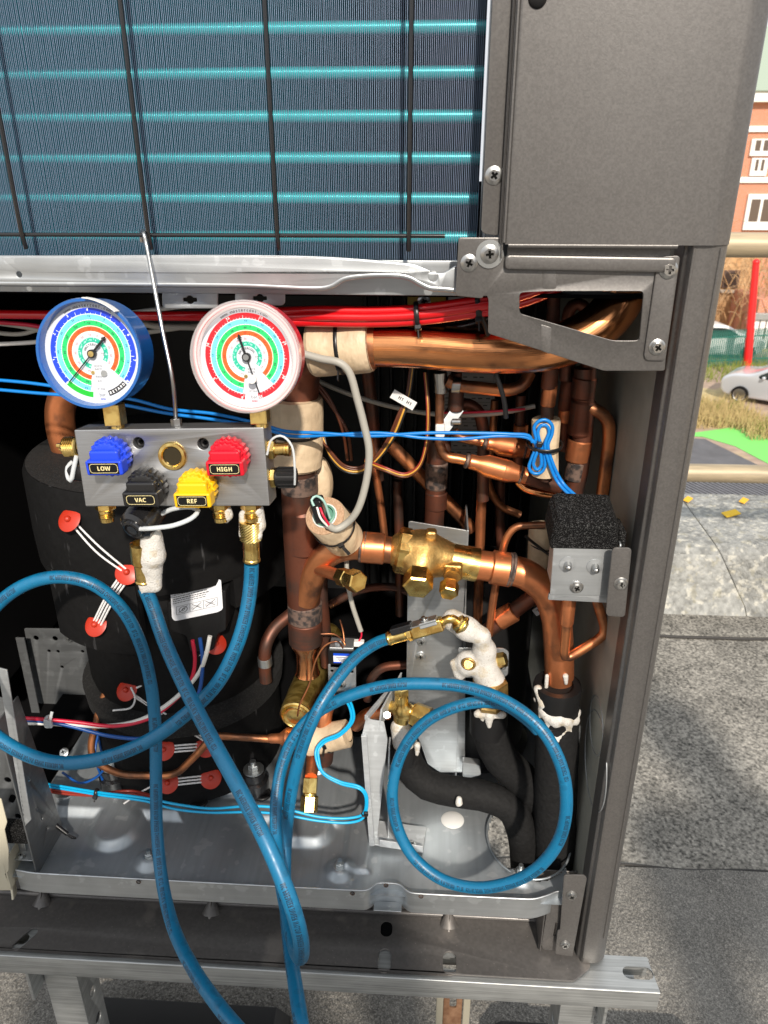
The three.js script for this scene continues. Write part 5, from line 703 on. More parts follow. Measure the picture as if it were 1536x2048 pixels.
{ // lower brass valve with foam
  const t = thing('service_valve', 'brass service valve with a hexagon cap on the small front bracket', 'valve'), z = -0.1, c = P(803, 1418, z);
  part(t, 'body', blob([[c.clone().add(V(-0.014, -0.004, -0.01)), c, 0.006, 0.0085], [c, c.clone().add(V(0, 0.022, 0)), 0.008, 0.0075], [c, c.clone().add(V(0, -0.016, 0)), 0.009, 0.0085], [c, c.clone().add(V(0.014, -0.003, 0.002)), 0.008]], 0.0014, 0.004), M.brass);
  part(t, 'hex_cap', hex(c.clone().add(V(0.012, -0.003, 0.002)), c.clone().add(V(0.031, -0.006, 0.008)), 0.0135, 0.2), M.brass); part(t, 'stem_cap', [hex(c.clone().add(V(0, 0.02, 0)), c.clone().add(V(0, 0.03, 0)), 0.0085)], M.brass);
  part(t, 'outlet', T([[775, 1425, z - 0.02], [740, 1428, z - 0.03], [712, 1450, z - 0.05]], 0.0082), M.copperRed); part(t, 'bolt', hex(P(772, 1428, z + 0.008), P(774, 1430, z + 0.02), 0.0045), M.zinc);
  part(t, 'soap_foam', blob([[P(800, 1455, z + 0.002), P(806, 1480, z + 0.004), 0.0105, 0.012], [P(818, 1470, z + 0.004), P(832, 1500, z + 0.002), 0.007, 0.003], [P(806, 1492, z + 0.005), P(808, 1500, z + 0.005), 0.009, 0.006]], 0.0013, 0.006, 0.0002), M.foamSoap, 'white soap foam below the valve body'); base(t);
}
{ // foam covered charging elbow and service valve behind the loop
  const t = thing('foamed_valve', 'service valve and elbow smothered in white soap foam above the blue loop', 'valve'), z = -0.1;
  part(t, 'soap_foam', blob([[P(905, 1240, z + 0.02), P(935, 1258, z + 0.02), 0.011, 0.0115], [P(935, 1258, z + 0.02), P(962, 1272, z + 0.02), 0.0115, 0.0085], [P(962, 1272, z + 0.02), P(970, 1300, z + 0.015), 0.0085, 0.0105], [P(968, 1300, z + 0.015), P(970, 1340, z + 0.015), 0.0115, 0.0125], [P(970, 1340, z + 0.015), P(982, 1362, z + 0.015), 0.0135, 0.0145], [P(962, 1320, z + 0.012), P(934, 1325, z + 0.015), 0.010, 0.0125], [P(932, 1335, z + 0.015), P(922, 1350, z + 0.015), 0.009, 0.005], [P(915, 1346, z + 0.015), P(906, 1326, z + 0.015), 0.0045, 0.0035], [P(960, 1345, z + 0.015), P(958, 1385, z + 0.016), 0.006, 0.003]], 0.0016, 0.005, 0.0002), M.foamSoap);
  part(t, 'elbow', T([[884, 1245, z + 0.035], [895, 1238, z + 0.035], [908, 1238, z + 0.034], [922, 1250, z + 0.034], [930, 1256, z + 0.034]], 0.0042), M.brass); part(t, 'nut', [hex(P(914, 1243, z + 0.036), P(928, 1254, z + 0.036), 0.0085), ring(P(924, 1250, z + 0.036), V(0.8, -0.6, 0.1), 0.0082, 0.0018)], M.brass); part(t, 'valve_stem', [ring(P(937, 1328, z + 0.0275), V(-0.2, 0, 1), 0.0062, 0.0014), cyl(P(937, 1328, z + 0.02), P(937, 1328, z + 0.028), 0.0045)], M.brassDull);
  const n0 = P(980, 1358, z + 0.016), n1 = P(982, 1398, z + 0.016); part(t, 'flare_nut', [hex(n1, n0, 0.0185, 0.25), hex(P(984, 1408, z + 0.014), n1, 0.016, 0.25)], M.brassDull); part(t, 'port_cap', hex(P(992, 1322, z + 0.01), P(1012, 1318, z + 0.012), 0.008), M.brass); base(t);
}
{ // black insulated pipes
  const foamPatch = (list, k = 0.0025) => blob(list, 0.0013, k, 0.0003);
  const a = thing('insulated_pipe', 'thick upright black insulated pipe at the right with foam streaks on its top', 'insulated pipe'), z = -0.085, r = 0.0235;
  part(a, 'insulation', T([[1109, 1700, z], [1111, 1600, z], [1114, 1480, z], [1114, 1378, z]], r, { m: 40, n: 20 }), M.rubberFoam); part(a, 'drop', T([[1109, 1695, z], [1106, 1800, z - 0.01], [1104, 1900, z - 0.03]], r, { m: 32, n: 8 }), M.rubberFoam);
  const c = P(1114, 1378, z); part(a, 'collar', lathe([[0.0165, 0.006], [r + 0.0006, 0.007], [r + 0.0014, 0.003], [r + 0.0014, -0.034], [r, -0.036]], c, V(0, 1, 0.02), 44), M.black);
  const on = (px, py) => onCyl(px, py, c.x, z, r - 0.0016);
  part(a, 'soap_foam', foamPatch([[on(1076, 1378), on(1086, 1408), 0.0044], [on(1074, 1398), on(1092, 1434), 0.0036], [on(1090, 1426), on(1112, 1446), 0.0044, 0.0052], [on(1106, 1438), on(1152, 1424), 0.0060, 0.0054], [on(1118, 1438), on(1148, 1440), 0.0060], [on(1132, 1442), on(1142, 1472), 0.0052, 0.0034], [on(1096, 1432), on(1094, 1478), 0.0032], [on(1096, 1464), on(1112, 1480), 0.0032, 0.0027], [on(1112, 1480), on(1128, 1462), 0.0027], [on(1154, 1454), on(1144, 1530), 0.0044, 0.0048], [on(1086, 1402), on(1080, 1440), 0.0028]], 0.003), M.foamSoap, 'white soap foam streaks'); base(a);
  const b = thing('insulated_pipe', 'black insulated pipe bending right below the foamed brass nut', 'insulated pipe'), zb = -0.098;
  part(b, 'insulation', T([[978, 1420, zb], [982, 1470, zb], [1000, 1515, zb], [1040, 1555, zb - 0.004], [1072, 1600, zb - 0.012], [1090, 1700, zb - 0.02], [1090, 1800, zb - 0.02]], 0.0195, { m: 36 }), M.rubberFoam); const cb = P(978, 1424, zb); part(b, 'collar', lathe([[0.012, 0.002], [0.0198, 0.003], [0.0205, -0.002], [0.0205, -0.026], [0.0195, -0.027]], cb, V(-0.03, 1, 0), 40), M.black);
  part(b, 'soap_foam', foamPatch([[P(955, 1428, zb + 0.018), P(1005, 1430, zb + 0.018), 0.004], [P(978, 1430, zb + 0.02), P(978, 1452, zb + 0.021), 0.0055, 0.0025], [P(958, 1425, zb + 0.017), P(966, 1440, zb + 0.018), 0.0035, 0.0015]]), M.foamSoap, 'white soap foam below the nut'); base(b);
  const d = thing('insulated_pipe', 'black insulated pipe snaking from the lower brass valve along the tray', 'insulated pipe'), zd = -0.1;
  part(d, 'insulation', T([[808, 1490, zd], [818, 1530, zd], [850, 1567, zd + 0.005], [910, 1583, zd + 0.01], [970, 1592, zd + 0.012], [1020, 1615, zd + 0.012], [1042, 1660, zd + 0.012], [1050, 1740, zd + 0.0], [1052, 1850, zd - 0.02]], 0.0172, { m: 36 }), M.rubberFoam); const cd = P(806, 1488, zd); part(d, 'collar', lathe([[0.01, 0.002], [0.0165, 0.003], [0.018, -0.002], [0.018, -0.02], [0.017, -0.021]], cd, V(-0.1, 1, 0), 40), M.black);
  part(d, 'soap_foam', foamPatch([[P(835, 1490, zd + 0.016), P(834, 1508, zd + 0.016), 0.0035, 0.002], [P(918, 1598, zd + 0.032), P(918, 1606, zd + 0.034), 0.0032, 0.004]]), M.foamSoap, 'soap foam drips'); base(d);
}
{ // foam topped sensor box bracket at the right
  const z = -0.02, t = thing('sensor_bracket', 'light grey galvanised box bracket with three screws below black foam', 'bracket');
  part(t, 'front_plate', [plate(pp([[1109, 1066], [1228, 1066], [1222, 1192], [1100, 1190]], z), z, 0.0018, [], { rd: 0.0012 }), plate(pp([[1098, 1188], [1222, 1190], [1216, 1206], [1096, 1200]], z - 0.001), z - 0.001, 0.0035, [pp([[1125, 1193], [1175, 1194], [1175, 1196], [1125, 1195]], z)], { rd: 0.0012 })], M.galvSatin); const s = plate([[-0.04, 0], [0, 0], [0, 0.05], [-0.04, 0.05]], 0, 0.0016); s.rotateY(-PI / 2); const o = P(1226, 1190, z); s.translate(o.x, o.y, z - 0.0005); part(t, 'side_plate', s, M.galvSatin); const s2 = s.clone(); s2.translate(P(1106, 1190, z).x - o.x, 0, 0); part(t, 'side_plate', s2, M.galvSatin);
  for (const [x, y] of [[1135, 1128], [1190, 1133]]) { t.add(mesh('washer', lathe([[0, 0], [0.0072, 0.0002], [0.0072, 0.0007], [0.003, 0.0012]], P(x, y, z), V(0, 0, 1)), M.galvSatin)); part(t, 'stud', [cyl(P(x, y, z), P(x, y, z).add(V(0, -0.001, 0.005)), 0.0036, 0.003), ball(P(x, y, z).add(V(0, -0.001, 0.005)), 0.003)], M.steel); } screw(t, P(1153, 1174, z), 0.006);
  base(t);
  const f = thing('foam_pad', 'black open cell foam block sitting on the grey box bracket', 'foam'), c = P(1163, 1036, z - 0.022); const g = new RoundedBoxGeometry(0.0545, 0.032, 0.046, 8, 0.006); { const q = g.attributes.position; for (let i = 0; i < q.count; i++) { const x = q.getX(i), y = q.getY(i), zz = q.getZ(i); q.setXYZ(i, x * (1.04 - y * 4) + 0.0006 * Math.sin(x * 900 + y * 500), y - 0.9 * (x * x) * 6 + 0.0006 * Math.sin(zz * 800 + x * 700), zz + 0.0005 * Math.sin(y * 900)); } g.computeVertexNormals(); } g.rotateX(0.22); g.translate(c.x, c.y + 0.001, c.z + 0.004); part(f, 'block', [g, box(P(1236, 1075, z - 0.02).x, P(1236, 1075, z - 0.02).y, z - 0.02, 0.007, 0.026, 0.03, 0.003)], M.openFoam); base(f);
  const tb = part(unit, 'post_tab', plate(pp([[1225, 1095], [1264, 1096], [1250, 1235], [1212, 1232], [1214, 1200]], -0.006), -0.006, 0.0018, [], { rd: 0.004 }), M.paint); screw(tb, P(1242, 1167, -0.006), 0.006);
}
// ================= upper right pipe nest =================
{
  const pipe = (name, label, list, r, mat, joints = [], o = {}) => { const t = thing(name, label, 'pipe'); part(t, 'pipe', (o.bend ? bend(list, r, o.bend) : T(list, r, { step: 0.005 })), mat); for (const [px, py, z, dx, dy, rr, l, m] of joints) part(t, 'joint', sleeve(P(px, py, z), V(dx, dy, 0).normalize(), rr, l), m || M.copperRed); base(t); return t; };
  pipe('riser_pipe', 'straight brown copper riser entering the beige sleeve at the blue wire loop', [[1108, 560, -0.1], [1106, 640, -0.1], [1098, 760, -0.1], [1094, 845, -0.1], [1092, 960, -0.1]], 0.0058, M.copperDark, [[1100, 755, -0.1, 0.03, 1, 0.0072, 0.02, M.copperDark], [1098, 790, -0.1, 0.03, 1, 0.0066, 0.02, M.copperRed]]);
  pipe('riser_pipe', 'dark hairpin copper tube looping behind the triangular bracket window', [[1130, 760, -0.14], [1133, 660, -0.14], [1140, 618, -0.14], [1155, 607, -0.14], [1172, 620, -0.14], [1176, 660, -0.14], [1172, 740, -0.14], [1168, 800, -0.14]], 0.0055, M.copperDark, []);
  pipe('riser_pipe', 'fat mottled copper riser with several brazed sleeves at the right', [[1170, 735, -0.135], [1166, 850, -0.135], [1157, 940, -0.135], [1145, 990, -0.135], [1138, 1060, -0.135]], 0.0098, M.copperDark, [[1167, 775, -0.135, 0.04, 1, 0.0112, 0.02, M.copperDark], [1163, 835, -0.135, 0.04, 1, 0.0118, 0.034, M.copperDark], [1157, 900, -0.135, 0.06, 1, 0.0118, 0.022, M.copperRed], [1152, 940, -0.135, 0.08, 1, 0.0105, 0.02, M.braze]]);
  pipe('riser_pipe', 'slim orange copper tube arching right of the fat riser', [[1170, 815, -0.13], [1195, 822, -0.13], [1214, 840, -0.13], [1218, 870, -0.13], [1212, 930, -0.13], [1203, 1000, -0.13]], 0.0062, M.copper);
  pipe('riser_pipe', 'short copper riser pair behind the fat mottled riser', [[1138, 700, -0.155], [1136, 760, -0.155], [1132, 830, -0.155], [1130, 900, -0.155]], 0.0062, M.copperDark, [[1136, 790, -0.155, 0.03, 1, 0.0085, 0.03, M.copperDark], [1134, 830, -0.155, 0.03, 1, 0.0085, 0.014, M.copperRed]]);
  const bs = thing('pipe_sleeve', 'beige foam sleeve carrying the coiled blue wire loop', 'pipe insulation'), b0 = P(1090, 952, -0.1), b1 = P(1092, 838, -0.1), bd = b1.clone().sub(b0).normalize(), bl = b0.distanceTo(b1); part(bs, 'sleeve', lathe([[0.006, 0], [0.0125, 0.002], [0.0118, bl * 0.45], [0.0132, bl - 0.002], [0.0125, bl], [0.006, bl + 0.0002]], b0, bd), M.beige); base(bs);
  const b2 = thing('pipe_sleeve', 'beige foam sleeve low behind the grey box bracket', 'pipe insulation'); part(b2, 'sleeve', T([[1076, 1130, -0.15], [1080, 1050, -0.15]], 0.0115, { m: 24 }), M.beige); base(b2);
  single('cable_tie', [ring(P(1080, 1090, -0.15), V(0.3, 1, 0), 0.012, 0.0009), T([[1050, 1072, -0.13], [1075, 1092, -0.132], [1105, 1115, -0.13]], 0.0016)], M.tie, 'black cable tie round the low beige sleeve behind the box bracket', 'cable tie', 'black cable ties');
  // check valves
  const chk = (label, x0, y0, x1, y1, z, R1, lead, tail) => { const t = thing('check_valve', label, 'check valve'), a = P(x0, y0, z), b = P(x1, y1, z), d = b.clone().sub(a).normalize(), L = a.distanceTo(b); part(t, 'body', lathe([[0.005, 0], [0.0072, 0.002], [0.0075, L * 0.18], [R1, L * 0.32], [R1, L * 0.6], [R1 * 1.02, L * 0.61], [R1, L * 0.63], [R1, L * 0.7], [0.0085, L * 0.82], [0.0085, L], [0.005, L]], a, d), M.copperRed); part(t, 'braze_ring', [ring(a.clone().addScaledVector(d, -0.001), d, 0.0055, 0.0022), ring(a.clone().addScaledVector(d, L * 0.9), d, 0.0078, 0.0015)], M.braze); if (lead) part(t, 'inlet', T(lead, 0.0048), M.copper); if (tail) part(t, 'outlet', T(tail, 0.0078), M.copperDark); base(t); };
  chk('lower of two copper check valves left of the blue wire loop', 936, 922, 1052, 952, -0.115, 0.0108, [[880, 860, -0.115], [880, 890, -0.115], [892, 912, -0.115], [918, 918, -0.115], [940, 923, -0.115]], [[1045, 950, -0.115], [1075, 960, -0.115], [1120, 972, -0.12]]);
  chk('upper of two copper check valves left of the blue wire loop', 972, 885, 1058, 900, -0.14, 0.0105, [[908, 862, -0.14], [920, 874, -0.14], [945, 880, -0.14], [975, 886, -0.14]], null);
  pipe('copper_tube', 'yellowish thin copper tube curving below the check valves', [[1036, 962, -0.13], [1050, 976, -0.128], [1075, 984, -0.125], [1112, 990, -0.125]], 0.0042, M.copperBright);
  // expansion valve stem with steel sleeve
  const st = thing('stainless_coupling', 'stainless steel coupling on a copper drop under the bright thick pipe', 'coupling'), sp = P(882, 776, -0.11), se = P(880, 745, -0.11); part(st, 'sleeve', [cyl(sp, se, 0.0062), lathe([[0.0062, 0], [0.0062, -0.004], [0.0038, -0.005]], sp, V(0, 1, 0))], M.steel); part(st, 'drop', T([[880, 780, -0.11], [879, 830, -0.11], [879, 850, -0.11]], 0.0042), M.copper); part(st, 'clip', box(...P(880, 860, -0.108).toArray(), 0.009, 0.013, 0.009, 0.002), M.white); part(st, 'side_tube', T([[894, 760, -0.108], [915, 770, -0.108], [960, 776, -0.108], [1015, 780, -0.108], [1045, 770, -0.11], [1060, 745, -0.115]], 0.0058), M.copper); part(st, 'band', sleeve(P(912, 770, -0.108), V(1, -0.1, 0), 0.0072, 0.008), M.steel); base(st);
  pipe('copper_tube', 'dark copper drop from the stainless band to the arch tube', [[913, 745, -0.12], [912, 790, -0.12], [910, 815, -0.12]], 0.0052, M.copperDark, [[912, 800, -0.12, 0, 1, 0.0072, 0.02, M.copperDark]]);
  pipe('copper_tube', 'brown arch tube standing behind the white label sheet area', [[890, 900, -0.16], [892, 850, -0.16], [905, 822, -0.16], [930, 808, -0.16], [955, 822, -0.16], [966, 855, -0.16], [966, 930, -0.16], [966, 1000, -0.16]], 0.0062, M.copperDark);
  const cl = thing('pipe_clamp', 'galvanised pipe clamp strip beside the white clip', 'clamp'); part(cl, 'strip', bar(P(885, 862, -0.11), P(918, 815, -0.12), 0.011, 0.002, V(0, 0, 1)), M.galvSatin); part(cl, 'bolt', cyl(P(905, 843, -0.11), P(922, 843, -0.108), 0.0028), M.zinc); base(cl);
  const ls = thing('data_label', 'pale printed data sheet deep behind the pipes', 'label'), lc = P(935, 810, -0.3); const dt = canvasTex(256, 512, (x, w, h) => { x.fillStyle = '#8d8c8a'; x.fillRect(0, 0, w, h); x.strokeStyle = '#444'; x.fillStyle = '#444'; for (let i = 0; i < 15; i++) { x.strokeRect(10, 10 + i * 33, 236, 33); for (let q = 20; q < 220; q += 30 + hash(i, q, 2) * 20) x.fillRect(q, 22 + i * 33, 20, 6); } }); const lp = box(lc.x, lc.y, lc.z, 0.062, 0.13, 0.001); part(ls, 'sheet', keep((() => { const g = new THREE.PlaneGeometry(0.062, 0.13); g.translate(lc.x, lc.y, lc.z + 0.001); return g.toNonIndexed(); })()), std({ map: dt, roughness: 0.7 })); part(ls, 'backing', lp, M.white); base(ls);
  pipe('copper_tube', 'thick dark copper upright behind the galvanised plate', [[876, 880, -0.185], [872, 960, -0.185], [868, 1060, -0.185], [868, 1100, -0.185]], 0.0105, M.copperDark, [[873, 950, -0.185, 0, 1, 0.0118, 0.03, M.braze], [872, 1000, -0.185, 0, 1, 0.0118, 0.02, M.copperDark]]);
  pipe('copper_tube', 'slanting copper tube running down behind the galvanised plate', [[772, 880, -0.22], [840, 950, -0.22], [905, 1015, -0.22], [945, 1060, -0.22]], 0.0075, M.copper);
  pipe('copper_tube', 'slim orange upright tube between sensor and plate', [[738, 880, -0.2], [748, 930, -0.2], [760, 1000, -0.2], [770, 1080, -0.2]], 0.0042, M.copperRed);
  pipe('copper_tube', 'brown upright tube behind the grey sensor cable', [[735, 740, -0.23], [745, 830, -0.23], [750, 900, -0.23], [756, 960, -0.23]], 0.0068, M.copperDark);
  pipe('copper_tube', 'orange upright tube right of the galvanised plate', [[966, 930, -0.2], [962, 1020, -0.2], [958, 1150, -0.2], [955, 1260, -0.2]], 0.0055, M.copperRed);
  pipe('copper_tube', 'thin copper tube with a hooked top before the foam block', [[1090, 1050, -0.12], [1030, 1052, -0.12], [1012, 1075, -0.12], [1004, 1105, -0.12], [1002, 1130, -0.12]], 0.0038, M.copper, [], { bend: 0.012 });
  pipe('copper_tube', 'thin dark copper upright below the elbow pipe', [[995, 1150, -0.14], [985, 1210, -0.14], [978, 1270, -0.14]], 0.0042, M.copperRed);
  pipe('copper_tube', 'sloping copper tube with sleeve under the elbow pipe', [[975, 1262, -0.15], [1010, 1235, -0.15], [1050, 1205, -0.15], [1080, 1185, -0.15]], 0.0088, M.copperDark, [[1012, 1232, -0.15, 1, 0.75, 0.0115, 0.022, M.copperRed]]);
  pipe('copper_tube', 'small copper tube rising right of the foam block', [[1236, 1045, -0.09], [1244, 1070, -0.085], [1250, 1095, -0.08]], 0.0038, M.copperRed);
  pipe('copper_tube', 'copper tube bending at the compressor right side', [[585, 1225, -0.17], [548, 1258, -0.16], [532, 1290, -0.15], [530, 1340, -0.15], [532, 1362, -0.15]], 0.0072, M.copperDark, [[530, 1322, -0.15, 0, 1, 0.0082, 0.012, M.zinc]]);
  pipe('copper_tube', 'dark copper tube left of the galvanised plate near the tray', [[735, 1400, -0.2], [742, 1355, -0.2], [765, 1333, -0.2], [830, 1328, -0.2]], 0.0055, M.copperDark, [], { bend: 0.02 });
  pipe('copper_tube', 'short copper upright behind the white brick clip and riser sleeves', [[1042, 790, -0.18], [1040, 850, -0.18], [1036, 930, -0.18]], 0.0052, M.copperDark, [[1041, 860, -0.18, 0, 1, 0.0075, 0.012, M.copperRed]]);
  pipe('copper_tube', 'brown tube alongside the big brown riser on its right', [[645, 1120, -0.16], [642, 1180, -0.16], [650, 1270, -0.16], [655, 1330, -0.16]], 0.0075, M.copperDark);
  pipe('copper_tube', 'slim dark tube dropping behind the lower check valve', [[1000, 960, -0.25], [1000, 1040, -0.25], [1004, 1130, -0.25]], 0.0058, M.copperDark);
  pipe('copper_tube', 'thin tube bowing behind the galvanised plate top', [[990, 800, -0.24], [985, 870, -0.24], [975, 960, -0.24], [1000, 1010, -0.24], [1040, 1030, -0.24]], 0.0045, M.copper);
  pipe('copper_tube', 'dim tube crossing low behind the hanging sensor lead', [[660, 1210, -0.3], [720, 1180, -0.3], [790, 1175, -0.3], [830, 1190, -0.3]], 0.0055, M.copperDark);
  pipe('copper_tube', 'dim upright tube in the gap left of the galvanised plate', [[795, 960, -0.3], [798, 1060, -0.3], [800, 1230, -0.3]], 0.006, M.copperDark);
  const ths = thing('wire_tag', 'white wire tag printed THS below the elbow pipe', 'tag'), tc = P(1083, 1218, -0.16); const tt = canvasTex(128, 64, (x, w, h) => { x.fillStyle = '#c9c9c9'; x.fillRect(0, 0, w, h); x.fillStyle = '#222'; x.font = 'bold 44px sans-serif'; x.textAlign = 'center'; x.fillText('THS', 64, 48); }); { const g = new THREE.PlaneGeometry(0.019, 0.0095); g.rotateZ(0.65); g.translate(tc.x, tc.y, tc.z); part(ths, 'tag', keep(g.toNonIndexed()), std({ map: tt, roughness: 0.6 })); } base(ths);
  // receiver vessel and dark bodies in the shade
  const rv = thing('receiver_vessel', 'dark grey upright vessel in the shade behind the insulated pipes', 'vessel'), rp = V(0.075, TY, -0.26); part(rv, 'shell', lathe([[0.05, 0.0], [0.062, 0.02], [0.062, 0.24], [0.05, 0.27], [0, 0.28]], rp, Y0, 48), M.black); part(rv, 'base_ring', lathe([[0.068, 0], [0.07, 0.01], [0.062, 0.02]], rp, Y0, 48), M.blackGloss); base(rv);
}
// ================= wires =================
{
  const r = 0.0052, t = thing('red_cables', 'bundle of glossy red power cables above the thick copper pipe', 'cable bundle');
  [[-11, 0.0, 0.0038], [1, 0.004, 0.0038], [13, 0.001, 0.0036], [6, -0.006, 0.0036], [-6, -0.006, 0.0034]].forEach(([dy, dz, rr], i) => part(t, 'cable', T([...(i === 1 || i === 4 ? [[-60, 628, -0.08], [120, 630, -0.075], [330, 632 + dy * 0.2, -0.07]] : []), [540, 633 + dy * 0.8, -0.06], [640, 632 + dy, -0.052 + dz], [740, 633 + dy, -0.05 + dz], [835, 629 + dy, -0.048 + dz], [920, 618 + dy * 1.05, -0.046 + dz], [1000, 604 + dy * 1.1, -0.044 + dz], [1070, 582 + dy * 1.2, -0.046 + dz], [1130, 555 + dy * 1.2, -0.05 + dz]], rr, { m: 14, step: 0.008 }), M.hoseRed)); base(t);
  const d1 = P(900, 620, 0).sub(P(780, 632, 0)).normalize();
  const tieRed = (x, y, l) => { const c = P(x, y, -0.048), s = V(1, 1, 1); const g = tie(null, c, d1, 0.0098, V(0, -0.8, 0.5), M.tie, 0.0022, 0.008); return single('cable_tie', g, M.tie, l, 'cable tie', 'black cable ties'); };
  tieRed(834, 629, 'black cable tie round the red cables in mid span'); tieRed(955, 614, 'black cable tie round the red cables beside the bracket');
  const strap = thing('hanging_strap', 'long black strap tail dangling behind the thick copper pipe', 'strap'); part(strap, 'strap', tube([P(958, 618, -0.04), P(975, 665, -0.05), P(990, 740, -0.056), P(1008, 800, -0.06), P(1012, 836, -0.062)], 0.0022, { m: 6 }), M.tie); base(strap);
  const bc = thing('black_cable', 'black cable sagging just above the thick copper pipe', 'cable'); part(bc, 'cable', T([[760, 640, -0.07], [830, 655, -0.07], [900, 656, -0.07], [960, 642, -0.068], [1000, 620, -0.07]], 0.0036), M.blackGloss); part(bc, 'cable', T([[770, 650, -0.075], [850, 662, -0.075], [930, 655, -0.075], [985, 632, -0.07]], 0.003), M.blackGloss); base(bc);
  const gw = thing('grey_wires', 'loose grey and white control wires behind the gauges at left', 'wire bundle'); [[[-40, 640, -0.1], [60, 655, -0.1], [100, 668, -0.1], [200, 700, -0.1]], [[-40, 662, -0.1], [40, 668, -0.1], [90, 655, -0.1], [180, 640, -0.1]], [[-40, 690, -0.1], [60, 685, -0.1], [120, 680, -0.1], [240, 690, -0.1]], [[260, 640, -0.09], [310, 652, -0.09], [390, 655, -0.09], [420, 660, -0.09]], [[270, 668, -0.09], [330, 660, -0.09], [400, 650, -0.09]], [[265, 625, -0.09], [320, 618, -0.09], [390, 610, -0.09]]].forEach((l, i) => part(gw, 'wire', T(l, i % 3 === 0 ? 0.0028 : 0.002), i % 3 === 2 ? M.wireWhite : M.wireGrey)); part(gw, 'red_wire', T([[-40, 642, -0.095], [60, 650, -0.095], [110, 660, -0.095]], 0.002), M.wireRed); base(gw);
  // blue wire pair with the hitch on the beige sleeve
  const bw = thing('blue_wire_pair', 'bright blue wire pair crossing the middle and looped on a beige sleeve', 'wire');
  const z1 = -0.02, z2 = -0.035;
  part(bw, 'wire', T([[-40, 757, -0.09], [60, 766, -0.09], [130, 776, -0.09], [270, 800, -0.09], [340, 818, -0.088], [430, 828, -0.086], [520, 848, -0.083], [570, 862, -0.086], [640, 866, -0.083], [740, 872, -0.083], [850, 866, -0.083], [940, 866, -0.083], [1020, 868, -0.084], [1058, 872, -0.086], [1066, 885, -0.086], [1072, 880, -0.086], [1068, 855, -0.087], [1078, 842, -0.087], [1092, 840, -0.087], [1104, 850, -0.087], [1104, 868, -0.087], [1096, 890, -0.086], [1105, 925, -0.085], [1125, 965, -0.083], [1150, 990, -0.073], [1168, 1003, -0.07]], 0.0016, { m: 10, n: 260 }), M.wireBlue);
  part(bw, 'wire', T([[-40, 776, -0.09], [60, 785, -0.09], [150, 793, -0.09], [260, 812, -0.09], [330, 826, -0.088], [420, 838, -0.086], [520, 855, -0.083], [580, 872, -0.086], [660, 870, -0.083], [760, 866, -0.083], [850, 876, -0.083], [920, 878, -0.083], [1000, 872, -0.084], [1056, 876, -0.086], [1072, 890, -0.086], [1064, 915, -0.086], [1058, 935, -0.086], [1066, 946, -0.086], [1080, 946, -0.086], [1089, 935, -0.086], [1088, 910, -0.086], [1081, 888, -0.085], [1076, 862, -0.086], [1084, 850, -0.086], [1094, 852, -0.086], [1098, 864, -0.086], [1090, 890, -0.085], [1098, 925, -0.084], [1116, 965, -0.083], [1142, 992, -0.073], [1158, 1003, -0.07]], 0.0016, { m: 10, n: 280 }), M.wireBlue);
  part(bw, 'wire', T([[1082, 888, -0.0835], [1070, 915, -0.0835], [1067, 930, -0.0835], [1074, 939, -0.0835], [1082, 932, -0.0835], [1082, 912, -0.0835], [1077, 888, -0.0835]], 0.0016, { m: 10, n: 60 }), M.wireBlue); base(bw);
  single('cable_tie', [ring(P(1089, 888, -0.0965), V(0, 1, 0.1), 0.0162, 0.0008, 40, 6, 2.4), box(...P(1079, 889, -0.0795).toArray(), 0.005, 0.005, 0.004, 0.001)], M.tie, 'black cable tie holding the blue wire loop to the beige sleeve', 'cable tie', 'black cable ties');
  // cyan solenoid leads
  const cy = thing('cyan_wire_pair', 'light blue wire pair running along the tray up to the solenoid', 'wire');
  for (const o of [0, 1]) part(cy, 'wire', T([[40, 1560 + o * 6, -0.1], [120, 1572 + o * 5, -0.09], [200, 1585 + o * 5, -0.075], [290, 1596 + o * 6, -0.065], [350, 1608 + o * 10, -0.06], [420, 1617 + o * 8, -0.055], [500, 1612 + o * 12, -0.055], [560, 1616 + o * 12, -0.055], [640, 1634 + o * 8, -0.055], [700, 1636 + o * 9, -0.058], [726, 1628 + o * 8, -0.06], [730 + o * 3, 1590, -0.06], [720, 1578 - o * 4, -0.062], [680, 1567 - o * 4, -0.065], [645, 1546 - o * 3, -0.07], [633 + o * 5, 1520, -0.078], [632 + o * 5, 1500, -0.085], [645 + o * 4, 1482 + o * 3, -0.09], [680, 1466 + o * 5, -0.092], [702 + o * 5, 1440, -0.095], [698 + o * 6, 1412, -0.098], [680 + o * 11, 1388, -0.098]], 0.0015, { m: 10, n: 200 }), M.wireCyan); base(cy);
  single('cable_tie', [...tie(null, P(193, 1585, -0.075), V(1, -0.1, 0), 0.0042, V(0, -0.6, 1), M.tie, 0.0019, 0.005)], M.tie, 'black cable tie round the cyan and brick red wires at left', 'cable tie', 'black cable ties');
  single('cable_tie', [ring(P(729, 1629, -0.06), V(0.4, 1, 0), 0.003, 0.001), box(...P(732, 1628, -0.057).toArray(), 0.005, 0.006, 0.003, 0.001)], M.tie, 'small black cable tie on the cyan wires at the front bracket', 'cable tie', 'black cable ties');
  const br = thing('brick_wire', 'brick red wire pair under the cyan wires near the compressor foot', 'wire'); for (const o of [0, 5]) part(br, 'wire', T([[40, 1566 + o, -0.1], [110, 1580 + o, -0.092], [200, 1586 + o, -0.085], [262, 1582 + o, -0.085], [300, 1590 + o, -0.1]], 0.0017), M.wireBrick); base(br);
  // compressor leads
  const cw = thing('compressor_leads', 'red white and blue motor leads curving down from the compressor cover', 'wire bundle');
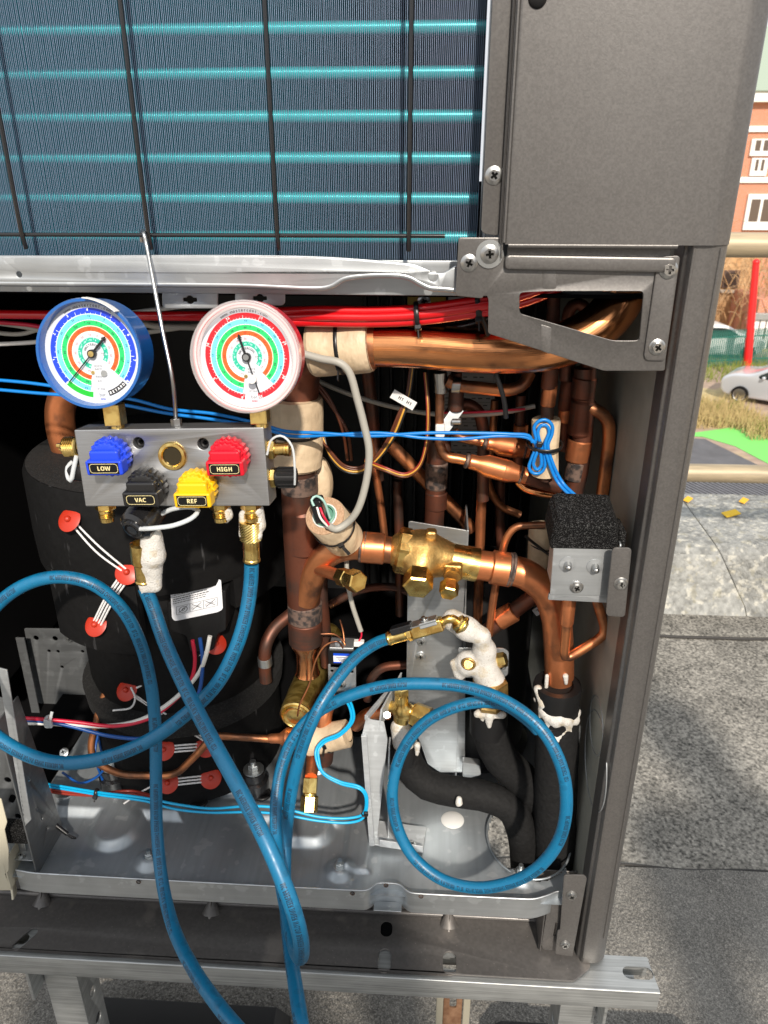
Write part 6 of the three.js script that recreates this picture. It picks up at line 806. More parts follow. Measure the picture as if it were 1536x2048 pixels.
  part(cw, 'red_lead', T([[385, 1280, -0.085], [390, 1320, -0.08], [382, 1360, -0.078], [350, 1400, -0.076], [300, 1436, -0.07], [230, 1452, -0.066], [150, 1444, -0.06], [80, 1438, -0.055], [26, 1435, -0.06]], 0.0021), M.wireRed); part(cw, 'white_lead', T([[420, 1272, -0.085], [412, 1310, -0.08], [395, 1350, -0.078], [340, 1405, -0.074], [280, 1440, -0.07], [215, 1452, -0.067], [150, 1450, -0.062], [80, 1446, -0.058], [28, 1446, -0.06]], 0.0024), M.wireWhite); part(cw, 'blue_lead', T([[400, 1276, -0.085], [405, 1320, -0.08], [398, 1385, -0.072], [370, 1440, -0.066], [300, 1475, -0.062], [220, 1472, -0.062], [140, 1452, -0.06], [80, 1442, -0.057], [26, 1440, -0.06]], 0.0021), M.wireNavy); base(cw);
  single('cable_tie', [box(...P(97, 1447, -0.052).toArray(), 0.008, 0.01, 0.004, 0.001), bar(P(100, 1440, -0.051), P(104, 1424, -0.05), 0.003, 0.001), ring(P(97, 1443, -0.057), V(1, 0.1, 0), 0.006, 0.0012, 24, 6, 2)], M.clearPlastic, 'translucent white cable tie round the compressor leads', 'cable tie');
  const nw = thing('navy_wires', 'dark blue wires hanging behind the compressor at left', 'wire bundle'); [[[215, 1310, -0.2], [208, 1380, -0.19], [200, 1450, -0.17], [190, 1510, -0.15], [205, 1560, -0.12]], [[225, 1350, -0.2], [215, 1410, -0.18], [198, 1470, -0.16], [210, 1530, -0.14]], [[125, 1545, -0.13], [160, 1566, -0.12], [190, 1556, -0.12], [212, 1535, -0.12]]].forEach(l => part(nw, 'wire', T(l, 0.0015), M.wireNavy)); base(nw);
  // thermistor loom with tag H1
  const lm = thing('sensor_loom', 'brown black and yellow sensor wires swinging between the pipes', 'wire bundle');
  [[M.wireBrown, 0], [M.wireYellow, 4], [M.tie, 8], [M.wireBrown, -4]].forEach(([m, o]) => part(lm, 'wire', T([[823 + o * 0.6, 735, -0.12], [815 + o * 0.6, 790, -0.115], [800 + o, 830, -0.11], [778 + o, 880, -0.11], [748, 920 + o, -0.11], [720, 938 + o, -0.11], [690, 935 + o, -0.11], [660, 905 + o, -0.12], [640 + o, 870, -0.13], [628 + o, 830, -0.14]], 0.0012), m)); [[M.wireYellow, 0], [M.wireBrown, 4], [M.wireBrick, -3]].forEach(([m, o]) => part(lm, 'wire', T([[730, 922 + o, -0.11], [770, 938 + o, -0.1], [810, 950 + o, -0.1], [836, 935 + o, -0.1], [852 + o * 0.5, 890, -0.1], [856 + o * 0.5, 820, -0.1], [850 + o * 0.4, 745, -0.11]], 0.0011), m)); [[M.wireBrown, 0], [M.wireBrown, 8]].forEach(([m, o]) => part(lm, 'wire', T([[618, 745 + o, -0.13], [660, 800 + o, -0.13], [685 + o, 860, -0.13], [695 + o, 920, -0.14]], 0.0016), m)); base(lm);
  const tg = thing('wire_tag', 'folded white wire tag printed H1 below the thick copper pipe', 'tag'), tt = canvasTex(256, 96, (x, w, h) => { x.fillStyle = '#dcdcdc'; x.fillRect(0, 0, w, h); x.fillStyle = '#222'; x.font = 'bold 46px sans-serif'; x.fillText('H1', 160, 64); x.fillText('H1', 70, 64); }); const c = P(807, 800, -0.105), g = new THREE.PlaneGeometry(0.024, 0.0088); g.rotateZ(-0.52); g.translate(c.x, c.y, c.z); part(tg, 'tag', keep(g.toNonIndexed()), std({ map: tt, roughness: 0.6, side: THREE.DoubleSide })); base(tg);
  const gc = thing('grey_hose_cable', 'grey corrugated cable sagging behind the blue wires', 'cable'); part(gc, 'cable', T([[620, 755, -0.16], [690, 785, -0.16], [770, 810, -0.16], [850, 826, -0.16], [920, 830, -0.15], [1000, 826, -0.15], [1070, 812, -0.15]], 0.0024), M.wireGrey); part(gc, 'core', T([[880, 826, -0.147], [960, 824, -0.147], [1050, 818, -0.147]], 0.0012), M.wireRed); base(gc);
  const bk = thing('black_tail', 'black wire end lying on the tray at the lower left', 'wire'); part(bk, 'wire', [T([[72, 1618, -0.07], [105, 1645, -0.06], [135, 1668, -0.055]], 0.0026), T([[133, 1667, -0.055], [143, 1672, -0.054], [152, 1676, -0.053]], 0.0008), T([[133, 1667, -0.055], [142, 1676, -0.054], [152, 1677, -0.053]], 0.0008)], M.tie); base(bk);
}
// ================= manifold gauge set =================
const MP = P(343, 934, 0.034), MROT = new THREE.Euler(rad(-7), rad(-2), rad(2.2), 'XYZ');
const mMat = new THREE.Matrix4().compose(MP, new THREE.Quaternion().setFromEuler(MROT), V(1, 1, 1)), mInv = mMat.clone().invert();
function Lo(px, py, zl = 0) { const o = EYE.clone().applyMatrix4(mInv), d = sight(px, py).transformDirection(mInv); return o.addScaledVector(d, (zl - o.z) / d.z); }
const man = thing('manifold_gauge_set', 'brushed aluminium four valve manifold with two round dial gauges', 'manifold gauge');
{
  const rig = []; const add = (name, geo, mat, label) => { const m = part(man, name, geo, mat, label); m.applyMatrix4(mMat); return m; };
  const sub = (p, name, geo, mat) => { const m = mesh(name, geo, mat); p.add(m); return m; };
  const c0 = [[152, 864], [533, 850], [533, 1008], [168, 1017]].map(a => Lo(...a, 0)), x0 = (c0[0].x + c0[3].x) / 2, x1 = (c0[1].x + c0[2].x) / 2, yt = (c0[0].y + c0[1].y) / 2, yb = (c0[2].y + c0[3].y) / 2;
  const h1 = Lo(277, 886, 0), h2 = Lo(406, 888, 0), sg = Lo(345, 912, 0);
  const body = add('body', plate([[x0, yb], [x1, yb], [x1, yt], [x0, yt]], 0, 0.024, [circ(h1.x, h1.y, 0.0044), circ(h2.x, h2.y, 0.0044), circ(sg.x, sg.y, 0.0085)], { rd: 0.0012, bevel: 0.0009 }), M.brushed);
  sub(body, 'back_plate', box((x0 + x1) / 2, (yt + yb) / 2, -0.0205, x1 - x0 - 0.004, yt - yb - 0.004, 0.003), M.brushed);
  for (const h of [h1, h2]) sub(body, 'mount_hole', [ring(V(h.x, h.y, -0.006), V(0, 0, 1), 0.003, 0.0014)], M.black);
  const sgp = add('sight_glass', lathe([[0.0073, -0.004], [0.0073, 0.0014], [0.0082, 0.0024], [0.0104, 0.0022], [0.0112, 0.001], [0.0112, -0.001]], V(sg.x, sg.y, 0), V(0, 0, 1), 40), M.brass);
  sub(sgp, 'glass', lathe([[0, 0.0004], [0.0074, 0.0004], [0.0074, -0.001], [0, -0.001]], V(sg.x, sg.y, -0.0005), V(0, 0, 1)), std({ color: col(0.02, 0.016, 0.008), roughness: 0.1 }));
  // valve knobs
  const knob = (px, py, colr, word, ink = '#e8d9a0') => {
    const c = Lo(px, py, 0.008), n = 20, out = []; for (let i = 0; i < n * 4; i++) { const f = i / (n * 4) * 2 * PI, r = 0.0148 + 0.0007 * Math.cos(f * n); out.push([r * Math.cos(f), r * Math.sin(f)]); }
    const mat = std({ color: col(...colr), roughness: 0.38 }), tilt = new THREE.Matrix4().makeRotationX(0.1).setPosition(c.x, c.y, 0);
    const sk = plate(out, 0.012, 0.0105, [], { rd: 0, bevel: 0.0012 }), top = plate(out.map(([x, y]) => [x * 0.86, y * 0.86 + 0.0004]), 0.0155, 0.005, [], { rd: 0, bevel: 0.0018 });
    const handle = box(0, -0.0046, 0.0165, 0.0285, 0.0118, 0.012, 0.0018), step = box(0, 0.0035, 0.0155, 0.023, 0.009, 0.008, 0.002);
    const stem = cyl(V(0, 0, -0.001), V(0, 0, 0.003), 0.011), g = [sk, top, handle, step, stem].map(q => q.applyMatrix4(tilt));
    const k = add('knob', g, mat, word.toLowerCase() + ' valve knob');
    const t = canvasTex(256, 96, (x, w, h) => { x.fillStyle = '#0a0a0a'; x.fillRect(0, 0, w, h); x.strokeStyle = ink; x.lineWidth = 4; x.beginPath(); x.roundRect(10, 10, w - 20, h - 20, 26); x.stroke(); x.fillStyle = ink; x.font = 'bold 52px sans-serif'; x.textAlign = 'center'; x.fillText(word, w / 2, 66); });
    const pl = new THREE.PlaneGeometry(0.0235, 0.0088); pl.translate(0, -0.0046, 0.02262); pl.applyMatrix4(tilt); const q = sub(k, 'name_plate', keep(pl.toNonIndexed()), std({ map: t, roughness: 0.3 }));
  };
  knob(221, 911, [0.012, 0.055, 0.62], 'LOW'); knob(458, 912, [0.58, 0.004, 0.02], 'HIGH'); knob(293, 973, [0.011, 0.011, 0.012], 'VAC'); knob(394, 975, [0.80, 0.46, 0.004], 'REF');
  // gauges
  const arcText = (x, s, cx, cy, r, a0, step, font) => { x.font = font; x.textAlign = 'center'; x.textBaseline = 'middle'; [...s].forEach((ch, i) => { const a = a0 + i * step; x.save(); x.translate(cx + r * Math.sin(a), cy - r * Math.cos(a)); x.rotate(a); x.fillText(ch, 0, 0); x.restore(); }); };
  const dial = (kind) => canvasTex(1024, 1024, (x, w) => {
    const C = w / 2, S = C, low = kind === 'low'; x.fillStyle = '#cdd1d8'; x.fillRect(0, 0, w, w); const A = d => rad(d - 90);
    const band = (r0, r1, a0, a1, c) => { x.fillStyle = c; x.beginPath(); x.arc(C, C, S * r1, A(a0), A(a1)); x.arc(C, C, S * r0, A(a1), A(a0), true); x.closePath(); x.fill(); };
    const ticks = (r0, r1, a0, a1, n, c, lw = 3, every = 5, long = 0.03) => { x.strokeStyle = c; for (let i = 0; i <= n; i++) { const a = rad(a0 + (a1 - a0) * i / n), L = i % every === 0 ? long : 0; x.lineWidth = i % every === 0 ? lw + 1 : lw; x.beginPath(); x.moveTo(C + S * (r0 - L) * Math.sin(a), C - S * (r0 - L) * Math.cos(a)); x.lineTo(C + S * r1 * Math.sin(a), C - S * r1 * Math.cos(a)); x.stroke(); } };
    const nums = (r, list, c, f = 30) => { x.fillStyle = c; for (const [a, s] of list) arcText(x, s, C, C, S * r, rad(a) - (s.length - 1) * 0.5 * f * 0.62 / (S * r), f * 0.62 / (S * r), `bold ${f}px sans-serif`); };
    const a0 = -168, a1 = low ? 133 : 138;
    if (low) { band(0.775, 0.885, -132, 133, '#1440e8'); band(0.775, 0.885, -172, -132, '#08b428'); band(0.775, 0.885, 136, 165, '#1a1a1a'); x.fillStyle = '#fff'; [...'DRATER'].forEach((ch, i) => { const a = rad(139 + i * 4.6), cx = C + S * 0.83 * Math.sin(a), cy = C - S * 0.83 * Math.cos(a); x.save(); x.translate(cx, cy); x.rotate(a + PI); x.font = 'bold 40px sans-serif'; x.textAlign = 'center'; x.textBaseline = 'middle'; x.fillText(ch, 0, 0); x.restore(); }); ticks(0.80, 0.775, -132, 133, 35, '#fff', 4, 5, -0.045); }
    else { band(0.765, 0.885, -172, 168, '#ec0a20'); ticks(0.80, 0.765, -170, 166, 70, '#fff', 3, 5, -0.03); }
    x.lineWidth = 4; x.strokeStyle = '#e4e6ea'; band(0.655, 0.765, a0, a1, '#6fdcf2'); band(0.545, 0.65, a0, a1, '#14c468'); band(0.435, 0.53, a0, a1, '#fb5a14'); band(0.225, 0.315, -165, a1 - 8, '#10b090');
    for (const [r, c] of [[0.653, '#f0fff8'], [0.538, '#fdf3d8'], [0.432, '#fff4ea'], [0.768, '#e8fbff']]) { x.strokeStyle = c; x.lineWidth = 7; x.beginPath(); x.arc(C, C, S * r, A(a0), A(a1)); x.stroke(); }
    ticks(0.67, 0.655, a0, a1, low ? 70 : 64, '#123', 3, 5, -0.025); ticks(0.64, 0.65, a0, a1, low ? 66 : 60, '#132', 3, 5, 0.04); ticks(0.445, 0.435, a0, a1, 60, '#311', 3, 5, -0.03); ticks(0.40, 0.43, a0, a1, 56, '#e8888c', 2, 5, 0.02); ticks(0.30, 0.318, -165, a1 - 8, 50, '#e8fff8', 3, 5, 0.03);
    const N = low ? ['-60', '-50', '-40', '-30', '-20', '-10', '0', '10', '20', '30', '40'] : ['-10', '0', '10', '20', '30', '40', '50', '60', '70', '80', '90'];
    const spread = (b) => N.map((s, i) => [a0 + 6 + (b - a0 - 10) * Math.pow(i / 10, 0.85), s]); nums(0.725, spread(a1), '#0b2a44', 30); nums(0.59, spread(a1 - 3), '#08341c', 28); nums(0.485, spread(a1 - 6), '#3a1408', 26); nums(0.365, spread(a1 - 8), '#e07078', 26); nums(0.265, spread(a1 - 12), '#d8fff2', 22);
    nums(0.85, (low ? [[-132, '0'], [-97, '1'], [-62, '2'], [-30, '3'], [0, '4'], [34, '5'], [66, '6'], [100, '7'], [131, '8']] : [[-168, '0'], [-120, '5'], [-72, '10'], [-24, '15'], [24, '20'], [72, '25'], [120, '30'], [165, '35']]), '#fff', 36);
    x.fillStyle = '#33363c'; arcText(x, 'MASTERCOOL', C, C, S * 0.175, rad(-62), rad(13.6), 'bold 34px sans-serif'); arcText(x, 'www.mastercool.com', C, C, S * 0.935, rad(-30), rad(3.5), 'bold 40px sans-serif');
    x.textAlign = 'center'; x.textBaseline = 'middle'; x.font = '44px sans-serif'; x.fillText('°C', C + 105, C + 10); x.font = '30px sans-serif'; for (const [s, y] of [['R507A', 128], ['R407C', 160], ['R404A', 236], ['R22', 282], ['R134a', 362]]) x.fillText(s, C + 34, C + y); x.font = 'bold 34px sans-serif'; x.fillText('♨', C + 34, C + 322); x.font = '46px sans-serif'; x.fillText('bar', C + 40, C + 424); x.fillStyle = low ? '#2038c0' : '#e01020'; x.font = 'bold 28px sans-serif'; x.fillText(low ? 'MBL' : 'MBH', C + 44, C + 468);
  });
  const gauge = (px, py, stemPx, low, n1, n2) => {
    const c = Lo(px, py, 0.017), rr = 0.0385, st = Lo(stemPx, 845, -0.012), front = V(0, 0, 1), g0 = V(c.x, c.y, 0);
    const blue = phy({ color: col(0.008, 0.10, 0.36), roughness: 0.3, clearcoat: 0.5 }), redc = phy({ color: col(0.62, 0.02, 0.04), roughness: 0.35, clearcoat: 0.4 });
    const zf = 0.017, zb = -0.012;
    const k = add('gauge', [lathe([[0, zb], [rr - 0.004, zb], [rr, zb + 0.003], [rr + 0.0005, zf - 0.004], ...(low ? [[rr + 0.0012, zf - 0.001], [rr + 0.0008, zf + 0.0006], [rr - 0.0012, zf + 0.0006], [rr - 0.0018, zf - 0.008]] : [[rr + 0.0004, zf - 0.006], [rr - 0.002, zf - 0.0055], [rr - 0.002, zf - 0.008]])], g0, front, 72)], low ? blue : redc, low ? 'blue rimmed low pressure gauge' : 'clear rimmed red high pressure gauge');
    const dl = new THREE.CircleGeometry(low ? rr - 0.0018 : rr - 0.0035, 64); dl.translate(c.x, c.y, zf - 0.0075); sub(k, 'dial', keep(dl.toNonIndexed()), std({ map: dial(low ? 'low' : 'high'), roughness: 0.45 }));
    if (!low) sub(k, 'dial_liner', lathe([[rr - 0.0040, zf - 0.0068], [rr - 0.0005, zf - 0.0052], [rr + 0.0006, zf - 0.0058]], g0, front, 72), std({ color: col(0.72, 0.68, 0.68), roughness: 0.5 }));
    if (!low) sub(k, 'clear_bezel', lathe([[rr - 0.0042, zf - 0.006], [rr - 0.0042, zf + 0.001], [rr - 0.003, zf + 0.0024], [rr + 0.0006, zf + 0.002], [rr + 0.0014, zf], [rr + 0.0014, zf - 0.007], [rr + 0.0002, zf - 0.007]], g0, front, 72), phy({ color: col(0.97, 0.94, 0.94), roughness: 0.12, transmission: 0.75, thickness: 0, ior: 1.45 }));
    sub(k, 'lens', (() => { const l = low ? new THREE.CircleGeometry(rr - 0.002, 48) : new THREE.CircleGeometry(rr - 0.0042, 48); l.translate(c.x, c.y, zf - (low ? 0.0022 : -0.0012)); return l; })(), M.glass);
    const nd = (ang, a, b, w, z) => { const d = V(Math.sin(rad(ang)), Math.cos(rad(ang)), 0), p = V(c.x, c.y, z); return bar(p.clone().addScaledVector(d, a), p.clone().addScaledVector(d, b), w, 0.0006); };
    const thick = n1, z = zf - 0.005; sub(k, 'needle', [nd(thick, -0.001, 0.0152, 0.0017, z), (() => { const d = V(Math.sin(rad(thick)), Math.cos(rad(thick)), 0), p = V(c.x, c.y, z).addScaledVector(d, 0.0158); return along(new THREE.ConeGeometry(0.0019, 0.0036, 4), p, d); })(), nd(thick + 180, 0, low ? 0.0285 : 0.0275, 0.0009, z), cyl(V(c.x, c.y, z - 0.002), V(c.x, c.y, z + 0.0012), 0.0031)], M.black);
    sub(k, 'hub', [cyl(V(c.x, c.y, z + 0.0005), V(c.x, c.y, z + 0.0018), 0.0021)], low ? M.brass : M.steel);
    const q = Lo(low ? 195 : 492, low ? 752 : 760, zf - 0.007); sub(k, 'adjuster', low ? [cyl(V(c.x + 0.0066, c.y - 0.0146, zf - 0.0076), V(c.x + 0.0066, c.y - 0.0146, zf - 0.0064), 0.0024)] : [cyl(V(c.x + 0.0045, c.y - 0.0150, zf - 0.0012), V(c.x + 0.0045, c.y - 0.0150, zf + 0.0022), 0.003)], low ? M.zinc : M.white);
    sub(k, 'dial_rivet', cyl(V(c.x - 0.002, c.y - 0.0138, zf - 0.0078), V(c.x - 0.002, c.y - 0.0138, zf - 0.0066), 0.0013), M.brass);
    const sx = c.x + (low ? 0.004 : 0.0025); sub(k, 'stem', [box(sx, (c.y - rr + yt) / 2 + 0.001, -0.004, 0.0128, c.y - rr - yt - 0.003, 0.0128, 0.0008), cyl(V(sx, yt - 0.001, -0.006), V(sx, yt + 0.006, -0.006), 0.0052)], M.brass);
    if (low) sub(k, 'edge_sticker', (() => { const p = []; for (let i = 0; i <= 14; i++) { const a = rad(6 + i * 2.6); p.push([c.x + (rr + 0.0018) * Math.sin(a), -(c.y + (rr + 0.0018) * Math.cos(a))]); } const s = sheet(p, -0.0006, 0, 0.008); s.rotateX(PI / 2); s.translate(0, 0, zf - 0.001); return s; })(), M.white);
  };
  gauge(177, 709, 199, true, 45); gauge(489, 716, 497, false, -16);
  // hook rod
  const hk = add('hook_nut', hex(V(Lo(353, 850, -0.01).x, yt, -0.01), V(Lo(353, 850, -0.01).x, yt + 0.006, -0.01), 0.0042), M.steel);
  const pA = V(Lo(353, 850, -0.01).x, yt + 0.004, -0.01).applyMatrix4(mMat), hz = -0.009, pts = [pA, P(345, 760, 0.03), P(325, 660, 0.018), P(308, 570, 0.006), P(293, 490, hz + 0.002), P(288, 468, hz), P(285, 462, hz - 0.006), P(283, 470, hz - 0.013), P(284, 484, hz - 0.014)];
  const hook = part(man, 'hook', tube(pts, 0.0016, { m: 14, n: 120 }), M.steel, 'bright steel hanging hook');
  // side ports
  const xl = V(x0, Lo(150, 893, -0.011).y, -0.011), L1 = V(-1, 0, 0);
  const lp = add('left_port', [lathe([[0.004, 0], [0.0062, 0.001], [0.0062, 0.003], [0.0045, 0.004]], xl, L1), lathe([[0.0075, 0.003], [0.0085, 0.004], [0.0085, 0.0055], [0.0078, 0.006]], xl, L1)], M.brass);
  const kn = (p, d, r, l) => { const g = new THREE.CylinderGeometry(r, r, l, 32, 12), q = g.attributes.position; for (let i = 0; i < q.count; i++) { const x = q.getX(i), z = q.getZ(i), rr = Math.hypot(x, z); if (rr > r * 0.9) { const a = Math.atan2(z, x), k = 1 + 0.035 * (((Math.round(a / (2 * PI) * 32) + Math.round((q.getY(i) / l + 0.5) * 12)) % 2) ? 1 : -1); q.setX(i, x * k); q.setZ(i, z * k); } } const h = g.toNonIndexed(); h.computeVertexNormals(); h.translate(0, l / 2, 0); return along(h, p, d); };
  sub(lp, 'knurled_nut', kn(xl.clone().addScaledVector(L1, 0.006), L1, 0.0078, 0.009), M.brass); sub(lp, 'tip', [lathe([[0.0074, 0], [0.006, 0.0015], [0, 0.0016]], xl.clone().addScaledVector(L1, 0.015), L1), box(xl.x - 0.019, xl.y + 0.001, xl.z, 0.006, 0.003, 0.004, 0.0008), box(xl.x - 0.0185, xl.y - 0.002, xl.z, 0.004, 0.0015, 0.003, 0.0005)], M.brass);
  const xr = V(x1, Lo(536, 898, -0.011).y, -0.011), R1 = V(1, 0, 0); const rp = add('right_port', [hex(xr, xr.clone().addScaledVector(R1, 0.005), 0.0082), lathe([[0.005, 0.005], [0.005, 0.012], [0.0056, 0.0125], [0.0056, 0.0142], [0.005, 0.0145], [0.0058, 0.015], [0.0058, 0.0165], [0.003, 0.0168], [0.003, 0.012]], xr, R1)], M.brass);
  const xr2 = V(x1, Lo(536, 955, -0.011).y, -0.011), rp2 = add('right_port', [hex(xr2, xr2.clone().addScaledVector(R1, 0.0045), 0.0082)], M.brass); const ribs = []; for (let i = 0; i < 12; i++) { const a = i / 12 * 2 * PI; ribs.push(bar(V(xr2.x + 0.006, xr2.y + 0.0078 * Math.cos(a), xr2.z + 0.0078 * Math.sin(a)), V(xr2.x + 0.019, xr2.y + 0.0078 * Math.cos(a), xr2.z + 0.0078 * Math.sin(a)), 0.0016, 0.0016)); } sub(rp2, 'cap', [cyl(V(xr2.x + 0.0045, xr2.y, xr2.z), V(xr2.x + 0.02, xr2.y, xr2.z), 0.0078, 0.0074), ...ribs], M.black);
  const strap = (list, r, sq, lab) => { const m = part(man, 'cap_strap', tube(list, r, { m: 10 }), M.clearPlastic, lab); return m; };
  const w3 = (x, y, z) => V(x, y, z).applyMatrix4(mMat);
  strap([w3(xr.x + 0.001, xr.y - 0.002, 0), w3(xr.x + 0.006, xr.y + 0.010, 0.002), w3(xr.x + 0.014, xr.y + 0.013, 0.003), w3(xr.x + 0.021, xr.y + 0.006, 0.003), w3(xr.x + 0.022, xr.y - 0.012, 0.001), w3(xr.x + 0.020, xr2.y - 0.004, -0.004)], 0.0009); strap([w3(xl.x - 0.004, xl.y - 0.006, -0.006), w3(xl.x - 0.007, xl.y - 0.016, -0.004), w3(xl.x - 0.011, xl.y - 0.026, -0.004), w3(xl.x - 0.014, xl.y - 0.024, -0.006), w3(xl.x - 0.014, xl.y - 0.016, -0.008), w3(xl.x - 0.01, xl.y - 0.012, -0.01)], 0.0018);
  const cap3 = part(man, 'left_cap', tube([w3(xl.x - 0.014, xl.y - 0.020, -0.014), w3(xl.x + 0.002, xl.y - 0.021, -0.014)], 0.0085, { m: 24, n: 2 }), M.black);
  // bottom ports
  const port = (px, big) => { const p = V(Lo(px, 1014, -0.011).x, yb, -0.011), D = V(0, -1, 0); return add('bottom_port', [hex(p, p.clone().addScaledVector(D, 0.006), big ? 0.0085 : 0.0082, 0.3), lathe([[0.0058, 0.006], [0.0058, 0.0085], [0.0064, 0.009], [0.0056, 0.0098], [0.0064, 0.0106], [0.0056, 0.0114], [0.0064, 0.0122], [0.0056, 0.013], [0.0052, 0.016], [0.0022, 0.0165], [0.0022, 0.012]], p, D)], M.brass); };
  const pts4 = [211, 283, 440, 502]; pts4.forEach(x => port(x));
  // valve core cap hanging at the second port
  const cp = P(272, 1052, 0.046), cd = V(-0.35, -0.35, 1).normalize(); const vc = part(man, 'vacuum_cap', [lathe([[0, -0.022], [0.0135, -0.021], [0.014, -0.004], [0.0136, -0.003], [0.0136, 0.001], [0.0105, 0.0035], [0.0088, 0.003]], cp, cd, 40), lathe([[0.0088, 0.003], [0.0082, 0.0055], [0.0064, 0.006], [0.006, 0.004], [0.0046, 0.004], [0.0044, 0.0056], [0, 0.0054]], cp, cd, 32)], M.blackGloss, 'glossy black round cap'); 
  part(man, 'cap_strap', [tube([P(276, 1058, 0.052), P(310, 1056, 0.055), P(350, 1050, 0.055), P(385, 1035, 0.05), P(396, 1022, 0.045), P(385, 1015, 0.04), P(345, 1018, 0.036), P(318, 1030, 0.034), P(300, 1034, 0.03)], 0.0019, { m: 10 })], M.clearPlastic, 'translucent strap loop of the black cap');
  const fm = (list, lab) => part(man, 'soap_foam', blob(list, 0.0013, 0.004, 0.0002), M.foamSoap, lab);
  fm([[P(452, 1020, 0.028), P(454, 1030, 0.028), 0.0042, 0.004], [P(454, 1030, 0.028), P(452, 1040, 0.028), 0.004, 0.0025]], 'soap foam on the third port'); fm([[P(515, 1020, 0.026), P(517, 1050, 0.027), 0.005, 0.006], [P(484, 1028, 0.03), P(486, 1066, 0.03), 0.0025, 0.0032], [P(490, 1071, 0.031), P(516, 1072, 0.031), 0.0035], [P(495, 1022, 0.03), P(512, 1022, 0.03), 0.0035], [P(512, 1004, 0.034), P(524, 1004, 0.035), 0.0025]], 'soap foam on the right port');
  base(man);
}
// ================= charging hoses =================
const hoseTex = canvasTex(2048, 128, (x, w, h) => { x.fillStyle = '#03668e'; x.fillRect(0, 0, w, h); for (let i = 0; i < 26000; i++) { const a = hash(i, 1, 5), b = hash(i, 2, 5), c = hash(i, 3, 5); x.fillStyle = c > 0.5 ? 'rgba(40,130,180,0.14)' : 'rgba(0,35,70,0.14)'; x.fillRect(a * w, b * h, 2, 1); } for (let i = 0; i < 260; i++) { const a = hash(i, 7, 5), b = hash(i, 8, 5), c = hash(i, 9, 5); x.fillStyle = c > 0.6 ? 'rgba(110,165,190,0.22)' : 'rgba(2,22,40,0.22)'; x.save(); x.translate(a * w, b * h); x.rotate((hash(i, 10, 5) - 0.5) * 0.8); x.fillRect(0, 0, 4 + 34 * c * c, 1.5); x.restore(); } for (let i = 0; i < 60; i++) { x.fillStyle = 'rgba(4,60,86,0.16)'; x.beginPath(); x.ellipse(hash(i, 11, 5) * w, hash(i, 12, 5) * h, 10 + 50 * hash(i, 13, 5), 3 + 9 * hash(i, 14, 5), 0, 0, 7); x.fill(); } x.fillStyle = '#07182c'; x.font = 'bold 22px sans-serif'; x.textBaseline = 'middle'; x.fillText('MC PREMIER INNER NYLON BARRIER CHARGING HOSE  MADE IN USA   RL CT   600 PSI W.P. 3000 PSI MAX BURST  021', 8, h / 2 + 2); x.fillText('MC PREMIER INNER NYLON', 1500, h / 2 + 2); });
hoseTex.wrapS = hoseTex.wrapT = THREE.RepeatWrapping;
M.hose = phy({ map: hoseTex, roughness: 0.8, roughnessMap: tex(256, [0.11, 1], (u, v) => 0.35 + 0.35 * fbm(u, v, 14, 5, 411, 4), false), clearcoat: 0.1, clearcoatRoughness: 0.35 });
const hoseTeal = phy({ color: col(0.004, 0.19, 0.34), roughness: 0.36, clearcoat: 0.2, clearcoatRoughness: 0.3 }); hoseTeal.map = tex(256, 0.05, (u, v) => { const k = 0.9 + 0.25 * fbm(u, v, 30, 30, 401, 3); return [k, k, k]; });
const HR = 0.0060;
function hose(label, list, mat, ref, per = 0.26) { const t = thing('charging_hose', label, 'hose'), p = list.map(a => a.isVector3 ? a : P(...a)), L = new THREE.CatmullRomCurve3(p, false, 'centripetal').getLength(); part(t, 'hose', tube(p, HR, { m: 24, step: 0.006, uv01: mat === hoseTeal ? 0 : L / per, ref }), mat); return t; }
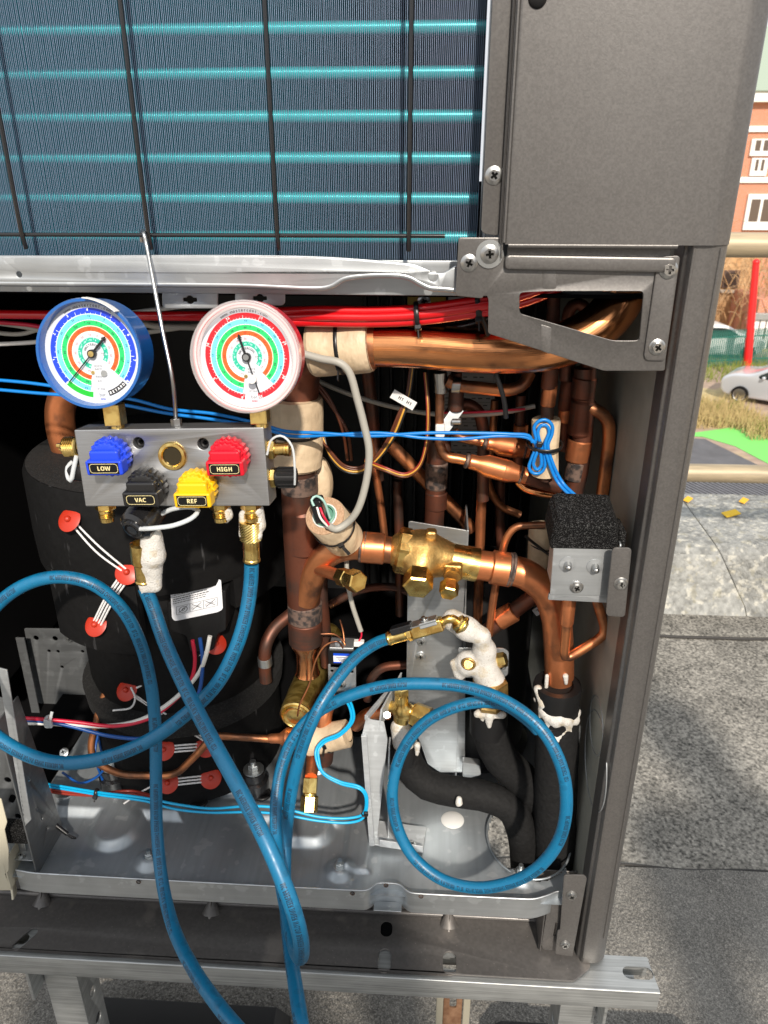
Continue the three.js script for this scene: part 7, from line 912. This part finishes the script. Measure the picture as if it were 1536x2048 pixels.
{ // from the second port: down towards the viewer, round a U-turn and into the loop at the right
  const a = P(290, 1176, 0.035);
  const t = hose('teal blue hose slanting from the foamed fitting down to the middle bottom', [a, [302, 1205, 0.037], [330, 1285, 0.052], [378, 1390, 0.085], [430, 1490, 0.12], [485, 1590, 0.15], [540, 1700, 0.178], [580, 1800, 0.196], [600, 1870, 0.202], [603, 1907, 0.196], [598, 1912, 0.178], [590, 1895, 0.158], [575, 1830, 0.12], [560, 1750, 0.08], [553, 1680, 0.045], [552, 1610, 0.02], [562, 1540, 0.0], [585, 1480, -0.015], [625, 1432, -0.025], [690, 1395, -0.03], [770, 1372, -0.032], [850, 1367, -0.03], [930, 1374, -0.025], [1010, 1402, -0.012], [1080, 1455, 0.005], [1120, 1525, 0.02], [1133, 1600, 0.028], [1118, 1680, 0.03], [1070, 1740, 0.028], [1010, 1768, 0.024], [945, 1775, 0.018], [880, 1757, 0.008], [825, 1712, -0.004], [792, 1645, -0.016], [785, 1575, -0.028], [806, 1500, -0.04], [850, 1445, -0.048], [910, 1414, -0.052], [965, 1404, -0.052], [1010, 1410, -0.05], [1055, 1440, -0.048], [1075, 1460, -0.05]], M.hose, V(0.1, 0.45, 1));
  const g = t.children[0]; t.userData.label = 'blue hose from the foamed fitting that bends up and loops round at the right';
  const p0 = P(281, 1090, 0.037), p1 = P(289, 1178, 0.036), d = p1.clone().sub(p0).normalize(); part(t, 'ferrule', [lathe([[0.006, 0], [0.0085, 0.001], [0.0085, 0.018], [0.0066, 0.02], [0.0066, 0.034], [0.0072, 0.035], [0.0072, 0.036]], p0.clone().addScaledVector(d, -0.002), d)], M.brass);
  part(t, 'soap_foam', blob([[P(303, 1072, 0.037), P(306, 1110, 0.037), 0.0085, 0.0105], [P(303, 1120, 0.036), P(302, 1135, 0.036), 0.008, 0.007], [P(308, 1140, 0.036), P(312, 1172, 0.036), 0.0065, 0.005], [P(292, 1122, 0.038), P(296, 1132, 0.038), 0.0048], [P(298, 1155, 0.036), P(300, 1172, 0.036), 0.005], [P(284, 1170, 0.038), P(288, 1192, 0.039), 0.003, 0.002]], 0.0014, 0.005, 0.0002), M.foamSoap, 'bubbly white soap foam'); base(t);
}
{ // right port: big loop to the left, out at the bottom
  const t = hose('blue hose from the rightmost port making the wide arch at the left', [[503, 1128, 0.03], [502, 1160, 0.032], [492, 1230, 0.042], [470, 1300, 0.052], [432, 1370, 0.062], [370, 1430, 0.072], [290, 1485, 0.08], [200, 1518, 0.086], [110, 1525, 0.086], [35, 1500, 0.08], [-25, 1455, 0.07], [-60, 1380, 0.05], [-55, 1290, 0.02], [-15, 1220, 0.0], [45, 1172, -0.01], [115, 1154, -0.014], [185, 1168, -0.016], [242, 1215, -0.018], [280, 1285, -0.018], [302, 1370, -0.014], [311, 1460, -0.006], [312, 1560, 0.008], [314, 1660, 0.028], [324, 1760, 0.06], [345, 1850, 0.1], [385, 1935, 0.145], [440, 2015, 0.185], [500, 2085, 0.215], [560, 2150, 0.23]], M.hose, V(0.25, 0.35, 1));
  const a = P(500, 1028, 0.028), b = P(502, 1090, 0.029), d = b.clone().sub(a).normalize(), L = a.distanceTo(b); const g = new THREE.CylinderGeometry(0.0088, 0.0088, 0.016, 36, 14), q = g.attributes.position; for (let i = 0; i < q.count; i++) { const x = q.getX(i), z = q.getZ(i), rr = Math.hypot(x, z), an = Math.atan2(z, x); if (rr > 0.008) { const k = 1 + 0.03 * (((Math.round(an / (2 * PI) * 36) + Math.round((q.getY(i) / 0.016 + 0.5) * 14)) % 2) ? 1 : -1); q.setX(i, x * k); q.setZ(i, z * k); } } const kk = g.toNonIndexed(); kk.computeVertexNormals(); along(kk, P(501, 1060, 0.029), d);
  part(t, 'coupling_nut', [kk], M.brass); const f0 = P(502, 1080, 0.03); part(t, 'ferrule', lathe([[0.0068, 0], [0.0066, 0.002], [0.0066, 0.016], [0.0072, 0.017], [0.0072, 0.0185], [0.0064, 0.019]], f0, d), M.brass); base(t);
}
{ // charging line to the small ball valve
  const t = hose('blue hose from the small brass ball valve down to the bottom edge', [[778, 1277, -0.07], [755, 1285, -0.062], [715, 1312, -0.045], [668, 1368, -0.02], [628, 1435, 0.0], [600, 1510, 0.008], [582, 1590, 0.012], [573, 1670, 0.02], [570, 1740, 0.04], [572, 1820, 0.08], [580, 1900, 0.13], [592, 1980, 0.175], [604, 2060, 0.21], [612, 2130, 0.23]], M.hose, V(-0.35, 0.35, 1));
  const a = P(778, 1277, -0.068), b = P(888, 1246, -0.063), d = b.clone().sub(a).normalize(), L = a.distanceTo(b), at = s => a.clone().addScaledVector(d, s * L);
  part(t, 'ferrule', lathe([[0.0066, -0.001], [0.0074, 0.001], [0.0066, 0.003], [0.0066, L * 0.33], [0.0056, L * 0.34], [0.0056, L * 0.37]], a, d), M.brass); part(t, 'hex_nut', hex(at(0.33), at(0.42), 0.0082), M.brass);
  part(t, 'valve_body', [bar(at(0.42), at(0.98), 0.0135, 0.0135, V(0, 0.3, 1))], M.brass); const up = V(-d.y, d.x, 0).normalize(), lv = at(0.72).addScaledVector(up, 0.0088).add(V(0, 0, 0.002));
  part(t, 'lever', [bar(lv.clone().addScaledVector(d, -0.018), lv.clone().addScaledVector(d, 0.012), 0.0015, 0.011, up.clone().cross(d).multiplyScalar(1)), bar(lv.clone().addScaledVector(d, -0.006).addScaledVector(up, -0.003), lv.clone().addScaledVector(d, 0.012).addScaledVector(up, -0.003), 0.006, 0.012, V(0, 0.4, 1))], M.zinc).add(mesh('grip', bar(lv.clone().addScaledVector(d, -0.036), lv.clone().addScaledVector(d, -0.014), 0.007, 0.011, V(0, 0.2, 1)), M.blackGloss));
  part(t, 'lever_nut', [hex(lv.clone(), lv.clone().addScaledVector(up, 0.003), 0.0042), cyl(lv.clone(), lv.clone().addScaledVector(up, 0.0055), 0.002)], M.steel); base(t);
}
base(unit);
const renderer = new THREE.WebGLRenderer({ antialias: true });
renderer.toneMapping = THREE.LinearToneMapping; renderer.toneMappingExposure = EXPOSURE;
renderer.shadowMap.enabled = true;
renderer.render(scene, camera);
